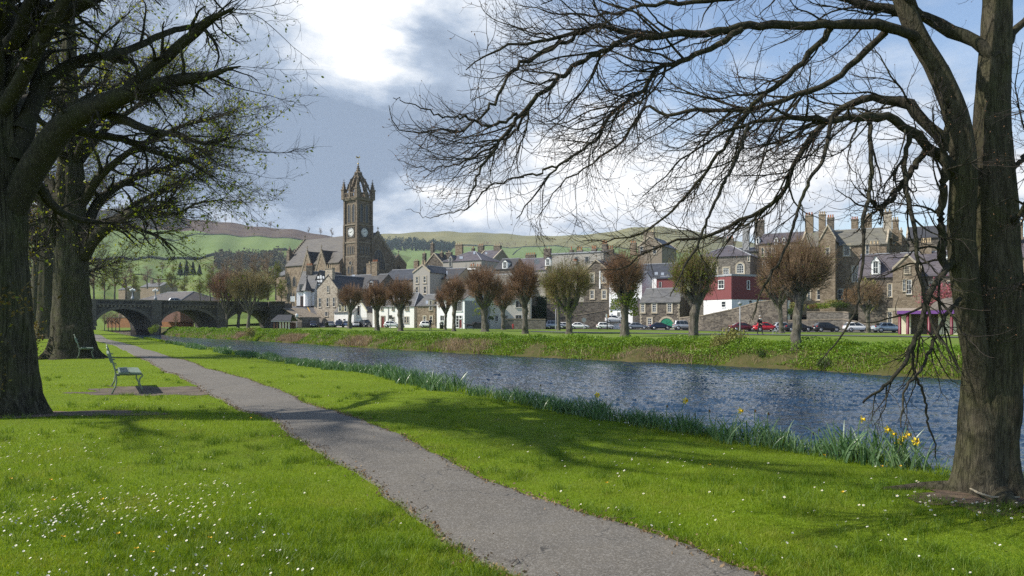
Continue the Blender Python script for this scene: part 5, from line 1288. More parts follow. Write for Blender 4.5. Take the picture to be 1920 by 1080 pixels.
for (a, b_) in ((.25, .25), (TW - .25, .25), (.25, TW - .25), (TW - .25, TW - .25), (cx, 0), (0, cx), (cx, TW), (TW, cx)):
    outer, inner = [], []; n_ = 9
    for k in range(n_):                                     # flying ribs curving up to the lantern
        q = k / (n_ - 1); r_ = 1 - q * .86; zo = z1 - .4 + (ztop - z1 + .4) * (math.sin(q * math.pi / 2) ** .75); zi = z1 - 1.2 + (ztop - 1.5 - z1 + 1.2) * (math.sin(q * math.pi / 2) ** .9)
        outer.append(cp(cx + (a - cx) * r_, cx + (b_ - cx) * r_, zo)); inner.append(cp(cx + (a - cx) * r_, cx + (b_ - cx) * r_, min(zi, zo - .35)))
    dv = (outer[0] - cp(cx, cx, outer[0].z)).normalized(); sd = Vector((-dv.y, dv.x, 0)) * .24
    for k in range(n_ - 1):
        o0, o1, i0, i1 = outer[k], outer[k + 1], inner[k], inner[k + 1]
        mb.face([o0 - sd, o1 - sd, o1 + sd, o0 + sd]); mb.face([i0 + sd, i1 + sd, i1 - sd, i0 - sd]); mb.face([o0 + sd, o1 + sd, i1 + sd, i0 + sd]); mb.face([o1 - sd, o0 - sd, i0 - sd, i1 - sd])
    for k in (2, 4, 6): mb.lathe(outer[k] + Vector((0, 0, -.05)), [(.02, 0), (.2, .15), (.05, .4)], 5)
cadd(mb, 'crown_rib', S_tower, tower)
mb = MB(); c = cp(cx, cx, 0)
mb.lathe(c, [(.3, ztop - 2.4), (.75, ztop - 1.6), (1.1, ztop - .9), (1.25, ztop - .6), (1.25, ztop - .2), (.95, ztop - .1), (.95, tz(170)), (1.2, tz(168)), (1.05, tz(160)), (.62, tz(150)), (.36, tz(125)), (.12, tz(100)), (.05, tz(96))], 8)
for k in range(8):
    q = k * math.pi / 4; cc = c + Vector((1.05 * math.cos(q), 1.05 * math.sin(q), 0)); mb.lathe(cc, [(.2, ztop - .6), (.2, tz(172)), (.02, tz(152))], 5)
    for z_, r_ in ((tz(142), .55), (tz(125), .42), (tz(110), .26)): mb.lathe(c + Vector((r_ * math.cos(q), r_ * math.sin(q), z_)), [(.02, -.15), (.13, 0), (.02, .18)], 4)
cadd(mb, 'spirelet', S_tower, tower)
mb = MB(); mb.lathe(c, [(.03, tz(98)), (.22, tz(93)), (.28, tz(89)), (.2, tz(85)), (.045, tz(82)), (.04, tz(40))], 7)
mb.box(c + Vector((-.75, -.03, tz(44))), (1.3, 0, 0), (0, .06, 0), (0, 0, .1)); mb.prism([c + Vector((x, -.03, tz(44) + z_)) for x, z_ in ((-.1, .05), (-.75, .65), (-.6, .15), (.2, .25), (.35, .8), (.5, .35), (.62, .55), (.4, .05))], (0, .06, 0))
cadd(mb, 'weathercock', plain('gilt', (.5, .36, .12), .4, .2, metal=.6), tower)
# body of the church: nave behind the tower, aisles with cross gables, crow-stepped gables
zn = zz(459.5, 245); zfac = zz(436.7, 230); ze = 19.5; G0 = 4.0
def gable_body(name, a0, a1, b0, b1, ze_, zr_, axis, wall=S_church, roofm=R_nave, steps=True, cross=None, ov=.3):
    """axis 'b': ridge runs along b, gables at b0 and b1; axis 'a': ridge along a"""
    mb = MB()
    def q(s_, t_, z): return cp(s_, t_, z) if axis == 'b' else cp(t_, s_, z)
    s0, s1, t0, t1_ = (a0, a1, b0, b1) if axis == 'b' else (b0, b1, a0, a1); c = (s0 + s1) / 2
    for t in (t0, t1_): mb.face([q(s0, t, G0), q(s1, t, G0), q(s1, t, ze_), q(c, t, zr_), q(s0, t, ze_)])
    for s_ in (s0, s1): mb.face([q(s_, t0, G0), q(s_, t1_, G0), q(s_, t1_, ze_), q(s_, t0, ze_)])
    o = cadd(mb, name, wall); rb = MB(); sl_ = (zr_ - ze_) / (c - s0)
    for sa, sgn in ((s0 - ov, 1), (s1 + ov, -1)):
        rb.prism([q(sa, t0 + .1, ze_ - sl_ * ov + .03), q(sa, t1_ - .1, ze_ - sl_ * ov + .03), q(c, t1_ - .1, zr_ + .03), q(c, t0 + .1, zr_ + .03)], (0, 0, .18))
    cadd(rb, 'roof', roofm, o)
    if steps:
        n = 12
        for t in (t0 - .12, t1_ - .33):
            st = MB()
            for k in range(n):
                for sg in (1, -1):
                    f0, f1 = k / n, (k + 1) / n; x0 = (s0 - .1 if sg > 0 else s1 + .1); xa = x0 + (c - x0) * f0; xb = x0 + (c - x0) * f1; za = ze_ + (zr_ - ze_) * f0 - .4; zb = ze_ + (zr_ - ze_) * f1 + .35
                    p0 = q(min(xa, xb), t, za); st.box(p0, q(max(xa, xb), t, za) - p0, q(min(xa, xb), t + .45, za) - p0, (0, 0, zb - za))
            cc = q(c, t + .22, zr_ + .3); st.lathe(cc, [(.22, 0), (.3, .2), (.1, .4), (.1, 1.3), (.08, 1.6)], 6); p0 = q(c - .4, t + .14, zr_ + 1.35); st.box(p0, q(c + .4, t + .14, zr_ + 1.35) - p0, q(c - .4, t + .3, zr_ + 1.35) - p0, (0, 0, .18))
            cadd(st, 'crow_step', S_dressd, o)
    return o
nave = gable_body('nave', 2.2, 16.2, 1.0, 37.5, 21.5, zfac, 'b', S_tower)
# traceried great window of the front gable
gw = lancet('S', 9.3, 5.2, tz(920), zz(467, 229), -.95, name='great_window', sur=.4, parent=nave)
mb = MB()
for t in (7.6, 8.75, 9.85, 11.0): p0 = cp(t - .08, .9, tz(920)); mb.box(p0, A3 * .16, -B3 * .08, (0, 0, 4.6))
for (t, z, r_) in ((8.1, zz(485, 229), .75), (10.5, zz(485, 229), .75), (9.3, zz(476, 229), .85)):
    for k in range(14):
        q0, q1 = k * math.tau / 14, (k + 1) * math.tau / 14; f = lambda r, q: cp(t + r * math.cos(q), .85, z + r * math.sin(q)); mb.face([f(r_ - .14, q0), f(r_, q0), f(r_, q1), f(r_ - .14, q1)])
cadd(mb, 'tracery', S_dressd, gw)
aisle = gable_body('aisle', -1.4, 5.5, TW + .3, 33.5, zz(501, 246), zz(501, 246) + 3.4, 'b', S_church, R_nave, False)
for bc, ya, yb in ((14.0, 320, 470), (21.0, 330, 470)):
    Yg = (TC + ub * bc).y; wing = gable_body('cross_gable', -2.2, 9, bc - 3.1, bc + 3.1, 16.6, zz(Yy1(ya), Yg), 'a', S_church, R_dark)
    lancet('W', bc, 2.0, 12.6, 17.6, 2.22, name='window', sur=.28, parent=wing)
for bc in (8.2, 28.6, 31.6): lancet('W', bc, 1.7, 13.0, 16.2, 1.42, name='window', sur=.22, parent=aisle)
for bc in (27.4, 28.9, 30.4, 31.9): lancet('W', bc, .7, 9.0, 10.9, 1.42, name='window', sur=.16, parent=aisle)
gable_body('vestry', 18.2, 25, 5, 14, zz(Yy1(420), 236), zz(Yy1(345), 236), 'b', S_church, R_nave)
lancet('S', 21.6, 1.6, zz(Yy1(465), 236), zz(Yy1(428), 236), -4.95, name='window')
mb = MB(); p = cp(5.5, 37.2, 0); cbx(mb, 2.2, 3.6, 36.4, 37.8, 20, zz(Yy1(335), 250)); cbx(mb, 2.1, 3.7, 36.3, 37.9, zz(Yy1(335), 250), zz(Yy1(327), 250)); mb.lathe(cp(2.9, 37.1, zz(Yy1(327), 250)), [(.5, 0), (.7, .3), (.2, 1.2), (.02, 1.8)], 6)
cadd(mb, 'turret', S_tower)
mb = MB(); cbx(mb, -1.2, 4, 33.6, 39, G0, zz(Yy1(535), 248)); o = cadd(mb, 'porch', S_church)
rb = MB(); rb.prism([cp(-1.5, 33.6, zz(Yy1(535), 248)), cp(-1.5, 39.3, zz(Yy1(535), 248)), cp(4, 39.3, zz(Yy1(470), 248)), cp(4, 33.6, zz(Yy1(470), 248))], (0, 0, .2)); cadd(rb, 'roof', R_slate, o)
# ------------------------------------------------------------------ houses along the far bank, from the bridge to the right
def px1(x): return X1(x)
# timbered public house at the head of the ramp
Yt = 208
h = House('timbered_house', 'black and white timbered house with a red-brick-potted chimney at the top of the ramp', (X1(342), Yt), (X1(490), Yt - .6), 9, Yy1(655), Yy1(490), 'u', H_white2, R_slate, base=6.0, trim=W_black, zfrom=Yt, turn=None)
h.chimney(X1(428), Yy1(440), X1(478), 4, Yy1(520), 4, S_dark, W_pot)
mb = MB(); u3 = h.u.to_3d(); n3 = (-h.v).to_3d()
def strip(h_, mb_, face, x0, y0, x1, y1, out=.05, m=0):
    t0, t1_, za, zb = h_.rect(face, x0, y0, x1, y1); a, e, n = h_.edge(face); mb_.box(h_.wp(face, t0, za, -.02), e.to_3d() * (t1_ - t0), n.to_3d() * (out + .02), (0, 0, zb - za), m)
strip(h, mb, 'F', X1(378), Yy1(600), X1(440), Yy1(660), 1.0); h.add(mb, 'oriel', W_black)
for x in (388, 412): h.win('F', X1(x), Yy1(607), X1(x + 19), Yy1(655), W_black, W_white, (1, 0), .04, off=1.02)
mb = MB(); c = h.p(*( (plan_hit(h.A, h.u, X1(436)),) ), -.6, zz(Yy1(655), Yt)); mb.lathe(c, [(1.7, 0), (1.45, .5), (.9, 1.6), (.4, 2.7), (.15, 3.6), (.28, 3.8), (.05, 4.4)], 8); h.add(mb, 'turret_roof', R_dark)
mb = MB(); t0, za = h.hit('F', X1(440), Yy1(660)); mb.lathe(h.p(t0, -.5, 6.0), [(1.1, 0), (1.1, zz(Yy1(655), Yt) - 6.0)], 10); h.add(mb, 'bay', H_white2)
h.win('F', X1(378), Yy1(702), X1(437), Yy1(780), W_brown, W_brown, (1, 3), .1, label='brown framed shop window')
mb = MB(); strip(h, mb, 'F', X1(342), Yy1(780), X1(490), Yy1(800), .08); h.add(mb, 'plinth', W_black)
g = House('timbered_gable', 'half-timbered gable house with white panels behind the rubble gable house', (X1(490), Yt + 2), (X1(580), Yt + 1), 12, Yy1(590), Yy1(492), 'v', W_black, R_dark, base=6.0, trim=W_black, zfrom=Yt + 4, turn=None)
mb = MB()
for (x0, y0, x1, y1) in ((515, 565, 538, 582), (542, 560, 560, 582), (518, 530, 536, 552), (541, 522, 556, 552), (562, 530, 576, 552), (498, 600, 515, 618), (520, 595, 545, 605), (550, 595, 572, 605), (496, 655, 512, 668), (498, 640, 512, 650)): strip(g, mb, 'F', X1(x0), Yy1(y0), X1(x1), Yy1(y1), .06)
g.add(mb, 'panels', H_white2); g.win('F', X1(494), Yy1(602), X1(514), Yy1(640), W_black, W_white, (1, 1), .04); g.win('F', X1(520), Yy1(610), X1(545), Yy1(690), W_black, W_white, (2, 1), .04)
# pale rubble gable house
h = House('stone_house', 'tall pale rubble house, its gable end with a chimney facing the water beside the ramp', (X1(515), 188), (X1(688), 189), 24, Yy1(635), Yy1(525), 'v', S_pale, R_dark, skew=.55, ridge_off=.55, zfrom=188)
for q in ((530, 715, 551, 792), (596, 713, 615, 788), (649, 710, 668, 788), (600, 612, 617, 666), (583, 832, 607, 868)): h.win('F', *v1(*q), S_dress, W_white, (1, 0), .14)
t = plan_hit(h.A, h.u, X1(612)); h.chimney_m(t - 1.2, t + 1.2, .5, zz(Yy1(560), 188), zz(Yy1(462), 188), 3, S_pale, W_buff, .8)
h2 = House('slate_house', 'long dark slate roofed house with twin chimneys behind the rubble gable', (X1(690), 196), (X1(1010), 200), 10, Yy1(640), Yy1(518), 'u', S_dark, R_dark, zfrom=196)
h2.chimney(X1(940), Yy1(425), X1(976), 9, Yy1(560), 1, S_hotel, W_buff); h2.chimney(X1(984), Yy1(410), X1(1030), 5, Yy1(600), 3, S_hotel, W_pot, )
h2.skylight(X1(812), Yy1(520), X1(835), Yy1(560)); h2.skylight(X1(858), Yy1(570), X1(870), Yy1(600))
h2.dormer(X1(945), Yy1(625), X1(1000), Yy1(585), Yy1(562), 3, W_lead)
h3 = House('slate_house', 'broad blue-black slate roof spanning behind the white terrace', (X1(1036), 206), (X1(1372), 210), 12, Yy1(566), Yy1(468), 'u', S_dark, R_blue, zfrom=206)
# white cottage and terrace
h = House('white_cottage', 'low white cottage with two arched dormers behind the parked blue cars', (X1(660), 180), (X1(826), 180), 7, Yy1(835), Yy1(740), 'u', H_white, R_slate, trim=W_tfir, zfrom=180)
for x in (697, 743): h.dormer(X1(x), Yy1(832), X1(x + 30), Yy1(780), Yy1(755), 2.6, W_tfir, winrect=1, arch=1)
for x in (697, 738): h.win('F', X1(x), Yy1(890), X1(x + 16), Yy1(908), H_white, W_brown, (0, 0), .06)
h = House('gabled_cottage', 'white gable-fronted cottage with one tall window, joined to the arched-dormer cottage', (X1(806), 179), (X1(934), 179), 9, Yy1(830), Yy1(722), 'v', H_white, R_brown, trim=W_tfir, zfrom=179, skews=True)
h.win('F', *v1(858, 782, 878, 860), H_white, W_brown, (1, 0), .08); h.win('F', *v1(818, 893, 835, 912), H_white, W_brown, (0, 0), .06)
mb = MB(); strip(h, mb, 'F', X1(806), Yy1(881), X1(934), Yy1(884), .06); h.add(mb, 'string_course', S_dressd)
h = House('peach_house', 'peach rendered lean house squeezed between gabled cottage and white terrace', (X1(934), 183), (X1(984), 183), 6, Yy1(830), Yy1(790), 'u', H_peach, R_brown, zfrom=183)
h.win('F', *v1(950, 893, 972, 910), H_peach, W_brown, (0, 1), .06)
h = House('white_terrace', 'white two-storey terrace with stone dormers and a dark red door', (X1(984), 172), (X1(1334), 169), 7.5, Yy1(790), Yy1(672), 'hip', H_white, R_slate, trim=S_dress, ridge_in=.12, zfrom=171)
for a, b_ in ((1050, 1076), (1145, 1170), (1255, 1274), (1275, 1292)): h.dormer(X1(a), Yy1(822), X1(b_), Yy1(770), Yy1(745), 2.4, S_dress, bars=(1, 0))
for q in ((1145, 875, 1168, 921), (1254, 873, 1268, 925), (1275, 873, 1289, 925), (1003, 890, 1024, 925)): h.win('F', *v1(*q), S_dress, W_white, (1, 0), .1)
h.win('F', *v1(1062, 875, 1082, 968), S_dressd, W_red, (0, 0), .3, door=W_red)
for x in (1118, 1242): h.pipe('F', X1(x), Yy1(792), Yy1(965))
# tall harled gable house behind
h = House('harled_house', 'tall grey-brown harled gable house with a stack at its peak, behind the white terrace', (X2(72), 184), (X2(226), 186), 16, Yy2(448), Yy2(385), 'v', H_grey, R_dark, skew=.9, trim=S_dress, ridge_off=.55, skews=True, zfrom=184)
for q in ((97, 485, 120, 546), (168, 482, 191, 541), (97, 578, 120, 640), (170, 575, 193, 640)): h.win('F', *v2(*q), S_dress, W_white, (1, 0), .2)
t = plan_hit(h.A, h.u, X2(155)); h.chimney_m(t - .85, t + .85, .6, zz(Yy2(420), 184), zz(Yy2(372), 184), 2, H_grey, W_buff, .9)
h = House('harled_wing', 'tan harled wing with dark slates and a rooflight beside the harled gable', (X2(226), 187), (X2(466), 190), 9, Yy2(508), Yy2(408), 'u', H_tan, R_dark, zfrom=187)
h.skylight(X2(345), Yy2(435), X2(388), Yy2(465)); h.chimney(X2(466), Yy2(440), X2(512), 4, Yy2(520), 2, S_dark, W_pot)
# stone cottage, white modern house
h = House('stone_cottage', 'rubble cottage with grey slates and one wall-head dormer between white terrace and modern house', (X2(110), 166), (X2(290), 164), 7, Yy2(750), Yy2(650), 'u', S_hotel, R_slate, zfrom=165)
for q in ((168, 848, 190, 906), (228, 848, 250, 906)): h.win('F', *v2(*q), S_dress, W_white, (1, 0), .22)
h.dormer(X2(215), Yy2(800), X2(258), Yy2(702), Yy2(696), 3, S_dress, bars=(1, 0)); h.skylight(X2(188), Yy2(708), X2(212), Yy2(736)); h.pipe('F', X2(281), Yy2(755), Yy2(940))
h = House('modern_house', 'white modern house with glazed stair bay, dark red door and blank grey side wall', (X2(290), 158), (X2(545), 153), 13, Yy2(690), Yy2(560), 'u', H_white2, R_brown, trim=H_white2, skew=.72, zfrom=155)
h.win('F', *v2(322, 842, 360, 893), H_white2, W_white, (0, 1), .05); h.win('F', *v2(466, 712, 524, 803), H_white2, W_white, (0, 2), .05); h.win('F', *v2(468, 842, 494, 955), H_white2, W_white, (3, 0), .05); h.win('F', *v2(497, 842, 522, 872), H_white2, W_white, (0, 0), .05)
h.win('F', *v2(497, 880, 522, 957), W_white, W_red, (2, 1), .08, door=W_red)
mb = MB(); a, e, n = h.edge('R'); mb.box(h.wp('R', .15, h.z0, -.03), e.to_3d() * (h.Dp - .3), n.to_3d() * .06, (0, 0, h.z1 - h.z0 - .3)); h.add(mb, 'side_wall', H_mid)  # grey sheet over the white side wall: its shade put in as colour
# cream gable house
h = House('cream_house', 'cream rendered house with picture windows and quoined corner behind the pollarded trees', (X2(760), 164), (X2(1150), 162), 9, Yy2(690), Yy2(560), 'u', H_cream, R_brown, trim=H_cream, zfrom=163, turn=6)
for q in ((1014, 703, 1080, 770), (1014, 838, 1074, 876), (916, 838, 944, 880), (826, 838, 854, 898), (830, 706, 880, 760)): h.win('F', *v2(*q), H_cream, W_white, (0, 1), .06)
h.quoins([(h.W, -1)], h.z0 + .4, h.z1)
h = House('long_roofed_house', 'long grey-roofed house with a pale roof slope rising behind the cream house', (X2(590), 176), (X2(950), 178), 9, Yy2(600), Yy2(465), 'u', H_grey, R_green, zfrom=176)
h.chimney(X2(655), Yy2(390), X2(700), 6, Yy2(480), 2, S_dark, W_pot)
h = House('plain_house', 'brown rendered house with a flat white eave above the modern house', (X2(430), 192), (X2(640), 194), 8, Yy2(425), Yy2(425), 'flat', H_brown, W_white, zfrom=192)
h.chimney_m(3, 4.5, 4, h.z1, h.z1 + 1.3, 2, S_dark, W_pot)
# the upper town in front of the hill
h = House('hipped_house', 'hip-roofed stone house with dormer gable and tall dark stacks, left of the long mansard roof', (X2(345), 232), (X2(700), 228), 12, Yy2(340), Yy2(238), 'hip', H_grey, R_purple, base=6, ridge_in=.42, zfrom=230)
h.dormer(X2(398), Yy2(395), X2(434), Yy2(312), Yy2(285), 3, H_grey); h.win('F', *v2(620, 355, 640, 400), S_dress, W_white, (1, 0), .12)
h.skylight(X2(498), Yy2(300), X2(530), Yy2(322)); h.skylight(X2(625), Yy2(255), X2(645), Yy2(280))
h.chimney(X2(466), Yy2(190), X2(528), 9, Yy2(300), 3, S_hotel, W_buff); h.chimney(X2(376), Yy2(262), X2(428), 5, Yy2(345), 1, S_dark, W_buff); 
h = House('gabled_house', 'dark stone house whose crow-stepped gable stands in the left of the upper town', (X2(185), 238), (X2(345), 236), 10, Yy2(370), Yy2(272), 'v', S_dark, R_dark, base=6, skews=True, zfrom=237)
for x, y in ((238, 178), (324, 262), (164, 270)): h.chimney(X2(x), Yy2(y), X2(x + 24), 3, Yy2(380), 1, S_dark, W_buff)
h.chimney(X2(238), Yy2(300), X2(292), 1, Yy2(400), 4, H_grey, W_pot); h.chimney(X2(84), Yy2(340), X2(122), 2, Yy2(440), 2, S_hotel, W_buff)
h = House('gabled_house', 'steep grey roofed house with broad clustered stack at its gable, right of the hip-roofed one', (X2(640), 240), (X2(800), 236), 12, Yy2(335), Yy2(228), 'u', H_brown, R_purple, base=6, zfrom=238, skews=True)
h.chimney(X2(818), Yy2(200), X2(880), 6, Yy2(330), 3, S_dark, W_buff); h.chimney(X2(672), Yy2(200), X2(722), 8, Yy2(300), 3, S_dark, W_pot); h.chimney(X2(614), Yy2(222), X2(636), 8, Yy2(300), 1, S_dark, W_pot)
h.skylight(X2(735), Yy2(262), X2(755), Yy2(280))
h = House('dormered_house', 'dark roofed house with one white dormer right of the stepped gable', (X2(822), 222), (X2(985), 220), 9, Yy2(412), Yy2(312), 'u', S_dark, R_dark, base=6, zfrom=221)
h.dormer(X2(893), Yy2(414), X2(940), Yy2(352), Yy2(330), 3, W_white, bars=(1, 1))
h = House('mansard_house', 'long house with purple-grey roof, satellite dish and clay pots above the tallest red-brown tree', (X2(975), 224), (X2(1290), 220), 10, Yy2(425), Yy2(306), 'u', H_grey, R_purple, base=6, zfrom=222, skews=True)
h.chimney(X2(1018), Yy2(352), X2(1070), 1.2, Yy2(400), 4, H_grey, W_buff); h.chimney(X2(1278), Yy2(228), X2(1340), 5, Yy2(330), 2, S_dark, W_buff); h.chimney(X2(1110), Yy2(282), X2(1200), 7, Yy2(320), 5, S_dark, W_pot)
h.dormer(X2(1288), Yy2(385), X2(1336), Yy2(325), Yy2(305), 2.6, W_white, bars=(1, 1), back=.6)
mb = MB(); c = h.p(plan_hit(h.A, h.u, X2(1208)), .1, zz(Yy2(345), 221)); mb.tube([c, c + Vector((0, -.25, .0)), c + Vector((0, -.4, 0))], [.2, .75, .85], 14); h.add(mb, 'satellite_dish', W_lead)
h = House('flat_roofed_block', 'big grey flat-roofed block with square windows and many pots on its stacks', (X2(1350), 206), (X3(308), 203), 14, Yy3(322), Yy3(322), 'flat', H_grey, W_lead, base=5, zfrom=204)
for q in ((160, 350, 192, 396), (78, 350, 106, 390)): h.win('F', *v3(*q), H_grey, W_white, (0, 0), .08)
for x, y, w, n in ((38, 295, 24, 1), (95, 300, 45, 3), (215, 288, 38, 3), (300, 248, 40, 3), (340, 290, 50, 3)): h.chimney(X3(x), Yy3(y), X3(x + w), 3, Yy3(330), n, S_dark, W_pot, pothgt=.9)
h.chimney(X3(66), Yy3(385), X3(92), -.4, Yy3(415), 3, H_grey, W_pot)
# gothic gable with quoined windows behind the third tree
h = House('gothic_house', 'dark whinstone house with finialled gable and pale quoined windows, high behind the ramp wall', (X3(150), 186), (X3(350), 183), 12, Yy3(470), Yy3(378), 'v', S_dark, R_dark, trim=S_dress, skews=True, zfrom=184)
for q in ((205, 488, 232, 560), (300, 490, 330, 560), (205, 625, 232, 690), (300, 625, 330, 690)): h.win('F', *v3(*q), S_dress, W_white, (1, 1), .3)
mb = MB(); strip(h, mb, 'F', X3(276), Yy3(465), X3(286), Yy3(610), .2); h.add(mb, 'flue', W_white)
# gabled stone house with blue roof over the coach house
h = House('tall_house', 'tall brown house with a broad gable stack and shining blue slates above the white wall', (X3(588), 208), (X3(782), 206), 13, Yy3(265), Yy3(190), 'v', H_brown, R_blue, base=3, skew=.85, trim=S_dress, skews=True, zfrom=207)
for q in ((606, 268, 630, 330), (710, 265, 738, 330)): h.win('F', *v3(*q), S_dress, W_white, (1, 0), .14)
t = plan_hit(h.A, h.u, X3(672)); h.chimney_m(t - 1.5, t + 1.5, .7, zz(Yy3(240), 207), zz(Yy3(148), 207), 4, H_brown, W_buff)
h.chimney(X3(530), Yy3(240), X3(574), 3, Yy3(340), 3, S_hotel, W_pot)
h = House('low_slate_house', 'dark blue slate roof with rooflights right above the white wall', (X3(560), 184), (X3(872), 181), 10, Yy3(512), Yy3(402), 'u', H_white2, R_blue, base=3, zfrom=183)
h.win('F', *v3(652, 560, 680, 602), H_white2, W_white, (1, 0), .05); h.skylight(X3(724), Yy3(478), X3(750), Yy3(498)); h.skylight(X3(775), Yy3(482), X3(800), Yy3(502))
h = House('red_fronted_house', 'low house with red cladding and a slim white window behind the coach house roof', (X3(738), 172), (X3(885), 170), 6, Yy3(527), Yy3(510), 'u', H_red, R_blue, base=2, zfrom=171)
h.win('F', *v3(758, 555, 780, 603), H_red, W_white, (0, 0), .05)
# coach house with the green arched door
h = House('coach_house', 'whinstone coach house with pale quoins and a green arched cart door', (X3(604), 160), (X3(926), 156), 8, Yy3(718), Yy3(606), 'u', S_dark, R_slate, zfrom=158, trim=S_dress)
for q in ((614, 728, 640, 800), (706, 728, 736, 800), (830, 728, 860, 800), (669, 850, 700, 918)): h.win('F', *v3(*q), S_dress, W_white, (3, 1), .3)
h.win('F', *v3(766, 848, 876, 932), S_dress, W_green, (0, 1), .42, arch=1, door=W_green)
h.quoins([(0, 1), (h.W, -1)], h.z0 + .4, h.z1 - .2)
mb = MB(); ac = [h.hit('F', *V3(*q)) for q in ((680, 726), (690, 720))]
h = House('white_store', 'white painted low store between ivy wall and coach house', (X3(358), 170), (X3(545), 166), 8, Yy3(770), Yy3(690), 'u', H_white2, R_slate, zfrom=168)
h.win('F', *v3(420, 800, 445, 840), H_white2, W_white, (0, 1), .05)
h = House('white_wall_house', 'white walled house glimpsed between the two largest pollards, above the store', (X3(355), 178), (X3(620), 176), 7, Yy3(530), Yy3(480), 'u', H_white2, R_blue, zfrom=177); h.win('F', *v3(480, 560, 505, 610), H_white2, W_white, (1, 0), .05)
# red and white house with the arched-window house above
h = House('red_white_house', 'house clad red above and white below, on the slope right of the coach house', (X3(1120), 147), (X4(127), 140), 15, Yy4(508), Yy4(508), 'flat', H_white2, W_lead, base=1.5, zfrom=140, turn=None)
for face in ('F', 'R'):
    mb = MB(); a, e, n = h.edge(face); L = h.W if face == 'F' else h.Dp
    mb.box(h.wp(face, -.03 if face == 'F' else .06, zz(Yy4(684), 140), -.02), e.to_3d() * (L + (.05 if face == 'F' else -.1)), n.to_3d() * .1, (0, 0, zz(Yy4(510), 140) - zz(Yy4(684), 140))); h.add(mb, 'cladding', H_red)
for f_, q in (('F', (32, 542, 74, 607)), ('R', (240, 545, 258, 610)), ('F', (52, 700, 84, 745)), ('R', (256, 694, 280, 724)), ('F', (-60, 560, -38, 600))): h.win(f_, *v4(*q), H_white2, W_white, (1, 1 if q[0] == 32 else 0), .05, off=.09 if q[1] < 650 else 0)
h = House('hexagonal_house', 'stone house with purple pyramid roof and tall arched windows above the red house', (X4(-140), 156), (X4(265), 150), 12, Yy4(355), Yy4(255), 'hip', S_wall, R_purple, base=3, ridge_in=.46, trim=S_dress, zfrom=152)
for q in ((166, 415, 218, 490), (-18, 430, 18, 490), (66, 450, 108, 498)): h.win('F', *v4(*q), S_dress, W_white, (3, 2), .3, arch=1 if q[0] != 66 else 0)
h.win('F', *v4(250, 360, 262, 400), S_dress, W_white, (1, 0), .12)
h = House('stack_house', 'dark roofed house with a tall grey stack left of the long dormered hotel', (X4(60), 190), (X4(330), 188), 10, Yy4(330), Yy4(290), 'u', S_dark, R_dark, base=3, zfrom=189); h.chimney(X4(211), Yy4(126), X4(260), 2, Yy4(330), 0, H_mid); h.chimney(X4(90), Yy4(228), X4(142), 5, Yy4(320), 3, S_dark, W_pot); h.chimney(X4(305), Yy4(95), X4(372), 3, Yy4(330), 3, S_dark, W_pot)
mb = MB(); c = h.p(plan_hit(h.A, h.u, X4(328)), -.5, zz(Yy4(412), 188)); mb.tube([c, c + Vector((-.1, -.2, .05)), c + Vector((-.2, -.3, .08))], [.2, .9, 1.1], 14); h.add(mb, 'satellite_dish', W_white)
h = House('terrace_hotel', 'long dark red-roofed house with a row of white windows behind the rusty tree', (X4(330), 164), (X4(665), 160), 11, Yy4(255), Yy4(168), 'u', S_hotel, R_purple, base=3, zfrom=162)
for x in (352, 378, 410, 440, 510, 560): h.win('F', *v4(x, 300, x + 16, 365), S_dress, W_white, (1, 0), .12)
for x in (310, 448, 505): h.dormer(X4(x), Yy4(275), X4(x + 28), Yy4(232), Yy4(215), 2, W_white)
h.win('F', *v4(340, 400, 400, 500), S_dress, W_white, (0, 2), .1)
# the big stone hotel
h = House('stone_hotel', 'big warm-brown stone house with greenish roof and tall stacks behind the garden wall', (X4(640), 146), (X5(395), 139), 14, Yy5(300), Yy5(162), 'u', S_hotel, R_green, base=3.4, trim=S_dress, zfrom=142, skews=True)
for q in ((86, 305, 128, 384), (246, 303, 268, 384), (147, 462, 169, 570), (180, 462, 210, 570), (42, 625, 80, 700)): h.win('F', *v5(*q), S_dress, W_white, (1, 0), .24)
for q in ((778, 478, 800, 552), (804, 478, 828, 552), (840, 478, 862, 552), (768, 612, 797, 688), (804, 612, 833, 688), (700, 478, 716, 552), (700, 612, 716, 688)): h.win('F', *v4(*q), S_dress, W_white, (1, 0), .24)
h.chimney(X4(680), Yy4(55), X4(740), 7, Yy4(200), 3, S_hotel, W_pot); h.chimney(X4(782), Yy4(48), X4(832), 4, Yy4(220), 3, S_hotel, W_buff); h.chimney(X4(845), Yy4(72), X4(895), 9, Yy4(200), 3, S_dark, W_pot)
h.chimney(X5(372), Yy5(68), X5(432), 6, Yy5(260), 2, S_pale, W_buff); h.chimney(X5(437), Yy5(125), X5(482), 9, Yy5(280), 3, S_hotel, W_buff); h.chimney(X5(140), Yy5(122), X5(190), 9, Yy5(200), 4, S_hotel, W_pot); h.chimney(X5(235), Yy5(95), X5(288), 9, Yy5(200), 3, S_hotel, W_buff)
h.chimney(X5(270), Yy5(300), X5(345), -3, Yy5(390), 3, S_hotel, W_buff)
g = House('hotel_wing', 'gabled wing of the stone house with dark roof sweeping down', (X4(790), 143), (X4(905), 141), 10, Yy4(235), Yy4(132), 'v', S_hotel, R_dark, base=3.4, skews=True, zfrom=142, trim=S_dress)
g.win('F', *v4(835, 300, 860, 360), S_dress, W_white, (1, 0), .2)
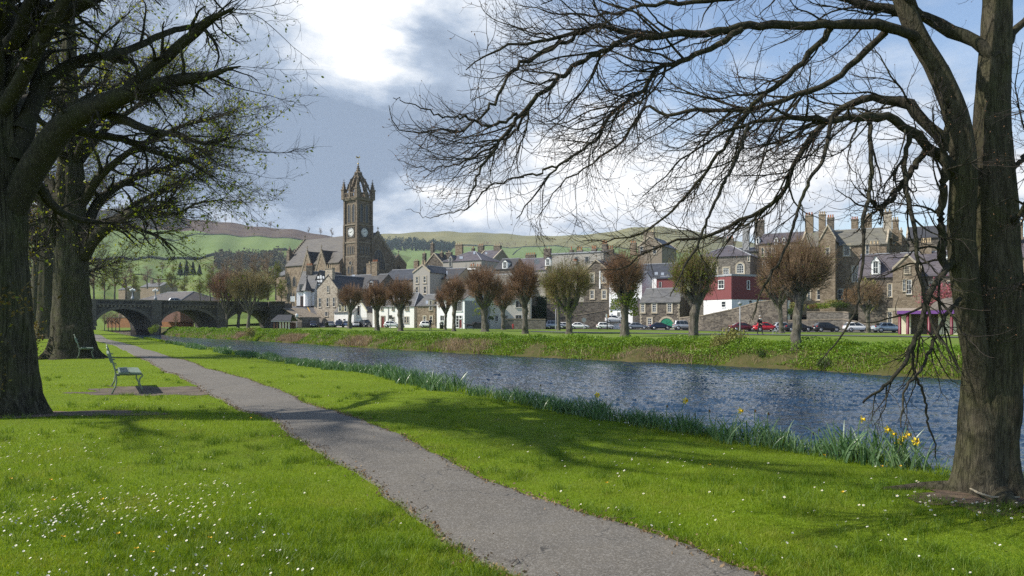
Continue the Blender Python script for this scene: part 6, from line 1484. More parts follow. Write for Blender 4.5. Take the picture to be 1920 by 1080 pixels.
# dormered stone house behind the purple-roofed shelter
h = House('dormered_villa', 'rubble villa with white-framed dormers and grey slates behind the purple-roofed shelter', (X5(190), 127), (X5(905), 122), 10, Yy5(525), Yy5(345), 'u', S_dark, R_purple, trim=S_dress, zfrom=124)
h.dormer(X5(285), Yy5(520), X5(348), Yy5(430), Yy5(385), 3.4, W_white, bars=(1, 1), back=.3); h.dormer(X5(795), Yy5(490), X5(885), Yy5(405), Yy5(370), 3.4, W_white, bars=(1, 2), back=.3)
g = House('stone_bay', 'stone gabled bay with a pointed top in front of the rubble villa', (X5(440), 123.4), (X5(645), 122), 4, Yy5(480), Yy5(385), 'v', S_hotel, R_purple, trim=S_dress, skews=True, zfrom=123)
g.win('F', *v5(524, 458, 562, 512), S_dress, S_dress, (3, 0), .12, glass=S_dressb); g.win('F', *v5(514, 555, 536, 640), S_dress, W_white, (2, 1), .12); g.win('F', *v5(538, 560, 574, 662), S_dress, W_white, (2, 1), .12)
for q in ((406, 590, 432, 680), (702, 572, 734, 618), (832, 568, 882, 614), (404, 790, 434, 870)): h.win('F', *v5(*q), S_dress, W_white, (1, 1), .16)
h.chimney(X5(640), Yy5(292), X5(720), 5, Yy5(400), 5, S_hotel, W_buff, pothgt=.8)
h = House('stone_house', 'narrow stone gable squeezed on the skyline between hotel and dark-roofed house', (X5(372), 150), (X5(545), 148), 9, Yy5(290), Yy5(175), 'v', S_hotel, R_dark, base=3, zfrom=149, skews=True); h.win('F', *v5(440, 255, 455, 300), S_dress, W_white, (1, 0), .12)
h = House('dark_roofed_house', 'dark slate house on the skyline beside the near trunk', (X5(540), 158), (X5(862), 154), 12, Yy5(248), Yy5(148), 'u', S_dark, R_dark, base=3, zfrom=156, skews=True)
for x in (470, 850): h.chimney(X5(x), Yy5(200), X5(x + 40), 3, Yy5(330), 2, S_hotel, W_buff)
h = House('stone_house', 'stone house glimpsed right of the near trunk', (1905, 122), (1990, 120), 9, 480, 440, 'u', S_hotel, R_purple, zfrom=121); h.win('F', 1912, 520, 1920, 540, S_dress, W_white, (1, 0), .12); h.win('F', 1935, 520, 1945, 540, S_dress, W_white, (1, 0), .12); h.chimney(1908, 418, 1918, 3, 450, 2, S_hotel, W_buff)

# ------------------------------------------------------------------ walls, bridge, ramp, shelters
def wall_run(name, label, pts, tops, thick, mat, cope=None, cat='wall', base=None, group=None):
    """a wall along picture columns at given distances, its top following the traced heights"""
    P = [gxy(px, Y) for px, Y in pts]; Z = [zz(t, Y) for t, (px, Y) in zip(tops, pts)]; mb = MB(); cb = MB()
    c = P[len(P) // 2]; z0 = base if base is not None else float(far_h(*c)); o_ = (c.x, c.y, z0)
    for i in range(len(P) - 1):
        a, b_ = P[i], P[i + 1]; e = (b_ - a).normalized(); n = Vector((-e.y, e.x)) * thick; zb = min(float(far_h(*a)), float(far_h(*b_)), z0) - .5
        q = [Vector((a.x, a.y, zb)), Vector((b_.x, b_.y, zb)), Vector((b_.x, b_.y, Z[i + 1])), Vector((a.x, a.y, Z[i]))]; mb.prism(q, n.to_3d())
        m_ = n * .12; q = [Vector((a.x - m_.x, a.y - m_.y, Z[i] + .003)), Vector((b_.x - m_.x, b_.y - m_.y, Z[i + 1] + .003)), Vector((b_.x - m_.x, b_.y - m_.y, Z[i + 1] + .2)), Vector((a.x - m_.x, a.y - m_.y, Z[i] + .2))]; cb.prism(q, (n * 1.24).to_3d())
    root = empty(name, o_, label, cat, group)
    for m_, nm, mt in ((mb, 'wall', mat), (cb, 'coping', cope or S_dressd)):
        m_.v = [(x - o_[0], y - o_[1], z - o_[2]) for x, y, z in m_.v]; m_.build(nm, mt, root)
    return root
wall_run('garden_wall', 'low rubble wall with toothed coping behind the parked blue hatchback', [(X3(930), 152), (X3(1325), 146)], [Yy3(882), Yy3(882)], .5, S_wall)
wall_run('slope_wall', 'dark sloping wall climbing below the white house', [(X3(925), 146), (X3(1115), 138.5), (X4(127), 135), (X4(330), 128), (X4(540), 125)], [Yy3(850), Yy3(832), Yy4(765), Yy4(708), Yy4(682)], .5, S_dark)
wall_run('garden_wall', 'long rubble wall behind the red and black parked cars', [(X4(370), 133), (X4(500), 131), (X4(700), 127), (X4(960), 124), (X5(250), 121)], [Yy4(855), Yy4(848), Yy4(846), Yy4(838), Yy5(880)], .5, S_wall)
wall_run('terrace_wall', 'upper terrace wall of the hotel garden with a smooth grey band on top', [(X4(690), 131), (X4(960), 128), (X5(120), 127)], [Yy4(784), Yy4(784), Yy5(800)], .5, S_wall, base=1.5)
wall_run('dark_wall', 'high dark wall with a sloping mossy top behind the round sign', [(X2(1155), 172), (X3(60), 172), (X3(180), 171), (X3(345), 170)], [Yy2(880), Yy3(830), Yy3(815), Yy3(785)], .5, S_dark)
wall_run('dark_wall', 'upper dark retaining wall below the quoined gothic house', [(X2(1290), 180), (X3(50), 179), (X3(345), 177)], [Yy3(735), Yy3(725), Yy3(715)], .6, S_dark)
wall_run('low_wall', 'low stone wall with a moss top between cream house and silver car', [(X2(905), 160), (X2(990), 160), (X2(1290), 159)], [Yy2(880), Yy2(878), Yy2(882)], .4, S_wall)
# ivied mass beside the cream house
X_, Y_ = [], []
iv = empty('ivy_wall', (gxy(X2(1220), 168).x, 168, float(far_h(gxy(X2(1220), 168).x, 168))), 'shadowy ivy-clad old wall right of the cream house', 'ivy wall')
q = at(X2(1155), Yy2(660), 168); q2 = at(X2(1300), Yy2(640), 168); mb = MB(); o_ = iv.location
mb.prism([Vector((q.x, 168, -.5)) - o_, Vector((q2.x, 168, -.5)) - o_, Vector((q2.x, 168, q2.z - 1)) - o_, Vector((q.x, 168, q.z)) - o_], (0, 1, 0)); mb.build('wall', S_dark, iv)
r_ = np.random.default_rng(5); n = 5000; x = r_.uniform(q.x, q2.x, n); z = r_.uniform(.5, q.z, n) * r_.uniform(.6, 1, n) ** .3; k = np.sin(x * 1.1) + np.sin(z * .9 + x) > -.9
V, Q_ = leafcloud(x[k], np.full(k.sum(), 167.9) - r_.random(k.sum()) * .5, z[k], np.full(k.sum(), .2)); M_ivy = leafy('ivy_leaf', [(.012, .025, .008), (.02, .04, .012), (.035, .06, .015)], .4, .15, .5)
link_mesh('ivy', np_mesh('ivy', V - np.array(o_), Q_, False), M_ivy, iv)['kind'] = 'stuff'
# the bridge: rubble spandrels, ashlar arch rings, cutwater piers, balustered parapet, lamp standards
BY = 165.0; BC = gxy(292, BY); BE = Vector((.8, .6)).normalized(); BB = Vector((-.79, .615)).normalized()
bx = lambda px: plan_hit(BC, BE, px)                      # metres along the bridge from its middle pier
def bw(t, d_, z): return Vector((BC.x + BE.x * t + BB.x * d_, BC.y + BE.y * t + BB.y * d_, z))
zdeck, zcor, zwat = zz(566, BY), zz(573, BY), WATER_Z
br = empty('stone_bridge', (BC.x, BC.y, WATER_Z), 'dark stone bridge with broad arches crossing the river upstream', 'bridge'); BO = br.location
def badd(mb, name, mat, parent=None, smooth=False): mb.v = [tuple(bw(x, y - BY, z) - BO) for x, y, z in mb.v]; return mb.build(name, mat, parent or br, smooth)
piers = [20, 169, 292, 415, 538]; pw = .75; BD = 10.0
mb = MB(); rg_ = MB(); un = MB()
for i in range(len(piers) - 1):
    xa, xb = bx(piers[i]) + pw, bx(piers[i + 1]) - pw; c = (xa + xb) / 2; hw = (xb - xa) / 2; zs = zz(617, BY); rise = zz(580, BY) - zs; n_ = 22
    arc = [(c - hw * math.cos(math.pi * k / n_), zs + rise * math.sin(math.pi * k / n_) ** .92) for k in range(n_ + 1)]
    for yb, fl in ((BY, 1), (BY + BD, -1)):
        for k in range(n_):
            (x0, z0), (x1, z1) = arc[k], arc[k + 1]; f_ = [(x0, yb, z0), (x1, yb, z1), (x1, yb, zcor), (x0, yb, zcor)]; mb.face(f_ if fl > 0 else f_[::-1])
        for xs, sg in ((xa, 1), (xb, -1)): pass
    for k in range(n_):
        (x0, z0), (x1, z1) = arc[k], arc[k + 1]; un.face([(x0, BY, z0), (x0, BY + BD, z0), (x1, BY + BD, z1), (x1, BY, z1)])
        d0, d1 = Vector((x0 - c, z0 - zs)).normalized() * .62, Vector((x1 - c, z1 - zs)).normalized() * .62
        for off_, yy in ((-.09, BY), ): 
            A0, A1, B0, B1 = (x0, yy + off_, z0), (x1, yy + off_, z1), (x0 + d0.x, yy + off_, z0 + d0.y), (x1 + d1.x, yy + off_, z1 + d1.y)
            rg_.face([A0, A1, B1, B0]); rg_.face([B0, B1, (B1[0], BY, B1[2]), (B0[0], BY, B0[2])]); rg_.face([A1, A0, (A0[0], BY, A0[2]), (A1[0], BY, A1[2])])
    for x_ in (xa, xb): un.face([(x_, BY, -2), (x_, BY + BD, -2), (x_, BY + BD, zs), (x_, BY, zs)])
for px in piers:
    x = bx(px); mb.box((x - pw, BY, -2), (2 * pw, 0, 0), (0, BD, 0), (0, 0, zcor + 2))
badd(mb, 'spandrel_wall', S_bridge); badd(un, 'arch_soffit', S_bridge); badd(rg_, 'arch_ring', S_dressb)
for px in piers:
    x = bx(px); mb = MB(); mb.box((x - .95, BY - .55, zcor - 3.2), (1.9, 0, 0), (0, .55, 0), (0, 0, zdeck - zcor + 3.35)); mb.prism([(x - 1.1, BY, -2), (x, BY - 1.6, -2), (x + 1.1, BY, -2)], (0, 0, zz(617, BY) + 2.6)); mb.prism([(x - .95, BY - .0, zcor - 3.2), (x - .95, BY - .55, zcor - 3.2), (x - .6, BY - .1, zcor - 4.5)], (1.9, 0, 0))
    badd(mb, 'pier', S_dressb)
mb = MB(); x0, x1 = bx(-20), bx(534)
mb.box((x0, BY - .3, zcor), (x1 - x0, 0, 0), (0, BD + .6, 0), (0, 0, .3)); badd(mb, 'cornice', S_dressb)
mb = MB(); k = 0; x = x0 + .2
while x < x1: mb.box((x, BY - .24, zcor - .36), (.32, 0, 0), (0, .24, 0), (0, 0, .34)); x += .75
badd(mb, 'dentil', S_dressd)
mb = MB(); mb.box((x0, BY - .1, zcor + .31), (x1 - x0, 0, 0), (0, .4, 0), (0, 0, zdeck - zcor - .1)); mb.box((x0, BY + BD - .3, zcor + .31), (x1 - x0, 0, 0), (0, .4, 0), (0, 0, zdeck - zcor - .1)); badd(mb, 'parapet', S_bridge)
mb = MB(); mb.box((x0, BY - .2, zdeck + .215), (x1 - x0, 0, 0), (0, .6, 0), (0, 0, .22)); badd(mb, 'coping', S_dressd)
mb = MB(); mb.box((x0, BY + .31, zcor + .302), (x1 - x0, 0, 0), (0, BD - .64, 0), (0, 0, .06)); badd(mb, 'roadway', M_street)
W_globe = plain('lamp_globe', (.8, .8, .78), .3, .03)
for px, lab in ((249, 'white globe lamp standard on the bridge parapet, nearer the trees'), (292, 'white lamp standard over the middle pier of the bridge')):
    o = empty('lamp_standard', tuple(bw(bx(px), .1, zdeck + .44)), lab, 'street lamp', 'lamp standards on the bridge'); mb = MB(); mb.lathe((0, 0, 0), [(.34, 0), (.34, .4), (.24, .5), (.2, .7), (.12, .85), (.09, 1.9), (.14, 1.95), (.08, 2.05)], 10); mb.tube([(-.42, 0, 1.75), (0, 0, 1.6), (.42, 0, 1.75)], .04, 6); mb.build('post', W_lead, o, True)
    for x in (-.42, 0, .42):
        q = MB(); q.lathe((x, 0, 1.8 if x else 2.0), [(.05, 0), (.17, .1), (.22, .26), (.16, .42), (.03, .5)], 10); q.build('globe', W_globe, o, True)
# car crossing behind the parapet shows only as a roof: see the cars. Ramp down from the bridge end
rp = []
for px0, px1_, py, Y in ((563, 612, 613.5, 176), (558, 605, 606, 181), (552, 600, 596, 188), (545, 594, 585, 197), (540, 590, 577, 205), (538, 588, 574, 214)):
    a, b_ = at(px0, py, Y), at(px1_, py, Y); rp.append([a, a + (b_ - a) * .33, a + (b_ - a) * .66, b_])
mb = MB()
for i in range(len(rp) - 1):
    for j in range(3): mb.face([rp[i][j], rp[i][j + 1], rp[i + 1][j + 1], rp[i + 1][j]])
tag(mb.build('ramp_road', M_street, None, True), kind='structure')
mb = MB()
for i in range(len(rp) - 1):
    f_ = [rp[i][0].lerp(rp[i][3], .72), rp[i][0].lerp(rp[i][3], .76), rp[i + 1][0].lerp(rp[i + 1][3], .76), rp[i + 1][0].lerp(rp[i + 1][3], .72)]; mb.face([q + Vector((0, 0, .03)) for q in f_])
tag(mb.build('road_marking', plain('yellow_line', (.5, .3, .06), .7, .15)), kind='structure')
wall_run('ramp_wall', 'sloping stone parapet on the bridge side of the ramp road', [(564, 175), (558, 181), (552, 188), (546, 197), (532, 204)], [592, 589, 584, 577, 571], .5, S_wall, base=.3)
wall_run('ramp_wall', 'low stone parapet on the house side of the ramp road', [(609, 178), (604, 184), (599, 190), (592, 200)], [598, 593, 587, 577], .4, S_wall, base=.3)
wall_run('abutment', 'tall dark abutment wall where the bridge meets the town', [(508, 176.5), (534, 178)], [566.5, 566.5], 8, S_bridge, base=-.2)
wall_run('bank_wall', 'mid-grey wall behind the timber shelter', [(533, 178), (566, 174)], [579, 596], 5, S_wall, base=0)
# railing at the ramp foot
rl = empty('railing', (*gxy(580, 173), float(far_h(*gxy(580, 173)))), 'dark iron railing at the foot of the ramp road', 'railing'); mb = MB(); a, b_ = gxy(557, 173.5), gxy(597, 172.5)
for k in range(34):
    q = a.lerp(b_, k / 33); mb.tube([(q.x, q.y, .1), (q.x, q.y, 1.55)], .035, 4)
for z in (.35, 1.5): mb.tube([(a.x, a.y, z), (b_.x, b_.y, z)], .045, 5)
mb.v = [(x - rl.location.x, y - rl.location.y, z - rl.location.z) for x, y, z in mb.v]; mb.build('rail', W_iron, rl)
# open timber shelter on the green
sh = empty('park_shelter', (*gxy(530, 150), .3), 'open-sided park shelter with dark roof on the green by the bridge', 'shelter'); so_ = sh.location
def shadd(mb, name, mat): mb.v = [(x - so_.x, y - so_.y, z - so_.z) for x, y, z in mb.v]; return mb.build(name, mat, sh)
xa, xb = gxy(512, 150).x, gxy(547, 150).x; zt = zz(591, 150); ze_ = zz(602, 150)
mb = MB(); mb.prism([(xa - .1, 149, ze_), (xb + .1, 149, ze_), (xb - .4, 151.5, zt), (xa + .5, 151.5, zt)], (0, 0, .12)); mb.prism([(xb + .1, 154, ze_), (xa - .1, 154, ze_), (xa + .5, 151.51, zt), (xb - .4, 151.51, zt)], (0, 0, .12)); shadd(mb, 'roof', R_dark)
mb = MB(); mb.box((xa - .1, 148.95, ze_ - .12), (xb - xa + .2, 0, 0), (0, .1, 0), (0, 0, .16)); mb.prism([(xa - .1, 149, ze_ - .05), (xa - .1, 154, ze_ - .05), (xa + .5, 151.5, zt - .02)], (.05, 0, 0)); shadd(mb, 'fascia', W_lead)
for k in range(6):
    x = xa + .4 + (xb - xa - .8) * k / 5; mb = MB(); mb.box((x - .12, 149.4, 0), (.24, 0, 0), (0, .24, 0), (0, 0, ze_ - .15)); shadd(mb, 'post', W_cream if k > 1 else W_brown)
mb = MB(); mb.box((xa + .2, 153.4, 0), (xb - xa - .4, 0, 0), (0, .15, 0), (0, 0, ze_ - .3)); mb.box((xa + .6, 152.6, .45), (xb - xa - 1.2, 0, 0), (0, .45, 0), (0, 0, .08)); shadd(mb, 'bench_wall', W_brown)
# purple roofed shelter
PYs = 96; ps = empty('purple_shelter', (*gxy(X5(470), PYs), float(far_h(*gxy(1755, PYs)))), 'cream building with flat purple fascia and maroon posts beside the near trunk', 'public toilet'); so_ = ps.location
zp = zz(Yy5(782), PYs); zpb = zz(Yy5(805), PYs); xa, xb = gxy(X5(470), PYs).x, gxy(X5(1010), PYs).x; zg = float(so_.z)
ps.rotation_euler = (0, 0, rad(-30))
def psadd(mb, name, mat, sm=False): mb.v = [((x - so_.x) * .877, y - so_.y, z - so_.z) for x, y, z in mb.v]; return mb.build(name, mat, ps, sm)
mb = MB(); mb.box((xa, PYs, zpb), (xb - xa, 0, 0), (0, 7, 0), (0, 0, zp - zpb)); psadd(mb, 'fascia', W_purple)
mb = MB(); mb.box((xa + .3, PYs + 1.5, zg - .4), (gxy(X5(568), PYs).x - xa - .3, 0, 0), (0, 5, 0), (0, 0, zpb - zg + .39)); mb.box((gxy(X5(765), PYs).x, PYs + 1.5, zg - .4), (xb - gxy(X5(765), PYs).x, 0, 0), (0, 5, 0), (0, 0, zpb - zg + .39)); psadd(mb, 'wall', W_cream)
mb = MB(); mb.box((gxy(X5(568), PYs).x + .003, PYs + 2.4, zg - .4), (gxy(X5(765), PYs).x - gxy(X5(568), PYs).x - .006, 0, 0), (0, 4, 0), (0, 0, zpb - zg + .385)); psadd(mb, 'dark_wall', plain('porch_brown', (.12, .09, .065), .85, .3))
for x in (478, 535, 688, 845, 960):
    c = gxy(X5(x), PYs + .4); mb = MB(); mb.lathe((c.x, c.y, zg - .3), [(.26, 0), (.22, .1), (.2, zpb - zg + .29)], 10); psadd(mb, 'post', W_mar, True)
c = gxy(X5(735), PYs + 4); mb = MB(); rr0 = 2.9; mb.lathe((c.x, c.y, zp), [(rr0 * math.cos(k * .157), .02 + 1.7 * math.sin(k * .157)) for k in range(11)], 16); psadd(mb, 'dome', S_dressb, True)
mb = MB(); c = gxy(X5(545), PYs); mb.box((c.x - 2.6, PYs + 1.0, zp + .02), (5.2, 0, 0), (0, 2, 0), (0, 0, zz(Yy5(762), PYs) - zp)); psadd(mb, 'roof_light', S_dress)
# barn-like hall beyond the bridge
h = House('hall', 'low brown-roofed hall with a hipped end showing above the bridge parapet', (256, 236), (338, 232), 16, 566, 546, 'hip', W_brown, R_brown, base=2.0, zfrom=234, cat='hall', ridge_in=.2, over=1.2)
wall_run('brick_wall', 'long orange brick wall seen through the bridge arches', [(200, 252), (300, 250), (362, 248)], [596, 595, 595], .5, plain('orange_brick', (.42, .19, .09), .9, .2, 2), base=-.3)
h = House('valley_house', 'white-gabled cottage far up the valley left of the bridge lamps', (222, 420), (238, 420), 8, 543, 537, 'u', S_hotel, R_slate, base=3, zfrom=420); h.chimney(230, 533, 232, 4, 541, 2, S_dark, W_pot)
h = House('valley_house', 'slated farmhouse half hidden by trees far beyond the bridge', (262, 460), (300, 460), 12, 538, 530, 'u', S_hotel, R_slate, base=4, zfrom=460); h.chimney(283, 524, 287, 5, 538, 2, S_dark, W_pot)
# ------------------------------------------------------------------ hills
class Hill:
    def __init__(s, ridge, base_py, Yb, Yr): s.r = np.array(ridge, float); s.b = base_py; s.Yb = Yb; s.Yr = Yr
    def rp(s, px): return float(np.interp(px, s.r[:, 0], s.r[:, 1]))
    def pt(s, px, py, lift=0.0):
        k = (s.b - py) / (s.b - s.rp(px)); Y = s.Yb + (s.Yr - s.Yb) * k
        q = at(px, py, Y); q.z += lift + 2.2 * math.sin(px * .05 + k * 5) * math.sin(k * 7) + 1.2 * math.sin(px * .11 - k * 9); return q
    def mesh(s, name, mat, x0, x1, dx, rows=26):
        n = int((x1 - x0) / dx) + 1; V = []
        for i in range(n):
            px = x0 + i * dx; col = [tuple(s.pt(px, s.b + (s.rp(px) - s.b) * j / (rows - 1))) for j in range(rows)]
            t = col[-1]; col += [(t[0] * 1.15, t[1] * 1.15, t[2] - 30), (t[0] * 1.6, t[1] * 1.6, -10)]; b0 = col[0]; col = [(b0[0], b0[1] - 5, -3)] + col; V.append(col)
        m = len(V[0]); I = np.arange(n * m).reshape(n, m); Fq = np.stack([I[:-1, :-1], I[1:, :-1], I[1:, 1:], I[:-1, 1:]], -1).reshape(-1, 4)
        return tag(link_mesh(name, np_mesh(name, np.array(V).reshape(-1, 3), Fq), mat), kind='structure')
    def patch(s, name, top, bot, mat, lift, x0=None, x1=None, rows=10, dx=6):
        top, bot = np.array(top, float), np.array(bot, float); x0 = x0 or max(top[0, 0], bot[0, 0]); x1 = x1 or min(top[-1, 0], bot[-1, 0]); n = int((x1 - x0) / dx) + 1; V = []
        for i in range(n):
            px = x0 + (x1 - x0) * i / (n - 1); a, b_ = np.interp(px, bot[:, 0], bot[:, 1]), np.interp(px, top[:, 0], top[:, 1]); b_ = max(b_, s.rp(px))
            V.append([tuple(s.pt(px, a + (b_ - a) * j / (rows - 1), lift)) for j in range(rows)])
        I = np.arange(n * rows).reshape(n, rows); Fq = np.stack([I[:-1, :-1], I[1:, :-1], I[1:, 1:], I[:-1, 1:]], -1).reshape(-1, 4)
        return tag(link_mesh(name, np_mesh(name, np.array(V).reshape(-1, 3), Fq), mat), kind='structure')
    def hedge(s, pts, label, r=2.2):
        P = [];
        for (x0, y0), (x1, y1) in zip(pts[:-1], pts[1:]):
            k = max(2, int(abs(x1 - x0) / 3)); P += [s.pt(x0 + (x1 - x0) * i / k, y0 + (y1 - y0) * i / k, 1.4) for i in range(k)]
        R_ = random.Random(len(pts)); mb = MB(); mb.tube(P, [r * R_.uniform(.55, 1.25) for _ in P], 5)
        return tag(mb.build('hedge', M_hedge, None, True, tuple(P[0])), label, 'hedge', 'hedgerows on the hills')
def hillmat(name, a, b_, c, sc=.012, fine=.12):
    m, nt, b = new_mat(name); P = pos(nt); f = nt.noise(P, sc, 6, .6); g = nt.noise(P, fine, 5, .65)
    col = nt.ramp(f, [(.32, a), (.52, b_), (.72, c)]); col = nt.mix(nt.math('MULTIPLY', g, .35), col, [x * .6 for x in a])
    nt.put(b.inputs['Base Color'], col); b.inputs['Roughness'].default_value = .95; b.inputs['Specular IOR Level'].default_value = .05; return m
M_field = hillmat('hill_field', (.13, .19, .06), (.155, .22, .07), (.18, .24, .085)); M_moor = hillmat('moorland', (.085, .062, .05), (.125, .09, .07), (.15, .125, .075), .03)
M_past = hillmat('hill_pasture', (.16, .155, .065), (.21, .20, .085), (.25, .225, .10), .009, .06); M_low = hillmat('low_slopes', (.10, .15, .035), (.15, .2, .05), (.14, .13, .06), .02)
M_wood = leafy('far_wood', [(.05, .06, .03), (.085, .085, .045), (.12, .10, .06)], .8, .1, .03, (1, 1, 1), .1)
M_conif = leafy('conifer_needles', [(.012, .03, .016), (.02, .045, .022), (.03, .06, .028)], .7, .1, .05, (1, 1, 1), .1)
M_hedge = plain('hedgerow', (.03, .045, .02), .9, .4, .3)
L = Hill([(-1600, 350), (-600, 372), (0, 385), (200, 395), (330, 408), (400, 415), (440, 421), (520, 428), (600, 440), (640, 446), (700, 456), (760, 478), (860, 520)], 560, 520, 1500)
L.mesh('hill', M_low, -1500, 855, 9)
L.patch('moor', [(-1500, 340), (860, 380)], [(-1500, 420), (200, 428), (304, 433), (355, 433.5), (402, 441), (436, 442), (540, 448), (640, 453), (720, 466)], M_moor, .8, -1500, 720, 12, 9)
FB = [(-1500, 480), (200, 486), (267, 485), (340, 486), (397, 481), (462, 476), (540, 471), (640, 474), (740, 486)]
L.patch('field', [(-1500, 420), (200, 428), (304, 433), (355, 433.5), (402, 441), (436, 442), (540, 448), (640, 453), (720, 466), (745, 475)], FB, M_field, 1.2, -1500, 740, 12, 9)
L.hedge([(-200, 486), (200, 487), (267, 486), (340, 487), (397, 482), (462, 477), (540, 472)], 'long dark hedgerow along the foot of the big green hill field', 2.4)
L.hedge([(260, 452), (288, 451), (332, 449), (363, 442.5), (402, 441.5), (436, 443), (540, 449), (640, 454)], 'thin hedgerow dividing the green field from brown moorland', 1.6)
L.patch('field', [(200, 503), (300, 500), (345, 506)], [(200, 520), (300, 522), (345, 521)], M_field, 1.0, 200, 345, 6)
R = Hill([(430, 520), (560, 470), (640, 455), (700, 440), (760, 436), (850, 434), (900, 436), (960, 440), (1060, 443), (1130, 436), (1190, 427), (1240, 424), (1300, 434), (1380, 450), (1480, 470), (1700, 480), (2100, 455), (2700, 440)], 520, 900, 2300)
R.mesh('hill', M_past, 440, 2650, 10)
R.patch('field', [(600, 470), (730, 464), (800, 466), (900, 464), (1100, 465), (1200, 470), (1400, 482), (2000, 490)], [(600, 512), (2000, 512)], M_field, 1.5, 640, 1900, 8, 8)
R.hedge([(690, 466), (760, 462), (853, 460.5), (940, 464.5), (1000, 464), (1100, 465), (1180, 469)], 'field boundary running across the far pale hill', 2.2)
R.hedge([(961, 480), (968, 471), (980, 464)], 'short curving hedge line climbing the far hill field', 2.0)
def wood(name, hill, top, bot, x0, x1, n, h, mat, sd):
    """a far wood, too many trees to count: crowns of small leaf faces"""
    r = np.random.default_rng(sd); C = []
    for _ in range(n):
        px = r.uniform(x0, x1); t, b_ = np.interp(px, *np.array(top, float).T), np.interp(px, *np.array(bot, float).T); q = hill.pt(px, t + (b_ - t) * r.random()); hh = h * r.uniform(.7, 1.25)
        k = 46; u = nrm(r.normal(size=(k, 3))) * (r.random((k, 1)) ** .4); c = np.array(q) + np.array([0, 0, hh * .55]) + u * np.array([hh * .3, hh * .3, hh * .5]); C.append(c)
    C = np.concatenate(C); V, Q_ = leafcloud(C[:, 0], C[:, 1], C[:, 2], r.uniform(.09, .17, len(C)) * h)
    return tag(link_mesh(name, np_mesh(name, V, Q_, False), mat), kind='stuff')
wood('hill_wood', L, [(100, 404), (240, 404), (300, 408), (350, 414)], [(100, 430), (300, 431), (350, 430)], 120, 346, 230, 17, M_wood, 1)
wood('forest', R, [(690, 447), (760, 456), (853, 462)], [(690, 466), (760, 473), (853, 474)], 700, 853, 260, 15, M_conif, 2)
wood('conifer_wood', L, [(300, 492), (400, 489), (480, 480), (560, 484)], [(300, 520), (400, 508), (480, 500), (560, 520)], 405, 560, 170, 13, M_wood, 3)
wood('hill_wood', L, [(380, 505), (560, 500)], [(380, 545), (560, 540)], 410, 560, 80, 12, M_wood, 5)
wood('gorse', R, [(905, 455), (985, 455)], [(905, 461), (985, 462)], 905, 990, 30, 5, M_dry, 6)
# telecom mast
q = L.pt(434.5, 421.3); ms = empty('telecom_mast', tuple(q), 'thin lattice telecom mast alone on the hill ridge', 'mast'); mb = MB(); hm = 27 * q.y / F
for k in range(3):
    a = k * 2.094; mb.tube([(1.0 * math.cos(a), 1.0 * math.sin(a), -2), (.3 * math.cos(a), .3 * math.sin(a), hm * .85)], .16, 4)
for k in range(14):
    z = hm * .85 * k / 14; r_ = 1 - .7 * k / 14; mb.tube([(r_ * math.cos(a), r_ * math.sin(a), z + (1.6 if i % 2 else 0)) for i, a in enumerate((0, 2.094, 4.188, 0))], .1, 4)
mb.tube([(0, 0, hm * .8), (0, 0, hm)], .12, 5); mb.build('lattice', W_lead, ms); mb = MB()
for z, w in ((.5, 1.1), (.58, 1.1), (.72, .8)): mb.cbox((0, 0, hm * z), w * 2, w * 2, 1.4)
mb.build('antenna', W_lead, ms)

# ------------------------------------------------------------------ smaller trees, each a thing, copied from a few grown ones
def grow(seed, kind):
    """unit-height tree: (trunk, twigs, leaves) as vertex/face pairs"""
    r = np.random.default_rng(seed); T, TR_ = resample([(0, 0, -.04), (.004, 0, .1), (-.006, .004, .3), (.006, 0, .55), (0, 0, .8), (0, 0, .97)], [.034, .026, .022, .015, .008, .002], 24)
    b0 = sprout(r, T[None], TR_[None], 20, .28, .95, (.3, .5), 12, (.5, .95), (.05, .07), .1, .6, .014, .25, short=.6)
    b1 = sprout(r, b0[0], b0[1], 170, .15, 1, (.1, .24), 8, (.4, .9), (.02, .05), .14, .55, .006, .3, rmin=.002)
    b2 = sprout(r, b1[0], b1[1], 1300, .1, 1, (.04, .11), 5, (.4, .9), (.01, .04), .16, .6, .003, .5, rmin=.0011)
    tw = tubes([(b0[0], b0[1], 5), (b1[0], b1[1], 4), (b2[0], b2[1], 3)]); lf = None
    if kind == 'leaf': lf = leaves_at(r, b2[0], 3200, .012)
    return tubes([(T[None], TR_[None], 8)]), tw, lf
def conifer(seed):
    r = np.random.default_rng(seed); n = 2600; z = r.random(n) ** 1.3 * .92 + .06; a = r.uniform(0, 6.283, n); rr = (1 - z) * .2 * (.55 + .45 * np.sin(z * 55 + np.sin(a * 3)) ** 2) * r.uniform(.5, 1, n) + .008
    return leafcloud(rr * np.cos(a), rr * np.sin(a), z, r.uniform(.012, .028, n))
PROTO = {}
def mesh_of(name, VF, mat, smooth=True): me = np_mesh(name, VF[0], VF[1], smooth); me.materials.append(mat); return me
for i, (sd, kind, lm) in enumerate(((1, 'bare', None), (2, 'bare', None), (3, 'leaf', M_young), (4, 'leaf', M_young))):
    t, w, l = grow(sd, kind); PROTO[(kind, i % 2)] = (mesh_of('trunk', t, M_bark_far), mesh_of('twigs', w, M_twig_brn), mesh_of('leaves', l, lm, False) if l else None)
tb = MB(); tb.tube([(0, 0, -.05), (0, 0, .5), (0, 0, .95)], [.02, .012, .003], 7); ct = D.meshes.new('trunk'); ct.from_pydata(tb.v, [], tb.f); ct.materials.append(M_bark_far)
PROTO[('conifer', 0)] = (ct, None, mesh_of('needles', conifer(7), M_conif, False))
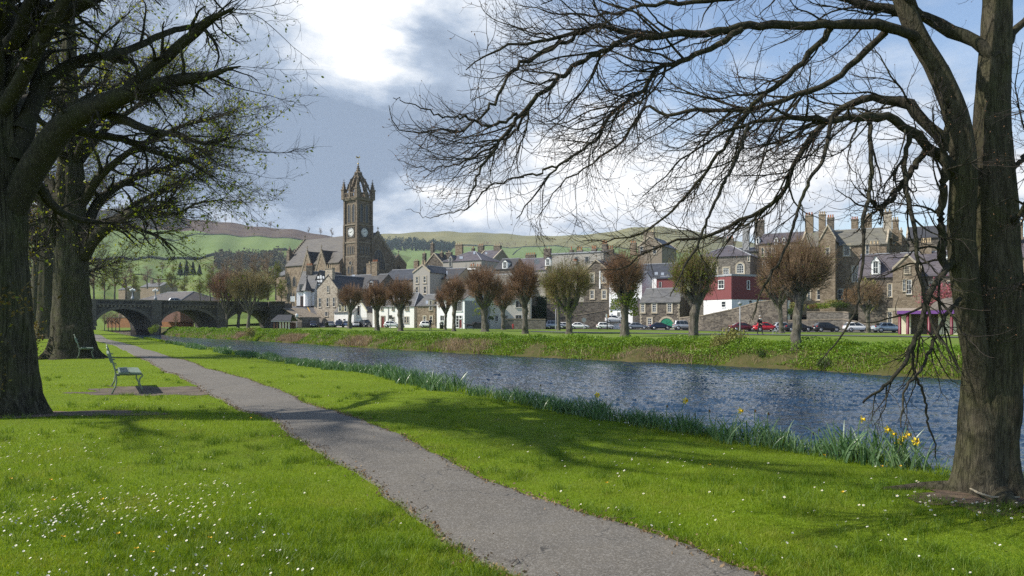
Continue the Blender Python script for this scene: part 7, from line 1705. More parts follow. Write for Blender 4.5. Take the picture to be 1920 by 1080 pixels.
def plant(px, ypy, tpy, Y, kind, label, v=0, wid=1.0, name='valley_tree', group='trees in the valley beyond the bridge', z=None, rz=0.0):
    b_ = at(px, ypy, Y); h = (ypy - tpy) * Y / F; zb = b_.z if z is None else z
    o = empty(name, (b_.x, Y, zb), label, 'tree', group, rz + px * .37); t, w, l = PROTO[(kind, v)]
    for nm, me in (('trunk', t), ('twigs', w), ('leaves' if kind != 'conifer' else 'needles', l)):
        if me is None: continue
        c = D.objects.new(nm, me); COL.objects.link(c); c.parent = o; c.scale = (h * wid, h * wid, h)
        if nm in ('twigs', 'leaves', 'needles'): c['kind'] = 'stuff'
    return o
for px, t, k, lab in ((349, 396, 0, 'tallest bare tree on the hill ridge beside the wood'), (362, 402, 1, 'rounded bare ridge tree second from the wood'), (376, 401, 0, 'bare ridge tree in the middle of the group'), (391, 402, 1, 'domed bare ridge tree left of the mast'), (404, 402, 0, 'narrow bare ridge tree nearest the mast on its left'),
                      (423, 406, 1, 'thin lone tree close beside the mast'), (482, 418, 0, 'small shrubby tree on the moor crest'), (507, 414, 1, 'lone tree on the moorland skyline'), (579, 426, 0, 'pale bare tree on the skyline left of the church'), (601, 428, 1, 'twin of the pale skyline tree, nearer the tower'), (622, 428, 0, 'small skyline tree just left of the tower')):
    q = L.pt(px, L.rp(px) + 2); plant(px, L.rp(px) + 2, t, q.y, 'bare', lab, k, 1.1, 'ridge_tree', 'trees on the hill ridge', q.z - .5)
VT = [(176, 562, 492, 205, 'bare', 0, 1.0, 'tall bare olive tree just right of the massive trunk'), (196, 560, 508, 215, 'leaf', 0, 1.0, 'budding tree above the left bridge arch'), (215, 560, 500, 210, 'leaf', 1, 1.0, 'tall leafing tree behind the bridge lamp'), (236, 560, 505, 225, 'bare', 1, 1.1, 'brown bare tree left of the hall roof'),
      (250, 560, 518, 260, 'leaf', 0, 1.3, 'low spreading green tree behind the hall'), (276, 540, 503, 430, 'bare', 0, 1.4, 'broad purplish bare tree out in the valley fields'), (298, 545, 516, 400, 'bare', 1, 1.4, 'brown bare tree beside the far farmhouse'),
      (322, 560, 508, 300, 'leaf', 1, 1.1, 'bright yellow-green tree rising behind the hall'), (346, 560, 524, 290, 'leaf', 0, 1.2, 'yellow-green lower tree right of the hall'), (375, 564, 530, 215, 'leaf', 1, 1.3, 'fresh green bushy tree over the second arch'), (394, 562, 515, 230, 'leaf', 0, 1.1, 'olive tree partly behind the red pollards'),
      (338, 518, 491, 560, 'conifer', 0, 1.5, 'dark conifer at the left of its clump'), (350, 518, 488, 560, 'conifer', 0, 1.4, 'tallest dark conifer of the clump'), (362, 517, 490, 565, 'conifer', 0, 1.5, 'dark conifer at the right of its clump'), (374, 516, 495, 570, 'conifer', 0, 1.6, 'short dark conifer ending the clump'),
      (400, 552, 498, 320, 'bare', 0, 1.0, 'grey-brown tree above the second pier'), (425, 555, 488, 280, 'bare', 1, 1.0, 'tall hazy bare tree behind the pollards'), (450, 555, 482, 285, 'bare', 0, 1.0, 'broad bare tree behind the tallest pollard'), (478, 556, 480, 270, 'bare', 1, 1.1, 'biggest bare tree left of the church'), (502, 560, 482, 250, 'bare', 0, 1.0, 'olive bare tree beside the church wall'), (517, 560, 500, 240, 'leaf', 0, .9, 'greenish tree against the church porch'),
      (528, 580, 530, 232, 'leaf', 1, 1.0, 'small leafy tree below the church porch'), (245, 520, 500, 700, 'bare', 1, 1.3, 'small round tree in the upper valley meadow'), (304, 512, 492, 720, 'bare', 0, 1.3, 'lone round tree on the hill pasture')]
for px, b_, t, Y, k, v, w, lab in VT: plant(px, b_, t, Y, k, lab, v, w)
for i, px in enumerate((196, 203, 210, 217, 224, 408, 330)):
    plant(px, 616, 585, 186 + i * 1.5, 'bare', 'slender tree seen through a bridge arch', i % 2, .9, 'arch_tree', 'slender trees seen through the arches', -.4)
# shrubs: clouds of leaves on a few stems
SHR = {}
def shrub_mesh(seed, mat, stems=True):
    r = np.random.default_rng(seed); n = 1100; C = []
    for k in range(7):
        a = k * 2.4; c = np.array([.3 * math.cos(a), .3 * math.sin(a), r.uniform(.35, .7)]) if k else np.array([0, 0, .6]); u = nrm(r.normal(size=(n // 7, 3))) * r.uniform(.5, 1, (n // 7, 1)) * r.uniform(.22, .34); C.append(c + u)
    C = np.concatenate(C); return mesh_of('leaves', leafcloud(C[:, 0], C[:, 1], np.maximum(C[:, 2], .02), r.uniform(.025, .055, len(C))), mat, False)
M_gr1 = leafy('bright_shrub', [(.09, .15, .01), (.15, .22, .015), (.22, .27, .03)], .5, .3, .9); M_gr2 = leafy('dark_shrub', [(.03, .06, .012), (.055, .095, .018), (.09, .13, .03)], .5, .25, .9); M_rust = leafy('rusty_shrub', [(.13, .07, .035), (.2, .11, .05), (.16, .13, .05)], .6, .25, .9); M_pink = leafy('cherry_blossom', [(.3, .08, .12), (.45, .13, .19), (.55, .22, .27)], .5, .35, .9); M_bare = leafy('bare_scrub', [(.16, .14, .05), (.24, .22, .07), (.2, .23, .06)], .8, .2, .7)
for i, m_ in enumerate((M_gr1, M_gr2, M_rust, M_bare)): SHR[i] = shrub_mesh(20 + i, m_)
def shrub(px, py_b, py_t, Y, wpx, kind, label, group='garden shrubs on the far bank', name='garden_shrub'):
    b_ = at(px, py_b, Y); s = wpx * Y / F / 1.1; h = (py_b - py_t) * Y / F / .95
    o = D.objects.new(name, SHR[kind]); COL.objects.link(o); o.location = (b_.x, Y, b_.z); o.scale = (s, s, h); o.rotation_euler = (0, 0, px * .7); return tag(o, label, 'shrub', group)
for px, b_, t, Y, w, k, lab in ((X4(115), Yy4(870), Yy4(755), 141, 28, 0, 'bright yellow-green garden shrub beside the lamp post'), (X4(250), Yy4(860), Yy4(752), 140, 32, 1, 'dark green rounded shrub right of the lamp post'), (X4(235), Yy4(880), Yy4(800), 137, 30, 0, 'low light green shrub above the maroon car'), (X4(335), Yy4(830), Yy4(735), 138, 18, 2, 'rusty-brown shrub behind the man in black'), (X4(310), Yy4(880), Yy4(820), 136, 20, 1, 'green shrub left of the walking man'),
        (X4(425), Yy4(860), Yy4(780), 134, 20, 0, 'green shrub inside the wooden garden frame'), (X4(560), Yy4(830), Yy4(740), 136, 40, 1, 'dark shrub mass between the two rusty trees'), (X4(780), Yy4(775), Yy4(705), 135, 46, 0, 'sunny green shrub under the hotel windows'), (X4(880), Yy4(770), Yy4(680), 136, 34, 3, 'bare brown scrub at the hotel wall'), (X4(735), Yy4(765), Yy4(715), 133, 18, 2, 'small orange-leaved shrub below the hotel'), (X5(130), Yy5(780), Yy5(600), 133, 26, 2, 'reddish bare bush climbing the hotel corner'), (X5(60), Yy5(780), Yy5(710), 132, 34, 1, 'green shrub on the terrace edge'),
        (X4(620), Yy4(800), Yy4(700), 138, 30, 3, 'olive scrub behind the burred white trunk'), (X5(270), Yy5(870), Yy5(520), 128, 30, 3, 'tall twiggy bush in front of the villa dormer'), (600, 585, 560, 200, 8, 0, 'green ivy-like bush beside the timbered house'), (X2(790), Yy2(905), Yy2(838), 158, 12, 1, 'dark clipped shrub at the cream house corner')):
    shrub(px, b_, t, Y, w, k, lab)
for px, b_, t, Y, w, k, lab in ((1372, 682, 610, 52, 56, 3, 'wispy yellow-brown willow scrub on the bank between the two leaning trunks'), (1345, 684, 622, 51, 34, 3, 'low brown scrub at the water by the leaning trunk'), (287, 632, 606, 160, 20, 0, 'small willow bush at the foot of the bridge pier'), (470, 640, 612, 112, 22, 3, 'bare reddish bush on the far bank below the pollards'), (1545, 700, 668, 44, 30, 1, 'dark bramble hanging at the water under the burred tree'), (1430, 690, 650, 48, 22, 1, 'green bramble by the eroded bank')):
    shrub(px, b_, t, Y, w, k, lab, 'bushes on the far bank', 'bank_bush')
ck = empty('cherry_tree', (*gxy(1775, 118), 1.0), 'pink flowering cherry behind the purple-roofed shelter', 'tree'); t, w, l = grow(11, 'bare'); r = np.random.default_rng(3); hh = zz(Yy5(605), 118) - 1.0
bl = leaves_at(r, sprout(r, np.array([[(0, 0, .4), (.0, .0, .9)]]) + r.normal(size=(60, 1, 3)) * .16, np.full((60, 2), .01), 700, 0, 1, (.1, .3), 4, (.3, 1.2))[0], 2600, .016)
for nm, me, m_ in (('trunk', t, M_bark), ('twigs', w, M_twig_red), ('blossom', bl, M_pink)):
    o = link_mesh(nm, np_mesh(nm, me[0] * np.array([hh * 1.5, hh * 1.5, hh]), me[1], nm != 'blossom'), m_, ck)
    if nm != 'trunk': o['kind'] = 'stuff'

# ------------------------------------------------------------------ the pollarded limes across the water
def pollard(px, base, top, left, right, Y, twigm, label, seed, leaf=0, low=0, lean=0.0, fork=.36, trunkw=None, zfix=None, burr=False, n=1500):
    r = np.random.default_rng(seed); b_ = at(px, base, Y); h = (base - top) * Y / F; rx = (right - left) / 2 * Y / F; cx = ((left + right) / 2 - px) * Y / F
    zb = float(far_h(b_.x, Y)) if zfix is None else zfix; tw = (trunkw or (base - top) * .085) * Y / F * .39; n = int(n * .86)
    o = empty('pollarded_lime', (b_.x, Y, zb), label, 'tree', 'pollarded limes along the far bank')
    zf = h * fork; tx = cx * .6 + lean
    kn = [(zb + h * q, r.uniform(0, 6.28), tw * 1.1, tw * .5) for q in ((.06, .12, .2, .28, .33) if burr else (.08, .3))]
    pts = [(b_.x, Y, zb - .25), (b_.x, Y, zb + .02), (b_.x + lean * .15, Y, zb + .12 * zf), (b_.x + tx * .5, Y, zb + zf * .6), (b_.x + tx, Y, zb + zf)]
    part('trunk', trunk_mesh(pts, [tw * 1.75, tw * 1.5, tw * 1.1, tw * .95, tw * 1.15], 16, 30, 4, .09, seed=seed, knots=kn), M_bark_far, o)
    c0 = np.array([b_.x + tx, Y, zb + zf]); cc = np.array([b_.x + cx, Y, zb + h * .66]); ax = np.array([rx, rx * .92, h * .345]); lp, lr = [], []
    nl = 11
    for k in range(nl):
        a = k * 2.4 + r.uniform(-.3, .3); el = r.uniform(.15, 1.25) if k else 1.5; dirv_ = np.array([math.cos(a) * math.cos(el), math.sin(a) * math.cos(el), math.sin(el)]); tgt = cc + dirv_ * ax * r.uniform(.5, .68) - np.array([0, 0, h * .07])
        mid = c0 * .45 + tgt * .55 + np.array([math.cos(a), math.sin(a), -.25]) * rx * .14; s0 = c0 + np.array([0, 0, -r.uniform(0, .22) * zf])
        P, R_ = resample([s0, mid + r.normal(size=3) * .12, tgt], [tw * .75, tw * .55, tw * .34], 14); P += np.cumsum(r.normal(size=P.shape) * .035 * h / 8, 0); lp.append(P); lr.append(R_)
    lp, lr = np.array(lp), np.array(lr); part('limbs', tubes([(lp, lr, 7)]), M_bark_far, o)
    # shoots fan from the knuckles out to the rounded outline
    u = nrm(r.normal(size=(n, 3))); u[:, 2] = np.abs(u[:, 2]) * 1.0 - .42 * (r.random(n) < .4); u = nrm(u); tgt = cc + u * ax * (r.uniform(.55, 1.1, (n, 1)) + .05 * np.sin(u[:, :1] * 9 + seed) + .05 * np.sin(u[:, 1:2] * 7))
    tgt[:, :2] = cc[:2] + (tgt[:, :2] - cc[:2]) * np.clip(.62 + .5 * (tgt[:, 2:] - cc[2] + ax[2]) / ax[2] * .62, .5, 1.08); flat = lp[:, 5:].reshape(-1, 3); d2 = ((tgt[:, None] - flat[None]) ** 2).sum(-1) + r.random((n, len(flat))) * (.12 * h) ** 2; src = flat[d2.argmin(1)]
    k = np.linspace(0, 1, 6)[None, :, None]; bow = np.array([0, 0, -.10 * h]) * (k * (1 - k)) * 2; P = src[:, None] * (1 - k) + tgt[:, None] * k + bow + np.cumsum(r.normal(size=(n, 6, 3)) * .012 * h * .3, 1) * k
    tr_ = max(.009, .00014 * Y) ; R_ = np.full((n, 6), tr_) * np.linspace(1.7, .7, 6)
    s2 = sprout(r, P, R_, n * 2, .35, 1, (.05 * h, .13 * h), 4, (.3, .7), (.05, .08), .12, .8, 9, .6, rmin=tr_ * .75)
    q = part('twigs', tubes([(P, R_, 3), (s2[0], s2[1], 3)]), twigm, o); q['kind'] = 'stuff'
    if leaf: part('leaves', leaves_at(r, s2[0], leaf, .0011 * Y * (1.2 if Y < 70 else 1)), M_young, o, False)['kind'] = 'stuff'
    if low:                                             # fresh leaves low on bole and limbs
        m_ = low; a = r.uniform(0, 6.283, m_); q_ = r.uniform(.25, .62, m_) * h; rr = r.random(m_) ** .6 * rx * .62; C = np.stack([b_.x + cx * .6 + rr * np.cos(a), Y + rr * np.sin(a), zb + q_ - .1 * rr], 1); C = C[np.sin(C[:, 0] * 2.2) + np.sin(C[:, 2] * 2.6 + C[:, 1]) > -.4]
        V, Q_ = leafcloud(C[:, 0], C[:, 1], C[:, 2], r.uniform(.6, 1.3, len(C)) * .0015 * Y); part('low_leaves', (V, Q_), M_young, o, False)['kind'] = 'stuff'
    return o
RD, BR_, OL = M_twig_red, M_twig_brn, M_twig_olive
pollard(1490, 648, 428, 1425, 1562, 47.5, BR_, 'pollarded lime with a pale burred trunk, rusty bare crown', 101, leaf=250, fork=.5, trunkw=19, burr=True, lean=.35, n=2300)
pollard(1298, 641, 462, 1256, 1346, 56.5, OL, 'pollarded lime with a smooth leaning trunk and light green leaves', 102, leaf=2600, fork=.42, trunkw=19, lean=.25, n=1500)
pollard(1172, 630, 465, 1128, 1212, 74, RD, 'pollarded lime with red-brown crown and fresh leaves low round its bole', 103, low=2600, fork=.4, trunkw=17, n=1900)
pollard(1067, 625, 487, 1012, 1118, 87, OL, 'broad olive-green pollarded lime, the widest of the middle row', 104, leaf=900, low=500, fork=.3, trunkw=14, n=2300)
pollard(985, 624, 486, 949, 1016, 90, RD, 'red-brown pollarded lime in front of the cream house', 105, fork=.42, trunkw=13, n=1500)
pollard(909, 620, 494, 868, 944, 105, RD, 'red-brown pollarded lime with forked stout trunk beside the dog', 106, low=350, fork=.38, trunkw=14, n=1700)
pollard(944, 618, 527, 918, 968, 124, RD, 'smaller pale-red pollarded lime with wide fork, second row before the cream house', 107, fork=.42, trunkw=9, n=1100)
pollard(851, 619, 512, 830, 876, 110, RD, 'slim red pollarded lime in front of the modern house door', 108, fork=.45, trunkw=8, n=1000)
pollard(835, 616.5, 530, 815, 858, 124, RD, 'thin pollarded lime beside the litter bin', 109, fork=.4, trunkw=6, n=900)
pollard(751, 618, 517, 722, 778, 116, RD, 'red-brown pollarded lime before the right end of the white terrace', 110, fork=.4, trunkw=10, n=1300)
pollard(707, 617.5, 524, 678, 733, 120, RD, 'red-brown pollarded lime before the left end of the white terrace', 111, fork=.42, trunkw=10, n=1300)
pollard(655, 614.5, 529, 632, 684, 148, RD, 'red-brown pollarded lime in front of the arched-dormer cottage', 112, fork=.42, trunkw=8, n=1200)
pollard(1047, 617.5, 520, 1022, 1072, 138, OL, 'grey-trunked lime half behind the widest olive one', 113, fork=.5, trunkw=7, n=700)
pollard(1465, 626, 490, 1418, 1500, 98, BR_, 'rust-coloured lime standing behind the burred one', 114, leaf=500, fork=.4, trunkw=10, n=1500)
pollard(1628, 622, 520, 1590, 1660, 108, BR_, 'thin-crowned brown lime by the white hatchback', 115, fork=.42, trunkw=9, n=800)
pollard(465, 614.5, 503, 425, 516, 166, OL, 'biggest olive-brown pollard of the trio beside the bridge', 116, fork=.26, trunkw=7, n=2300)
pollard(424, 613, 503, 393, 462, 172, RD, 'red pollard of the trio over the bridge pier', 117, fork=.26, trunkw=6, n=2000)
pollard(446, 613.5, 510, 420, 480, 176, RD, 'middle red pollard of the trio beside the bridge', 118, fork=.26, trunkw=6, n=1400)
# ------------------------------------------------------------------ cars
def paint(name, c, metal=.0):
    m, nt, b = new_mat(name); b.inputs['Base Color'].default_value = C3(c); b.inputs['Roughness'].default_value = .28; b.inputs['Metallic'].default_value = metal
    b.inputs['Coat Weight'].default_value = .6; b.inputs['Coat Roughness'].default_value = .06
    g = nt.noise(pos(nt), 1.2, 3); nt.put(b.inputs['Base Color'], nt.mix(nt.math('MULTIPLY', g, .25), c, [x * .7 for x in c])); return m
PA = dict(white=paint('white_car_paint', (.78, .78, .77)), silver=paint('silver_paint', (.45, .46, .48), .5), grey=paint('grey_paint', (.22, .24, .27), .5), black=paint('black_paint', (.012, .013, .016)), navy=paint('navy_paint', (.015, .022, .055), .2), blue=paint('blue_paint', (.05, .09, .2), .3), steel=paint('steel_blue_paint', (.16, .2, .28), .4), red=paint('red_paint', (.5, .012, .02)), maroon=paint('maroon_paint', (.12, .012, .018), .2), ice=paint('pale_blue_silver_paint', (.5, .56, .6), .4))
m, ntm, b = new_mat('car_glass'); b.inputs['Base Color'].default_value = (.015, .02, .024, 1); b.inputs['Roughness'].default_value = .04; b.inputs['Specular IOR Level'].default_value = .7; G_car = m
M_tyre = plain('tyre_rubber', (.015, .015, .015), .85, .2); M_rim = plain('alloy_rim', (.5, .5, .52), .35, .1, metal=.7); M_trim = plain('black_trim', (.018, .018, .02), .6, .2); M_head = plain('headlight_glass', (.7, .72, .75), .12, .05); M_tail = plain('tail_light', (.35, .01, .01), .25, .1); M_plate = plain('number_plate', (.75, .74, .68), .5, .05)
KIND = {  # half length, width, sections (x, half width, bottom, top), cabin (rear base, rear roof, front roof, screen base, belt, roof), axle positions, wheel radius
 'hatch': ([(-1.93, .62, .4, .74), (-1.84, .8, .28, .93), (-1.4, .86, .2, .97), (-.4, .87, .19, .95), (.6, .87, .19, .93), (1.0, .86, .2, .92), (1.5, .83, .22, .82), (1.84, .73, .28, .66), (1.94, .58, .36, .56)], (-1.82, -1.38, .2, 1.05, .93, 1.47), (-1.22, 1.22), .31),
 'saloon': ([(-2.25, .66, .42, .86), (-2.15, .82, .3, .95), (-1.5, .88, .2, .97), (-.4, .89, .19, .95), (.7, .89, .19, .93), (1.15, .88, .2, .9), (1.75, .84, .22, .8), (2.12, .74, .28, .66), (2.24, .58, .36, .56)], (-1.75, -1.0, .3, 1.15, .93, 1.43), (-1.35, 1.38), .32),
 'mpv': ([(-2.1, .66, .42, .86), (-2.02, .84, .3, 1.0), (-1.5, .88, .22, 1.03), (-.4, .9, .21, 1.01), (.8, .9, .21, 1.0), (1.25, .88, .22, .96), (1.7, .84, .24, .84), (2.0, .74, .3, .7), (2.1, .6, .38, .6)], (-2.0, -1.72, .35, 1.5, 1.0, 1.66), (-1.32, 1.36), .33),
 'suv': ([(-2.3, .72, .5, .95), (-2.22, .9, .4, 1.08), (-1.5, .95, .32, 1.12), (-.4, .96, .3, 1.1), (.8, .96, .3, 1.09), (1.2, .95, .32, 1.07), (1.8, .92, .34, 1.02), (2.2, .84, .4, .86), (2.3, .7, .48, .74)], (-2.15, -1.9, .3, 1.0, 1.09, 1.84), (-1.42, 1.42), .38),
 'van': ([(-2.15, .78, .45, 1.2), (-2.1, .86, .3, 1.3), (-1.5, .9, .24, 1.32), (-.4, .9, .23, 1.3), (.8, .9, .23, 1.15), (1.2, .88, .24, 1.02), (1.7, .84, .26, .9), (2.05, .74, .32, .74), (2.15, .6, .4, .62)], (-2.1, -2.0, .3, 1.3, 1.12, 1.82), (-1.35, 1.38), .33)}
CARM = {}
def loft(mb, rings, m=0, caps=True):
    n = len(rings[0]); b0 = len(mb.v)
    for r_ in rings: mb.v += [tuple(p) for p in r_]
    for i in range(len(rings) - 1):
        for k in range(n): k2 = (k + 1) % n; mb.f.append((b0 + i * n + k, b0 + i * n + k2, b0 + (i + 1) * n + k2, b0 + (i + 1) * n + k)); mb.mi.append(m)
    if caps: mb.f.append(tuple(b0 + k for k in range(n - 1, -1, -1))); mb.f.append(tuple(b0 + (len(rings) - 1) * n + k for k in range(n))); mb.mi += [m, m]
def car_meshes(kind):
    if kind in CARM: return CARM[kind]
    sec, (rb_, rt, ft, fb, belt, roof), ax, wr = KIND[kind]; out = {}
    mb = MB(); rings = []
    for x, w, zb, zt in sec:
        zm = zb + (zt - zb) * .55; rings.append([(x, -w * .8, zb), (x, -w * .98, zb + .07), (x, -w, zm), (x, -w * .96, zt - .06), (x, -w * .84, zt), (x, 0, zt + .03), (x, w * .84, zt), (x, w * .96, zt - .06), (x, w, zm), (x, w * .98, zb + .07), (x, w * .8, zb)])
    loft(mb, rings)
    W_ = sec[3][1]
    def ring(z, k):
        """cabin outline at share k of the way from belt to roof"""
        xr = rb_ + (rt - rb_) * k; xf = fb + (ft - fb) * k; y = W_ * (.93 - .2 * k); c = .12
        return [(xr, -y + c, z), (xr + c, -y, z), ((xr + xf) / 2, -y - .01, z), (xf - c, -y, z), (xf, -y + c, z), (xf + .03 * (1 - k), 0, z), (xf, y - c, z), (xf - c, y, z), ((xr + xf) / 2, y + .01, z), (xr + c, y, z), (xr, y - c, z), (xr - .03, 0, z)]
    def shrink(r_, s, z): cx = sum(p[0] for p in r_) / len(r_); return [(cx + (p[0] - cx) * s, p[1] * s, z) for p in r_]
    zr = roof - .07; top = ring(zr, 1)
    loft(mb, [ring(belt - .08, -.08), ring(belt, 0), top, shrink(top, .96, roof - .02), shrink(top, .7, roof), shrink(top, .2, roof + .01)]); out['body'] = mb
    gl = MB()
    def side(k, x_share, y_sign):
        xr = rb_ + (rt - rb_) * k; xf = fb + (ft - fb) * k; y = W_ * (.93 - .2 * k) + .022; return (xr + (xf - xr) * x_share, y_sign * y, belt + (zr - belt) * k)
    for s in (-1, 1):
        for a, b_ in ((.09, .33), (.35, .62), (.64, .9)) if kind in ('mpv', 'suv') else ((.1, .44), (.47, .88)): gl.face([side(.06, a, s), side(.06, b_, s), side(.92, min(b_, .95), s), side(.92, max(a, .06), s)][::s])
    for (k0, k1) in ((.08, .93),):
        for xb, xt, sg in ((fb, ft, 1), (rb_, rt, -1)):
            f_ = lambda k, ysh: (xb + (xt - xb) * k + sg * .035, ysh * (W_ * (.93 - .2 * k) - .13), belt + (zr - belt) * k)
            gl.face([f_(k0, -1), f_(k0, 1), f_(k1, 1), f_(k1, -1)][::sg])
    out['window'] = gl
    tr_ = MB()
    for x in ax:
        for s in (-1, 1): tr_.tube([(x, s * (W_ - .1), wr), (x, s * (W_ + .004), wr)], wr + .05, 18)
    tr_.box((ax[0] + wr, -W_ - .004, .2), (ax[1] - ax[0] - 2 * wr, 0, 0), (0, 2 * W_ + .008, 0), (0, 0, .1)); x0, x1 = sec[0][0], sec[-1][0]
    tr_.cbox((x1 - .04, 0, .32), .1, sec[-2][1] * 1.5, .12); tr_.cbox((x0 + .05, 0, .36), .1, sec[1][1] * 1.5, .12); tr_.cbox((x1 - .02, 0, .5), .06, .6, .08)
    for s in (-1, 1): tr_.cbox((fb - .25, s * (W_ + .07), belt + .02), .12, .16, .13)
    out['trim'] = tr_
    q = MB()
    q.tube([(0, -.1, 0), (0, -.09, 0), (0, .09, 0), (0, .1, 0)], [wr * .86, wr, wr, wr * .86], 20); out['tyre'] = q
    q = MB(); q.tube([(0, -.104, 0), (0, -.1, 0), (0, .1, 0), (0, .104, 0)], [wr * .5, wr * .68, wr * .68, wr * .5], 10); out['rim'] = q
    for nm, x, sz in (('headlight', sec[-2][0] - .04, (.2, .3, .13)), ('tail_light', sec[1][0] + .02, (.12, .2, .26))):
        q = MB(); zt = sec[-2][3] - .1 if nm == 'headlight' else sec[1][3] - .1; ry, rz_ = sz[1] / 2, sz[2] / 2; q.tube([(x - sz[0], 0, zt), (x - sz[0] * .4, 0, zt), (x + sz[0] * .3, 0, zt), (x + sz[0] * .55, 0, zt)] if nm == 'headlight' else [(x + sz[0], 0, zt), (x, 0, zt), (x - sz[0] * .6, 0, zt)], [rz_, rz_ * 1.15, rz_, rz_ * .3] if nm == 'headlight' else [rz_, rz_, rz_ * .5], 10); out[nm] = q
    q = MB(); q.cbox((x1 + .0, 0, .42), .04, .5, .11); q.cbox((x0 - .0, 0, .55), .06, .5, .11); out['number_plate'] = q
    res = {}
    for nm, mbb in out.items():
        me = D.meshes.new(nm); me.from_pydata(mbb.v, [], mbb.f); me.polygons.foreach_set('use_smooth', [nm not in ('trim', 'number_plate', 'window')] * len(mbb.f)); me.update(); res[nm] = me
    CARM[kind] = (res, ax, wr, W_, sec); return CARM[kind]
MM = dict(window=G_car, trim=M_trim, tyre=M_tyre, rim=M_rim, headlight=M_head, tail_light=M_tail, number_plate=M_plate)
def car(px, Y, rz, kind, col, label, z=None, group='cars parked along the far bank street'):
    res, ax, wr, W_, sec = car_meshes(kind); c = gxy(px, Y); zb = float(far_h(c.x, c.y)) + .07 if z is None else z
    o = empty('parked_car', (c.x, c.y, zb), label, 'car', group, rad(rz))
    def put(nm, par, loc=(0, 0, 0), mat=None):
        me = res[nm]
        if not me.materials: me.materials.append(MM.get(nm, PA['white']))
        q = D.objects.new(nm, me); COL.objects.link(q); q.parent = par; q.location = loc
        if mat: q.material_slots[0].link = 'OBJECT'; q.material_slots[0].material = mat
        return q
    put('body', o, mat=PA[col]); put('window', o); put('trim', o); put('number_plate', o)
    for x in ax:
        for s in (-1, 1): w = put('tyre', o, (x, s * (W_ - .07), wr)); w.name = 'wheel'; put('rim', w)
    for s in (-1, 1): put('headlight', o, (0, s * (sec[-2][1] - .12), 0)); put('tail_light', o, (0, s * (sec[1][1] - .1), 0))
    return o
car(620, 176, -78, 'saloon', 'grey', 'dark grey-green saloon leftmost by the ramp foot, facing the water'); car(636, 176, -82, 'mpv', 'navy', 'navy people carrier beside the grey saloon, nose to the green'); car(650, 177, -84, 'hatch', 'blue', 'blue hatchback nose-on, partly behind a slim trunk'); car(668, 178, -80, 'hatch', 'silver', 'small silver car nose-on between blue hatchback and dark van'); car(686, 177, -60, 'van', 'black', 'black van parked at an angle before the peach wall')
car(736, 168, 0, 'hatch', 'white', 'white hatchback side-on by the dark red door'); car(772, 170, -12, 'saloon', 'grey', 'dark grey saloon with pale bonnet in front of the terrace end'); car(803, 166, 0, 'hatch', 'white', 'white rounded hatchback in front of the stone cottage, man beside it')
car(921, 172, -8, 'saloon', 'white', 'white saloon between two trunks by the grey side wall'); car(966, 166, 0, 'mpv', 'white', 'cream-white estate behind the child in red'); car(1010, 162, -4, 'mpv', 'steel', 'steel-blue people carrier before the ivied wall'); car(1008, 172, 0, 'van', 'red', 'red van roof showing above the steel-blue people carrier'); car(1042, 166, -6, 'suv', 'silver', 'silver estate car beside the widest olive tree'); car(1060, 172, -10, 'hatch', 'white', 'white car behind the widest olive tree')
car(1086, 164, -6, 'saloon', 'white', 'white saloon with blue bonnet beside the round road sign'); car(1113, 174, 0, 'saloon', 'white', 'white saloon glinting on the raised road by the dark wall', 2.2); car(1135, 160, 0, 'hatch', 'white', 'white five-door hatchback left of the leafy-boled tree'); car(1152, 170, 0, 'van', 'white', 'white van behind the white hatchback', 1.4); car(1195, 154, -8, 'saloon', 'grey', 'silver-grey saloon emerging right of the leafy-boled tree')
car(1238, 149, 0, 'saloon', 'navy', 'dark navy saloon in front of the green door'); car(1284, 144, 0, 'suv', 'silver', 'silver off-roader beside the leaning trunk'); car(1338, 140, 0, 'hatch', 'steel', 'steel-blue and white hatchback before the toothed wall'); car(1393, 125, 0, 'saloon', 'maroon', 'maroon saloon behind the slim lamp post'); car(1436, 121, 0, 'hatch', 'red', 'bright red hatchback behind the man in black')
car(1496, 119, 0, 'saloon', 'black', 'blue-black saloon half hidden by the burred trunk'); car(1550, 117, 0, 'hatch', 'black', 'shiny black hatchback right of the burred trunk'); car(1606, 116, 0, 'hatch', 'white', 'silver-white three-door hatchback alone before the villa'); car(1664, 110, 0, 'saloon', 'ice', 'pale silver saloon beside the purple-roofed shelter')
q = bw(bx(332), 3.2, 0); car(332, q.y, 26, 'hatch', 'ice', 'pale car crossing the bridge, only its roof above the parapet', zcor + .38, 'cars on the bridge')

car(941, 170, 0, 'hatch', 'silver', 'silver hatchback behind the wide-forked small pollard'); car(984, 169, 0, 'hatch', 'blue', 'dark blue hatchback behind the trunk before the cream house'); car(1470, 121, 0, 'hatch', 'silver', 'silver hatchback between bright red car and burred trunk'); car(1178, 162, 0, 'hatch', 'grey', 'grey hatchback behind the leafy-boled trunk'); car(588, 174, -75, 'hatch', 'navy', 'navy hatchback at the railing end below the ramp')
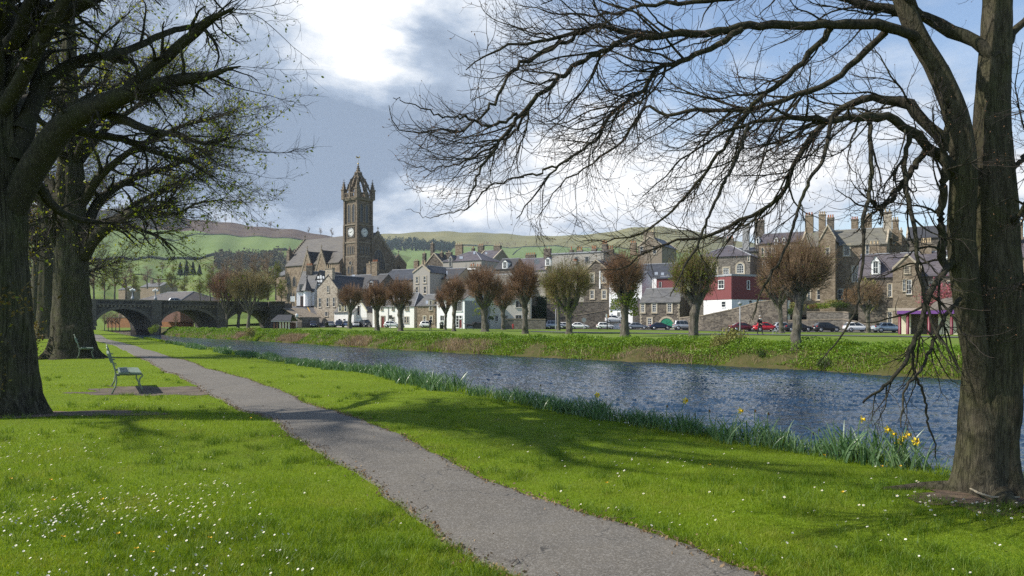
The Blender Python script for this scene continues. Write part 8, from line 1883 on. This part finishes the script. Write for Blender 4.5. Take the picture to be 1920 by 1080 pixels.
# ------------------------------------------------------------------ street furniture
def pole(name, label, px, py_b, py_t, Y, r, cat, mat, group=None):
    c = gxy(px, Y); zb = zz(py_b, Y); o = empty(name, (c.x, c.y, zb), label, cat, group); h = (py_b - py_t) * Y / F; mb = MB(); mb.lathe((0, 0, 0), [(r * 2, -.3), (r * 1.8, .3), (r * 1.1, .5), (r, .8), (r * .8, h)], 8); mb.build('post', mat, o, True); return o, h
o, h = pole('street_lamp', 'pale slim lamp post in front of the maroon saloon', 1387.5, 624, 573, 112, .085, 'street lamp', W_lead, 'lamp posts on the far bank'); mb = MB(); mb.lathe((0, 0, h), [(.1, 0), (.34, .25), (.36, .4), (.1, .5), (.02, .7)], 10); mb.build('lantern', W_lead, o, True)
o, h = pole('street_lamp', 'lamp post with white globe beside the ramp railing', 556.5, 614, 596, 172, .07, 'street lamp', W_lead, 'lamp posts on the far bank'); mb = MB(); mb.lathe((0, 0, h), [(.08, 0), (.3, .2), (.38, .5), (.28, .85), (.05, 1.0)], 10); mb.build('globe', W_globe, o, True)
o, h = pole('street_lamp', 'tall thin grey pole before the ivied wall', 1042, 617, 580, 155, .07, 'pole', W_lead, 'lamp posts on the far bank'); mb = MB(); mb.tube([(0, 0, h), (.4, -.2, h + .25), (.9, -.4, h + .3)], .05, 6); mb.build('arm', W_lead, o)
o, h = pole('road_sign', 'round road sign seen from behind, by the dark sloping wall', 1095, 617, 596, 158, .05, 'sign', W_lead, 'road signs'); mb = MB(); mb.tube([(0, -.06, h - .45), (0, -.09, h - .45)], .48, 18); mb.build('plate', W_lead, o)
o, h = pole('parking_sign', 'small dark square sign on a pole before the white hatchback', 732.5, 617, 591, 150, .05, 'sign', W_lead, 'road signs'); mb = MB(); mb.box((-.34, -.1, h - .75), (.68, 0, 0), (0, .03, 0), (0, 0, .75)); mb.build('plate', S_dressb, o)
o, h = pole('notice_post', 'dark post with a white and an orange board beside the leafy-boled tree', 1138.5, 616, 588, 156, .12, 'sign', W_iron, 'road signs'); mb = MB(); mb.box((-.32, -.2, h - .9), (.3, 0, 0), (0, .05, 0), (0, 0, .8)); mb.build('board', W_white, o); mb = MB(); mb.box((.0, -.2, h - .9), (.36, 0, 0), (0, .05, 0), (0, 0, .75)); mb.build('board', plain('orange_board', (.4, .19, .06), .6, .1), o)
o = empty('litter_bin', (*gxy(828, 112), zz(616.7, 112)), 'black litter bin on the green beside the thin tree', 'litter bin'); mb = MB(); mb.lathe((0, 0, 0), [(.26, 0), (.3, .05), (.3, .72), (.34, .75), (.34, .82), (.3, .9), (.2, 1.0), (.02, 1.03)], 14); mb.build('body', M_trim, o, True); mb = MB(); mb.box((-.12, -.33, .62), (.24, 0, 0), (0, .05, 0), (0, 0, .18)); mb.build('label_plate', W_white, o)
o = empty('litter_bin', (*gxy(612.5, 162), zz(614, 162)), 'dark litter bin before the leftmost parked saloon', 'litter bin'); mb = MB(); mb.lathe((0, 0, 0), [(.36, 0), (.4, .05), (.4, 1.0), (.44, 1.05), (.3, 1.25), (.02, 1.3)], 12); mb.build('body', M_trim, o, True)
o = empty('wheelie_bin', (*gxy(894, 150), float(far_h(*gxy(894, 150)))), 'large dark wheeled bin against the grey side wall', 'bin'); mb = MB(); mb.prism([(-.8, -.5, .15), (.8, -.5, .15), (.9, -.5, 1.2), (-.9, -.5, 1.2)], (0, 1, 0)); mb.build('body', M_trim, o); mb = MB(); mb.prism([(-.95, -.55, 1.2), (-.95, .55, 1.2), (-.95, .5, 1.42), (-.95, -.45, 1.34)], (1.9, 0, 0)); mb.build('lid', M_trim, o)
o = empty('garden_trellis', (*gxy(X4(420), 134), zz(Yy4(850), 134)), 'weathered square wooden frame standing in the garden', 'frame'); mb = MB(); w = 62 / 4 * 134 / F; h = 78 / 4 * 134 / F
for a in ((-w / 2, 0), (w / 2 - .15, 0)): mb.box((a[0], 0, 0), (.15, 0, 0), (0, .15, 0), (0, 0, h))
mb.box((-w / 2, 0, h + .002), (w, 0, 0), (0, .15, 0), (0, 0, .16)); mb.build('frame', plain('weathered_wood', (.3, .27, .22), .85, .2), o)
o = empty('information_board', (*gxy(551, 210), 5.6), 'white notice board beside the church drive at the ramp top', 'notice board'); mb = MB(); a = at(V1(290, 0)[0], Yy1(745), 210) - o.location; w = 38 / 4.5 * 210 / F; mb.box(tuple(a), (w, 0, 0), (0, .1, 0), (0, 0, 45 / 4.5 * 210 / F)); mb.build('board', W_white, o); mb = MB(); mb.tube([(a.x + .3, a.y + .15, -.3), (a.x + .3, a.y + .15, a.z + 3)], .08, 6); mb.tube([(a.x + w - .3, a.y + .15, -.3), (a.x + w - .3, a.y + .15, a.z + 3)], .08, 6); mb.build('post', W_iron, o)

# ------------------------------------------------------------------ benches: hooped iron ends, planks
M_bench = plain('bench_green_paint', (.17, .22, .17), .55, .3, 9, bump=.15); M_iron = plain('bench_iron', (.2, .24, .18), .5, .3, 12, metal=.3)
def bench(px, py, Y, label, rz=0.0, L=1.95):
    c = gxy(px, Y); o = empty('park_bench', (c.x, c.y, float(lawn_h(c.x, c.y)) + .01), label, 'bench', 'iron park benches beside the path', rz)
    for y in (0.0, L):
        mb = MB(); r_ = .016
        for dy in (-.075, .075):
            mb.tube([(-.36, y + dy, 0), (-.285, y + dy, .16), (-.262, y + dy, .32), (-.275, y + dy, .46), (-.345, y + dy, .72), (-.43, y + dy, .98)], r_, 7)
        arch = [(-.43 - .028 * math.sin(a), y + .075 * math.cos(a), .98 + .075 * math.sin(a)) for a in [math.pi * k / 10 for k in range(11)]]; mb.tube(arch, r_, 7)
        for k, z in enumerate((.42, .56, .70, .84)):
            x = float(np.interp(z, [.32, .46, .72, .98], [-.262, -.275, -.345, -.43])); mb.tube([(x, y - .075, z), (x, y + .075, z)], r_ * .85, 6); mb.tube([(x, y - .075, z), (x + .07, y - .075, z - .01)], r_ * .8, 6)
        mb.build('back_hoop', M_iron, o, True)
        mb = MB(); mb.tube([(.25, y, 0), (.255, y, .1), (.2, y, .22), (.205, y, .32), (.27, y, .40), (.265, y, .425), (.0, y, .418), (-.2, y, .43), (-.275, y, .45)], .017, 7); mb.build('front_leg', M_iron, o, True)
    for x, w, z in ((-.11, .215, .437), (.125, .235, .437)):
        mb = MB(); mb.box((x - w / 2, -.1, z), (w, 0, .008 if x < 0 else -.012), (0, L + .2, 0), (0, 0, .045)); mb.build('seat_plank', M_bench, o)
    mb = MB(); mb.box((-.385, -.1, .70), (.045, 0, .01), (0, L + .2, 0), (-.075, 0, .21)); mb.build('back_plank', M_bench, o)
    return o
bench(243, 735, 17.0, 'pale green iron bench on its worn earth patch, nearest the camera', .5)
bench(162, 667, 32.2, 'farther iron bench standing against the massive grey trunk', .5)
# picnic tables under the arches
for px in (335, 348):
    c = gxy(px, 190); o = empty('picnic_table', (c.x, c.y, -.3), 'dark picnic table seen through the second bridge arch', 'table', 'picnic tables beyond the bridge'); mb = MB(); mb.cbox((0, 0, .72), 1.8, .8, .06); mb.build('table_top', W_brown, o)
    for s in (-1, 1):
        mb = MB(); mb.cbox((0, s * .75, .43), 1.8, .28, .05); mb.build('seat', W_brown, o); mb = MB(); mb.tube([(s * .7, -.7, 0), (s * .7, -.2, .72)], .05, 6); mb.tube([(s * .7, .7, 0), (s * .7, .2, .72)], .05, 6); mb.box((s * .7 - .04, -.85, .36), (.08, 0, 0), (0, 1.7, 0), (0, 0, .06)); mb.build('leg', W_brown, o)

# ------------------------------------------------------------------ people and dogs: one skinned surface each
def skinned(name, verts, edges, radii, mats, mat_of, parent, sub=2, roots=(0,)):
    me = D.meshes.new(name); me.from_pydata(verts, edges, []); o = D.objects.new(name, me); COL.objects.link(o)
    md = o.modifiers.new('s', 'SKIN'); md.use_smooth_shade = True
    for i, v in enumerate(me.skin_vertices[0].data): v.radius = radii[i] if isinstance(radii[i], tuple) else (radii[i], radii[i]); v.use_root = i in roots
    sb = o.modifiers.new('u', 'SUBSURF'); sb.levels = sub; sb.render_levels = sub
    dg = bpy.context.evaluated_depsgraph_get(); new = D.meshes.new_from_object(o.evaluated_get(dg)); D.objects.remove(o); new.name = name; D.meshes.remove(me)
    new.materials.clear()
    for m_ in mats: new.materials.append(m_)
    for p in new.polygons: p.material_index = mat_of(p.center); p.use_smooth = True
    q = D.objects.new(name, new); COL.objects.link(q); q.parent = parent; return q
M_skin = plain('skin', (.5, .3, .22), .6, .08); M_black = plain('black_cloth', (.012, .012, .014), .85, .3); M_navyc = plain('navy_cloth', (.015, .018, .035), .85, .2); M_redc = plain('red_cloth', (.5, .02, .03), .8, .15); M_hairg = plain('grey_hair', (.35, .34, .33), .8, .2); M_hairb = plain('dark_hair', (.04, .025, .015), .8, .2); M_shirt = plain('white_shirt', (.75, .75, .73), .8, .05)
def person(px, py, Y, h, rz, label, top, legs, hair, pose='stand', collar=None):
    c = gxy(px, Y); o = empty('person', (c.x, c.y, zz(py, Y)), label, 'person', None, rz); s = h / 1.78; v, e, r = [], [], []
    def add(p, rad_, par=None):
        v.append(tuple(x * s for x in p)); r.append(rad_ * s if not isinstance(rad_, tuple) else tuple(q * s for q in rad_)); i = len(v) - 1
        if par is not None: e.append((par, i))
        return i
    pel = add((0, 0, .95), (.17, .12)); waist = add((0, 0, 1.1), (.155, .11), pel); chest = add((.01, 0, 1.32), (.18, .125), waist); nb = add((.0, 0, 1.47), (.08, .075), chest); neck = add((.015, 0, 1.53), .055, nb); hd = add((.035, 0, 1.62), (.075, .085), neck); hd2 = add((.03, 0, 1.70), (.075, .092), hd); add((.02, 0, 1.76), (.05, .06), hd2)
    for sg in (-1, 1):
        sw = .22 * sg if pose == 'walk' else .02 * sg
        hip = add((0, sg * .1, .88), .1, pel); kn = add((sw * .7 + .03, sg * .1, .49), .066, hip); an = add((sw * 1.0 - .03, sg * .1, .09), .046, kn); he = add((sw * 1.0 - .0, sg * .105, .04), .042, an); add((sw + .16, sg * .12, .035), .034, he)
        sh = add((0, sg * .21, 1.42), .072, chest)
        if pose == 'walk' and False: pass
        el = add((-.05, sg * .27, 1.14), .05, sh); wrp = (.12, sg * .12, 1.02) if pose == 'walk' else (.04, sg * .27, .9); wr_ = add(wrp, .032, el)
        dh = Vector(wrp) - Vector((-.05, sg * .27, 1.14)); dh.normalize(); pm = add(tuple(Vector(wrp) + dh * .06), (.036, .022), wr_)
        for k in range(4):
            b_ = Vector(wrp) + dh * .1 + Vector((0, 0, .028 - .018 * k)) ; L_ = (.07, .08, .075, .058)[k]; f1 = add(tuple(b_ + dh * .03), .009, pm); f2 = add(tuple(b_ + dh * L_ * .75 + Vector((.012, 0, -.012))), .0085, f1); add(tuple(b_ + dh * L_ + Vector((.022, 0, -.026))), .007, f2)
        t1_ = add(tuple(Vector(wrp) + dh * .05 + Vector((.035, 0, .018))), .011, pm); add(tuple(Vector(wrp) + dh * .09 + Vector((.05, 0, .02))), .009, t1_)
    def mo(p):
        z = p.z / s; x = p.x / s
        hand = abs((p.y / s)) > .0 and ((pose == 'walk' and z > .93 and z < 1.06 and x > .13) or (pose != 'walk' and z < .89 and abs(p.y / s) > .2))
        if hand: return 2
        if z > 1.5: return 2
        if z > .93: return 0
        return 3 if z < .075 else 1
    body = skinned('body', v, e, r, [top, legs, M_skin, M_trim], mo, o)
    mb = MB()                                            # face: brow, nose, mouth, eyes, ears
    H = lambda x, y, z: (x * s, y * s, z * s)
    mb.prism([H(.108, -.012, 1.625), H(.108, .012, 1.625), H(.106, .006, 1.67)], (.028 * s, 0, -.006 * s)); 
    for sg in (-1, 1): mb.cbox(H(.025, sg * .088, 1.62), .035 * s, .016 * s, .06 * s)
    mb.build('nose_and_ears', M_skin, o, True); mb = MB()
    for sg in (-1, 1): mb.cbox(H(.104, sg * .032, 1.668), .012 * s, .024 * s, .012 * s)
    mb.build('eyes', M_trim, o); mb = MB(); mb.cbox(H(.104, 0, 1.59), .012 * s, .048 * s, .01 * s); mb.build('mouth', M_redc, o)
    mb = MB(); n = 12; rings = []
    for k in range(6):
        a = k / 5 * 1.45; rr = .104 * math.cos(a) + .004; rings.append([H(.012 + rr * math.cos(q) * 1.02, rr * math.sin(q) * .98, 1.70 + .105 * math.sin(a) - (.075 if k == 0 and math.cos(q) < .2 else 0)) for q in [2 * math.pi * j / n for j in range(n)]])
    loft(mb, rings); mb.build('hair', hair, o, True)
    mb = MB(); mb.tube([H(0, 0, 1.455), H(.01, 0, 1.52)], [.105 * s, .07 * s], 12); mb.build('collar', collar or top, o, True)
    if collar: mb = MB(); mb.prism([H(.135, -.03, 1.5), H(.135, .03, 1.5), H(.15, .012, 1.33), H(.15, -.012, 1.33)], (.012 * s, 0, 0)); mb.build('shirt_front', collar, o)
    return o
person(1425, 627, 74, 1.86, -1.1, 'grey-haired man in black coat and white collar walking on the far bank', M_black, M_black, M_hairg, 'walk', M_shirt)
person(807, 619.3, 106, 1.75, 2.2, 'man in dark navy clothes standing on the far green by the white car', M_navyc, M_navyc, M_hairb)
person(962, 618, 118, 1.02, -1.4, 'small child in red standing by the cream-white estate', M_redc, M_redc, M_hairb)
def dog(px, py, Y, h, rz, mat, label, tail=.5):
    c = gxy(px, Y); o = empty('dog', (c.x, c.y, zz(py, Y)), label, 'dog', None, rz); s = h / .72; v, e, r = [], [], []
    def add(p, q, par=None):
        v.append(tuple(x * s for x in p)); r.append(tuple(x * s for x in q) if isinstance(q, tuple) else q * s); i = len(v) - 1
        if par is not None: e.append((par, i))
        return i
    ru = add((-.38, 0, .55), (.1, .1)); be = add((-.08, 0, .52), (.105, .105), ru); chs = add((.22, 0, .51), (.125, .15), be); sh = add((.36, 0, .58), (.1, .1), chs); nk = add((.46, 0, .7), (.075, .075), sh); hd = add((.54, 0, .79), (.08, .08), nk); mz = add((.65, 0, .765), (.048, .045), hd); add((.74, 0, .75), (.032, .03), mz)
    for sg in (-1, 1):
        add((.51, sg * .085, .80), .018, hd); q = add((.31, sg * .09, .4), .065, chs); q = add((.28, sg * .1, .24), .036, q); q = add((.29, sg * .1, .06), .028, q); add((.34, sg * .1, .025), .028, q)
        q = add((-.38, sg * .09, .42), .085, ru); q = add((-.29, sg * .1, .3), .05, q); q = add((-.45, sg * .1, .17), .03, q); q = add((-.42, sg * .1, .04), .026, q); add((-.36, sg * .1, .022), .027, q)
    t = add((-.5, 0, .6), .04, ru); t = add((-.66, 0, .6 + .1 * tail), .035, t); add((-.8, 0, .62 + .3 * tail), .022, t)
    skinned('body', v, e, r, [mat], lambda p: 0, o)
    mb = MB()
    for sg in (-1, 1): mb.prism([(.5 * s, sg * .075 * s, .86 * s), (.56 * s, sg * .085 * s, .83 * s), (.53 * s, sg * .105 * s, .70 * s), (.49 * s, sg * .1 * s, .73 * s)], (0, sg * .014 * s, 0))
    mb.build('ears', mat, o); mb = MB(); mb.lathe((.77 * s, 0, .74 * s), [(.004, 0), (.018 * s, .012 * s), (.004, .028 * s)], 8); mb.build('nose', M_trim, o, True); return o
M_furb = plain('black_fur', (.012, .012, .013), .8, .3, 12); M_furg = plain('grey_fur', (.38, .36, .34), .85, .25, 12)
dog(882, 618.2, 96, .86, .03, M_furb, 'big black dog standing on the green, tail out, head up')
dog(1452, 627, 80, .5, math.pi + .3, M_furg, 'pale grey dog in front of the bright red hatchback')
# ------------------------------------------------------------------ the air itself: far things fade a little to blue
mb = MB(); mb.box((-1800, -300, -5), (3600, 0, 0), (0, 2700, 0), (0, 0, 420))
m = D.materials.new('haze'); m.use_nodes = True; nt = NT(m.node_tree); nt.n.remove(nt.n['Principled BSDF'])
v = nt.new('ShaderNodeVolumePrincipled'); v.inputs['Color'].default_value = (.72, .82, .95, 1); v.inputs['Density'].default_value = 0.00011; v.inputs['Anisotropy'].default_value = .2
nt.l.new(v.outputs[0], nt.n['Material Output'].inputs['Volume'])
tag(mb.build('haze', m), kind='stuff')
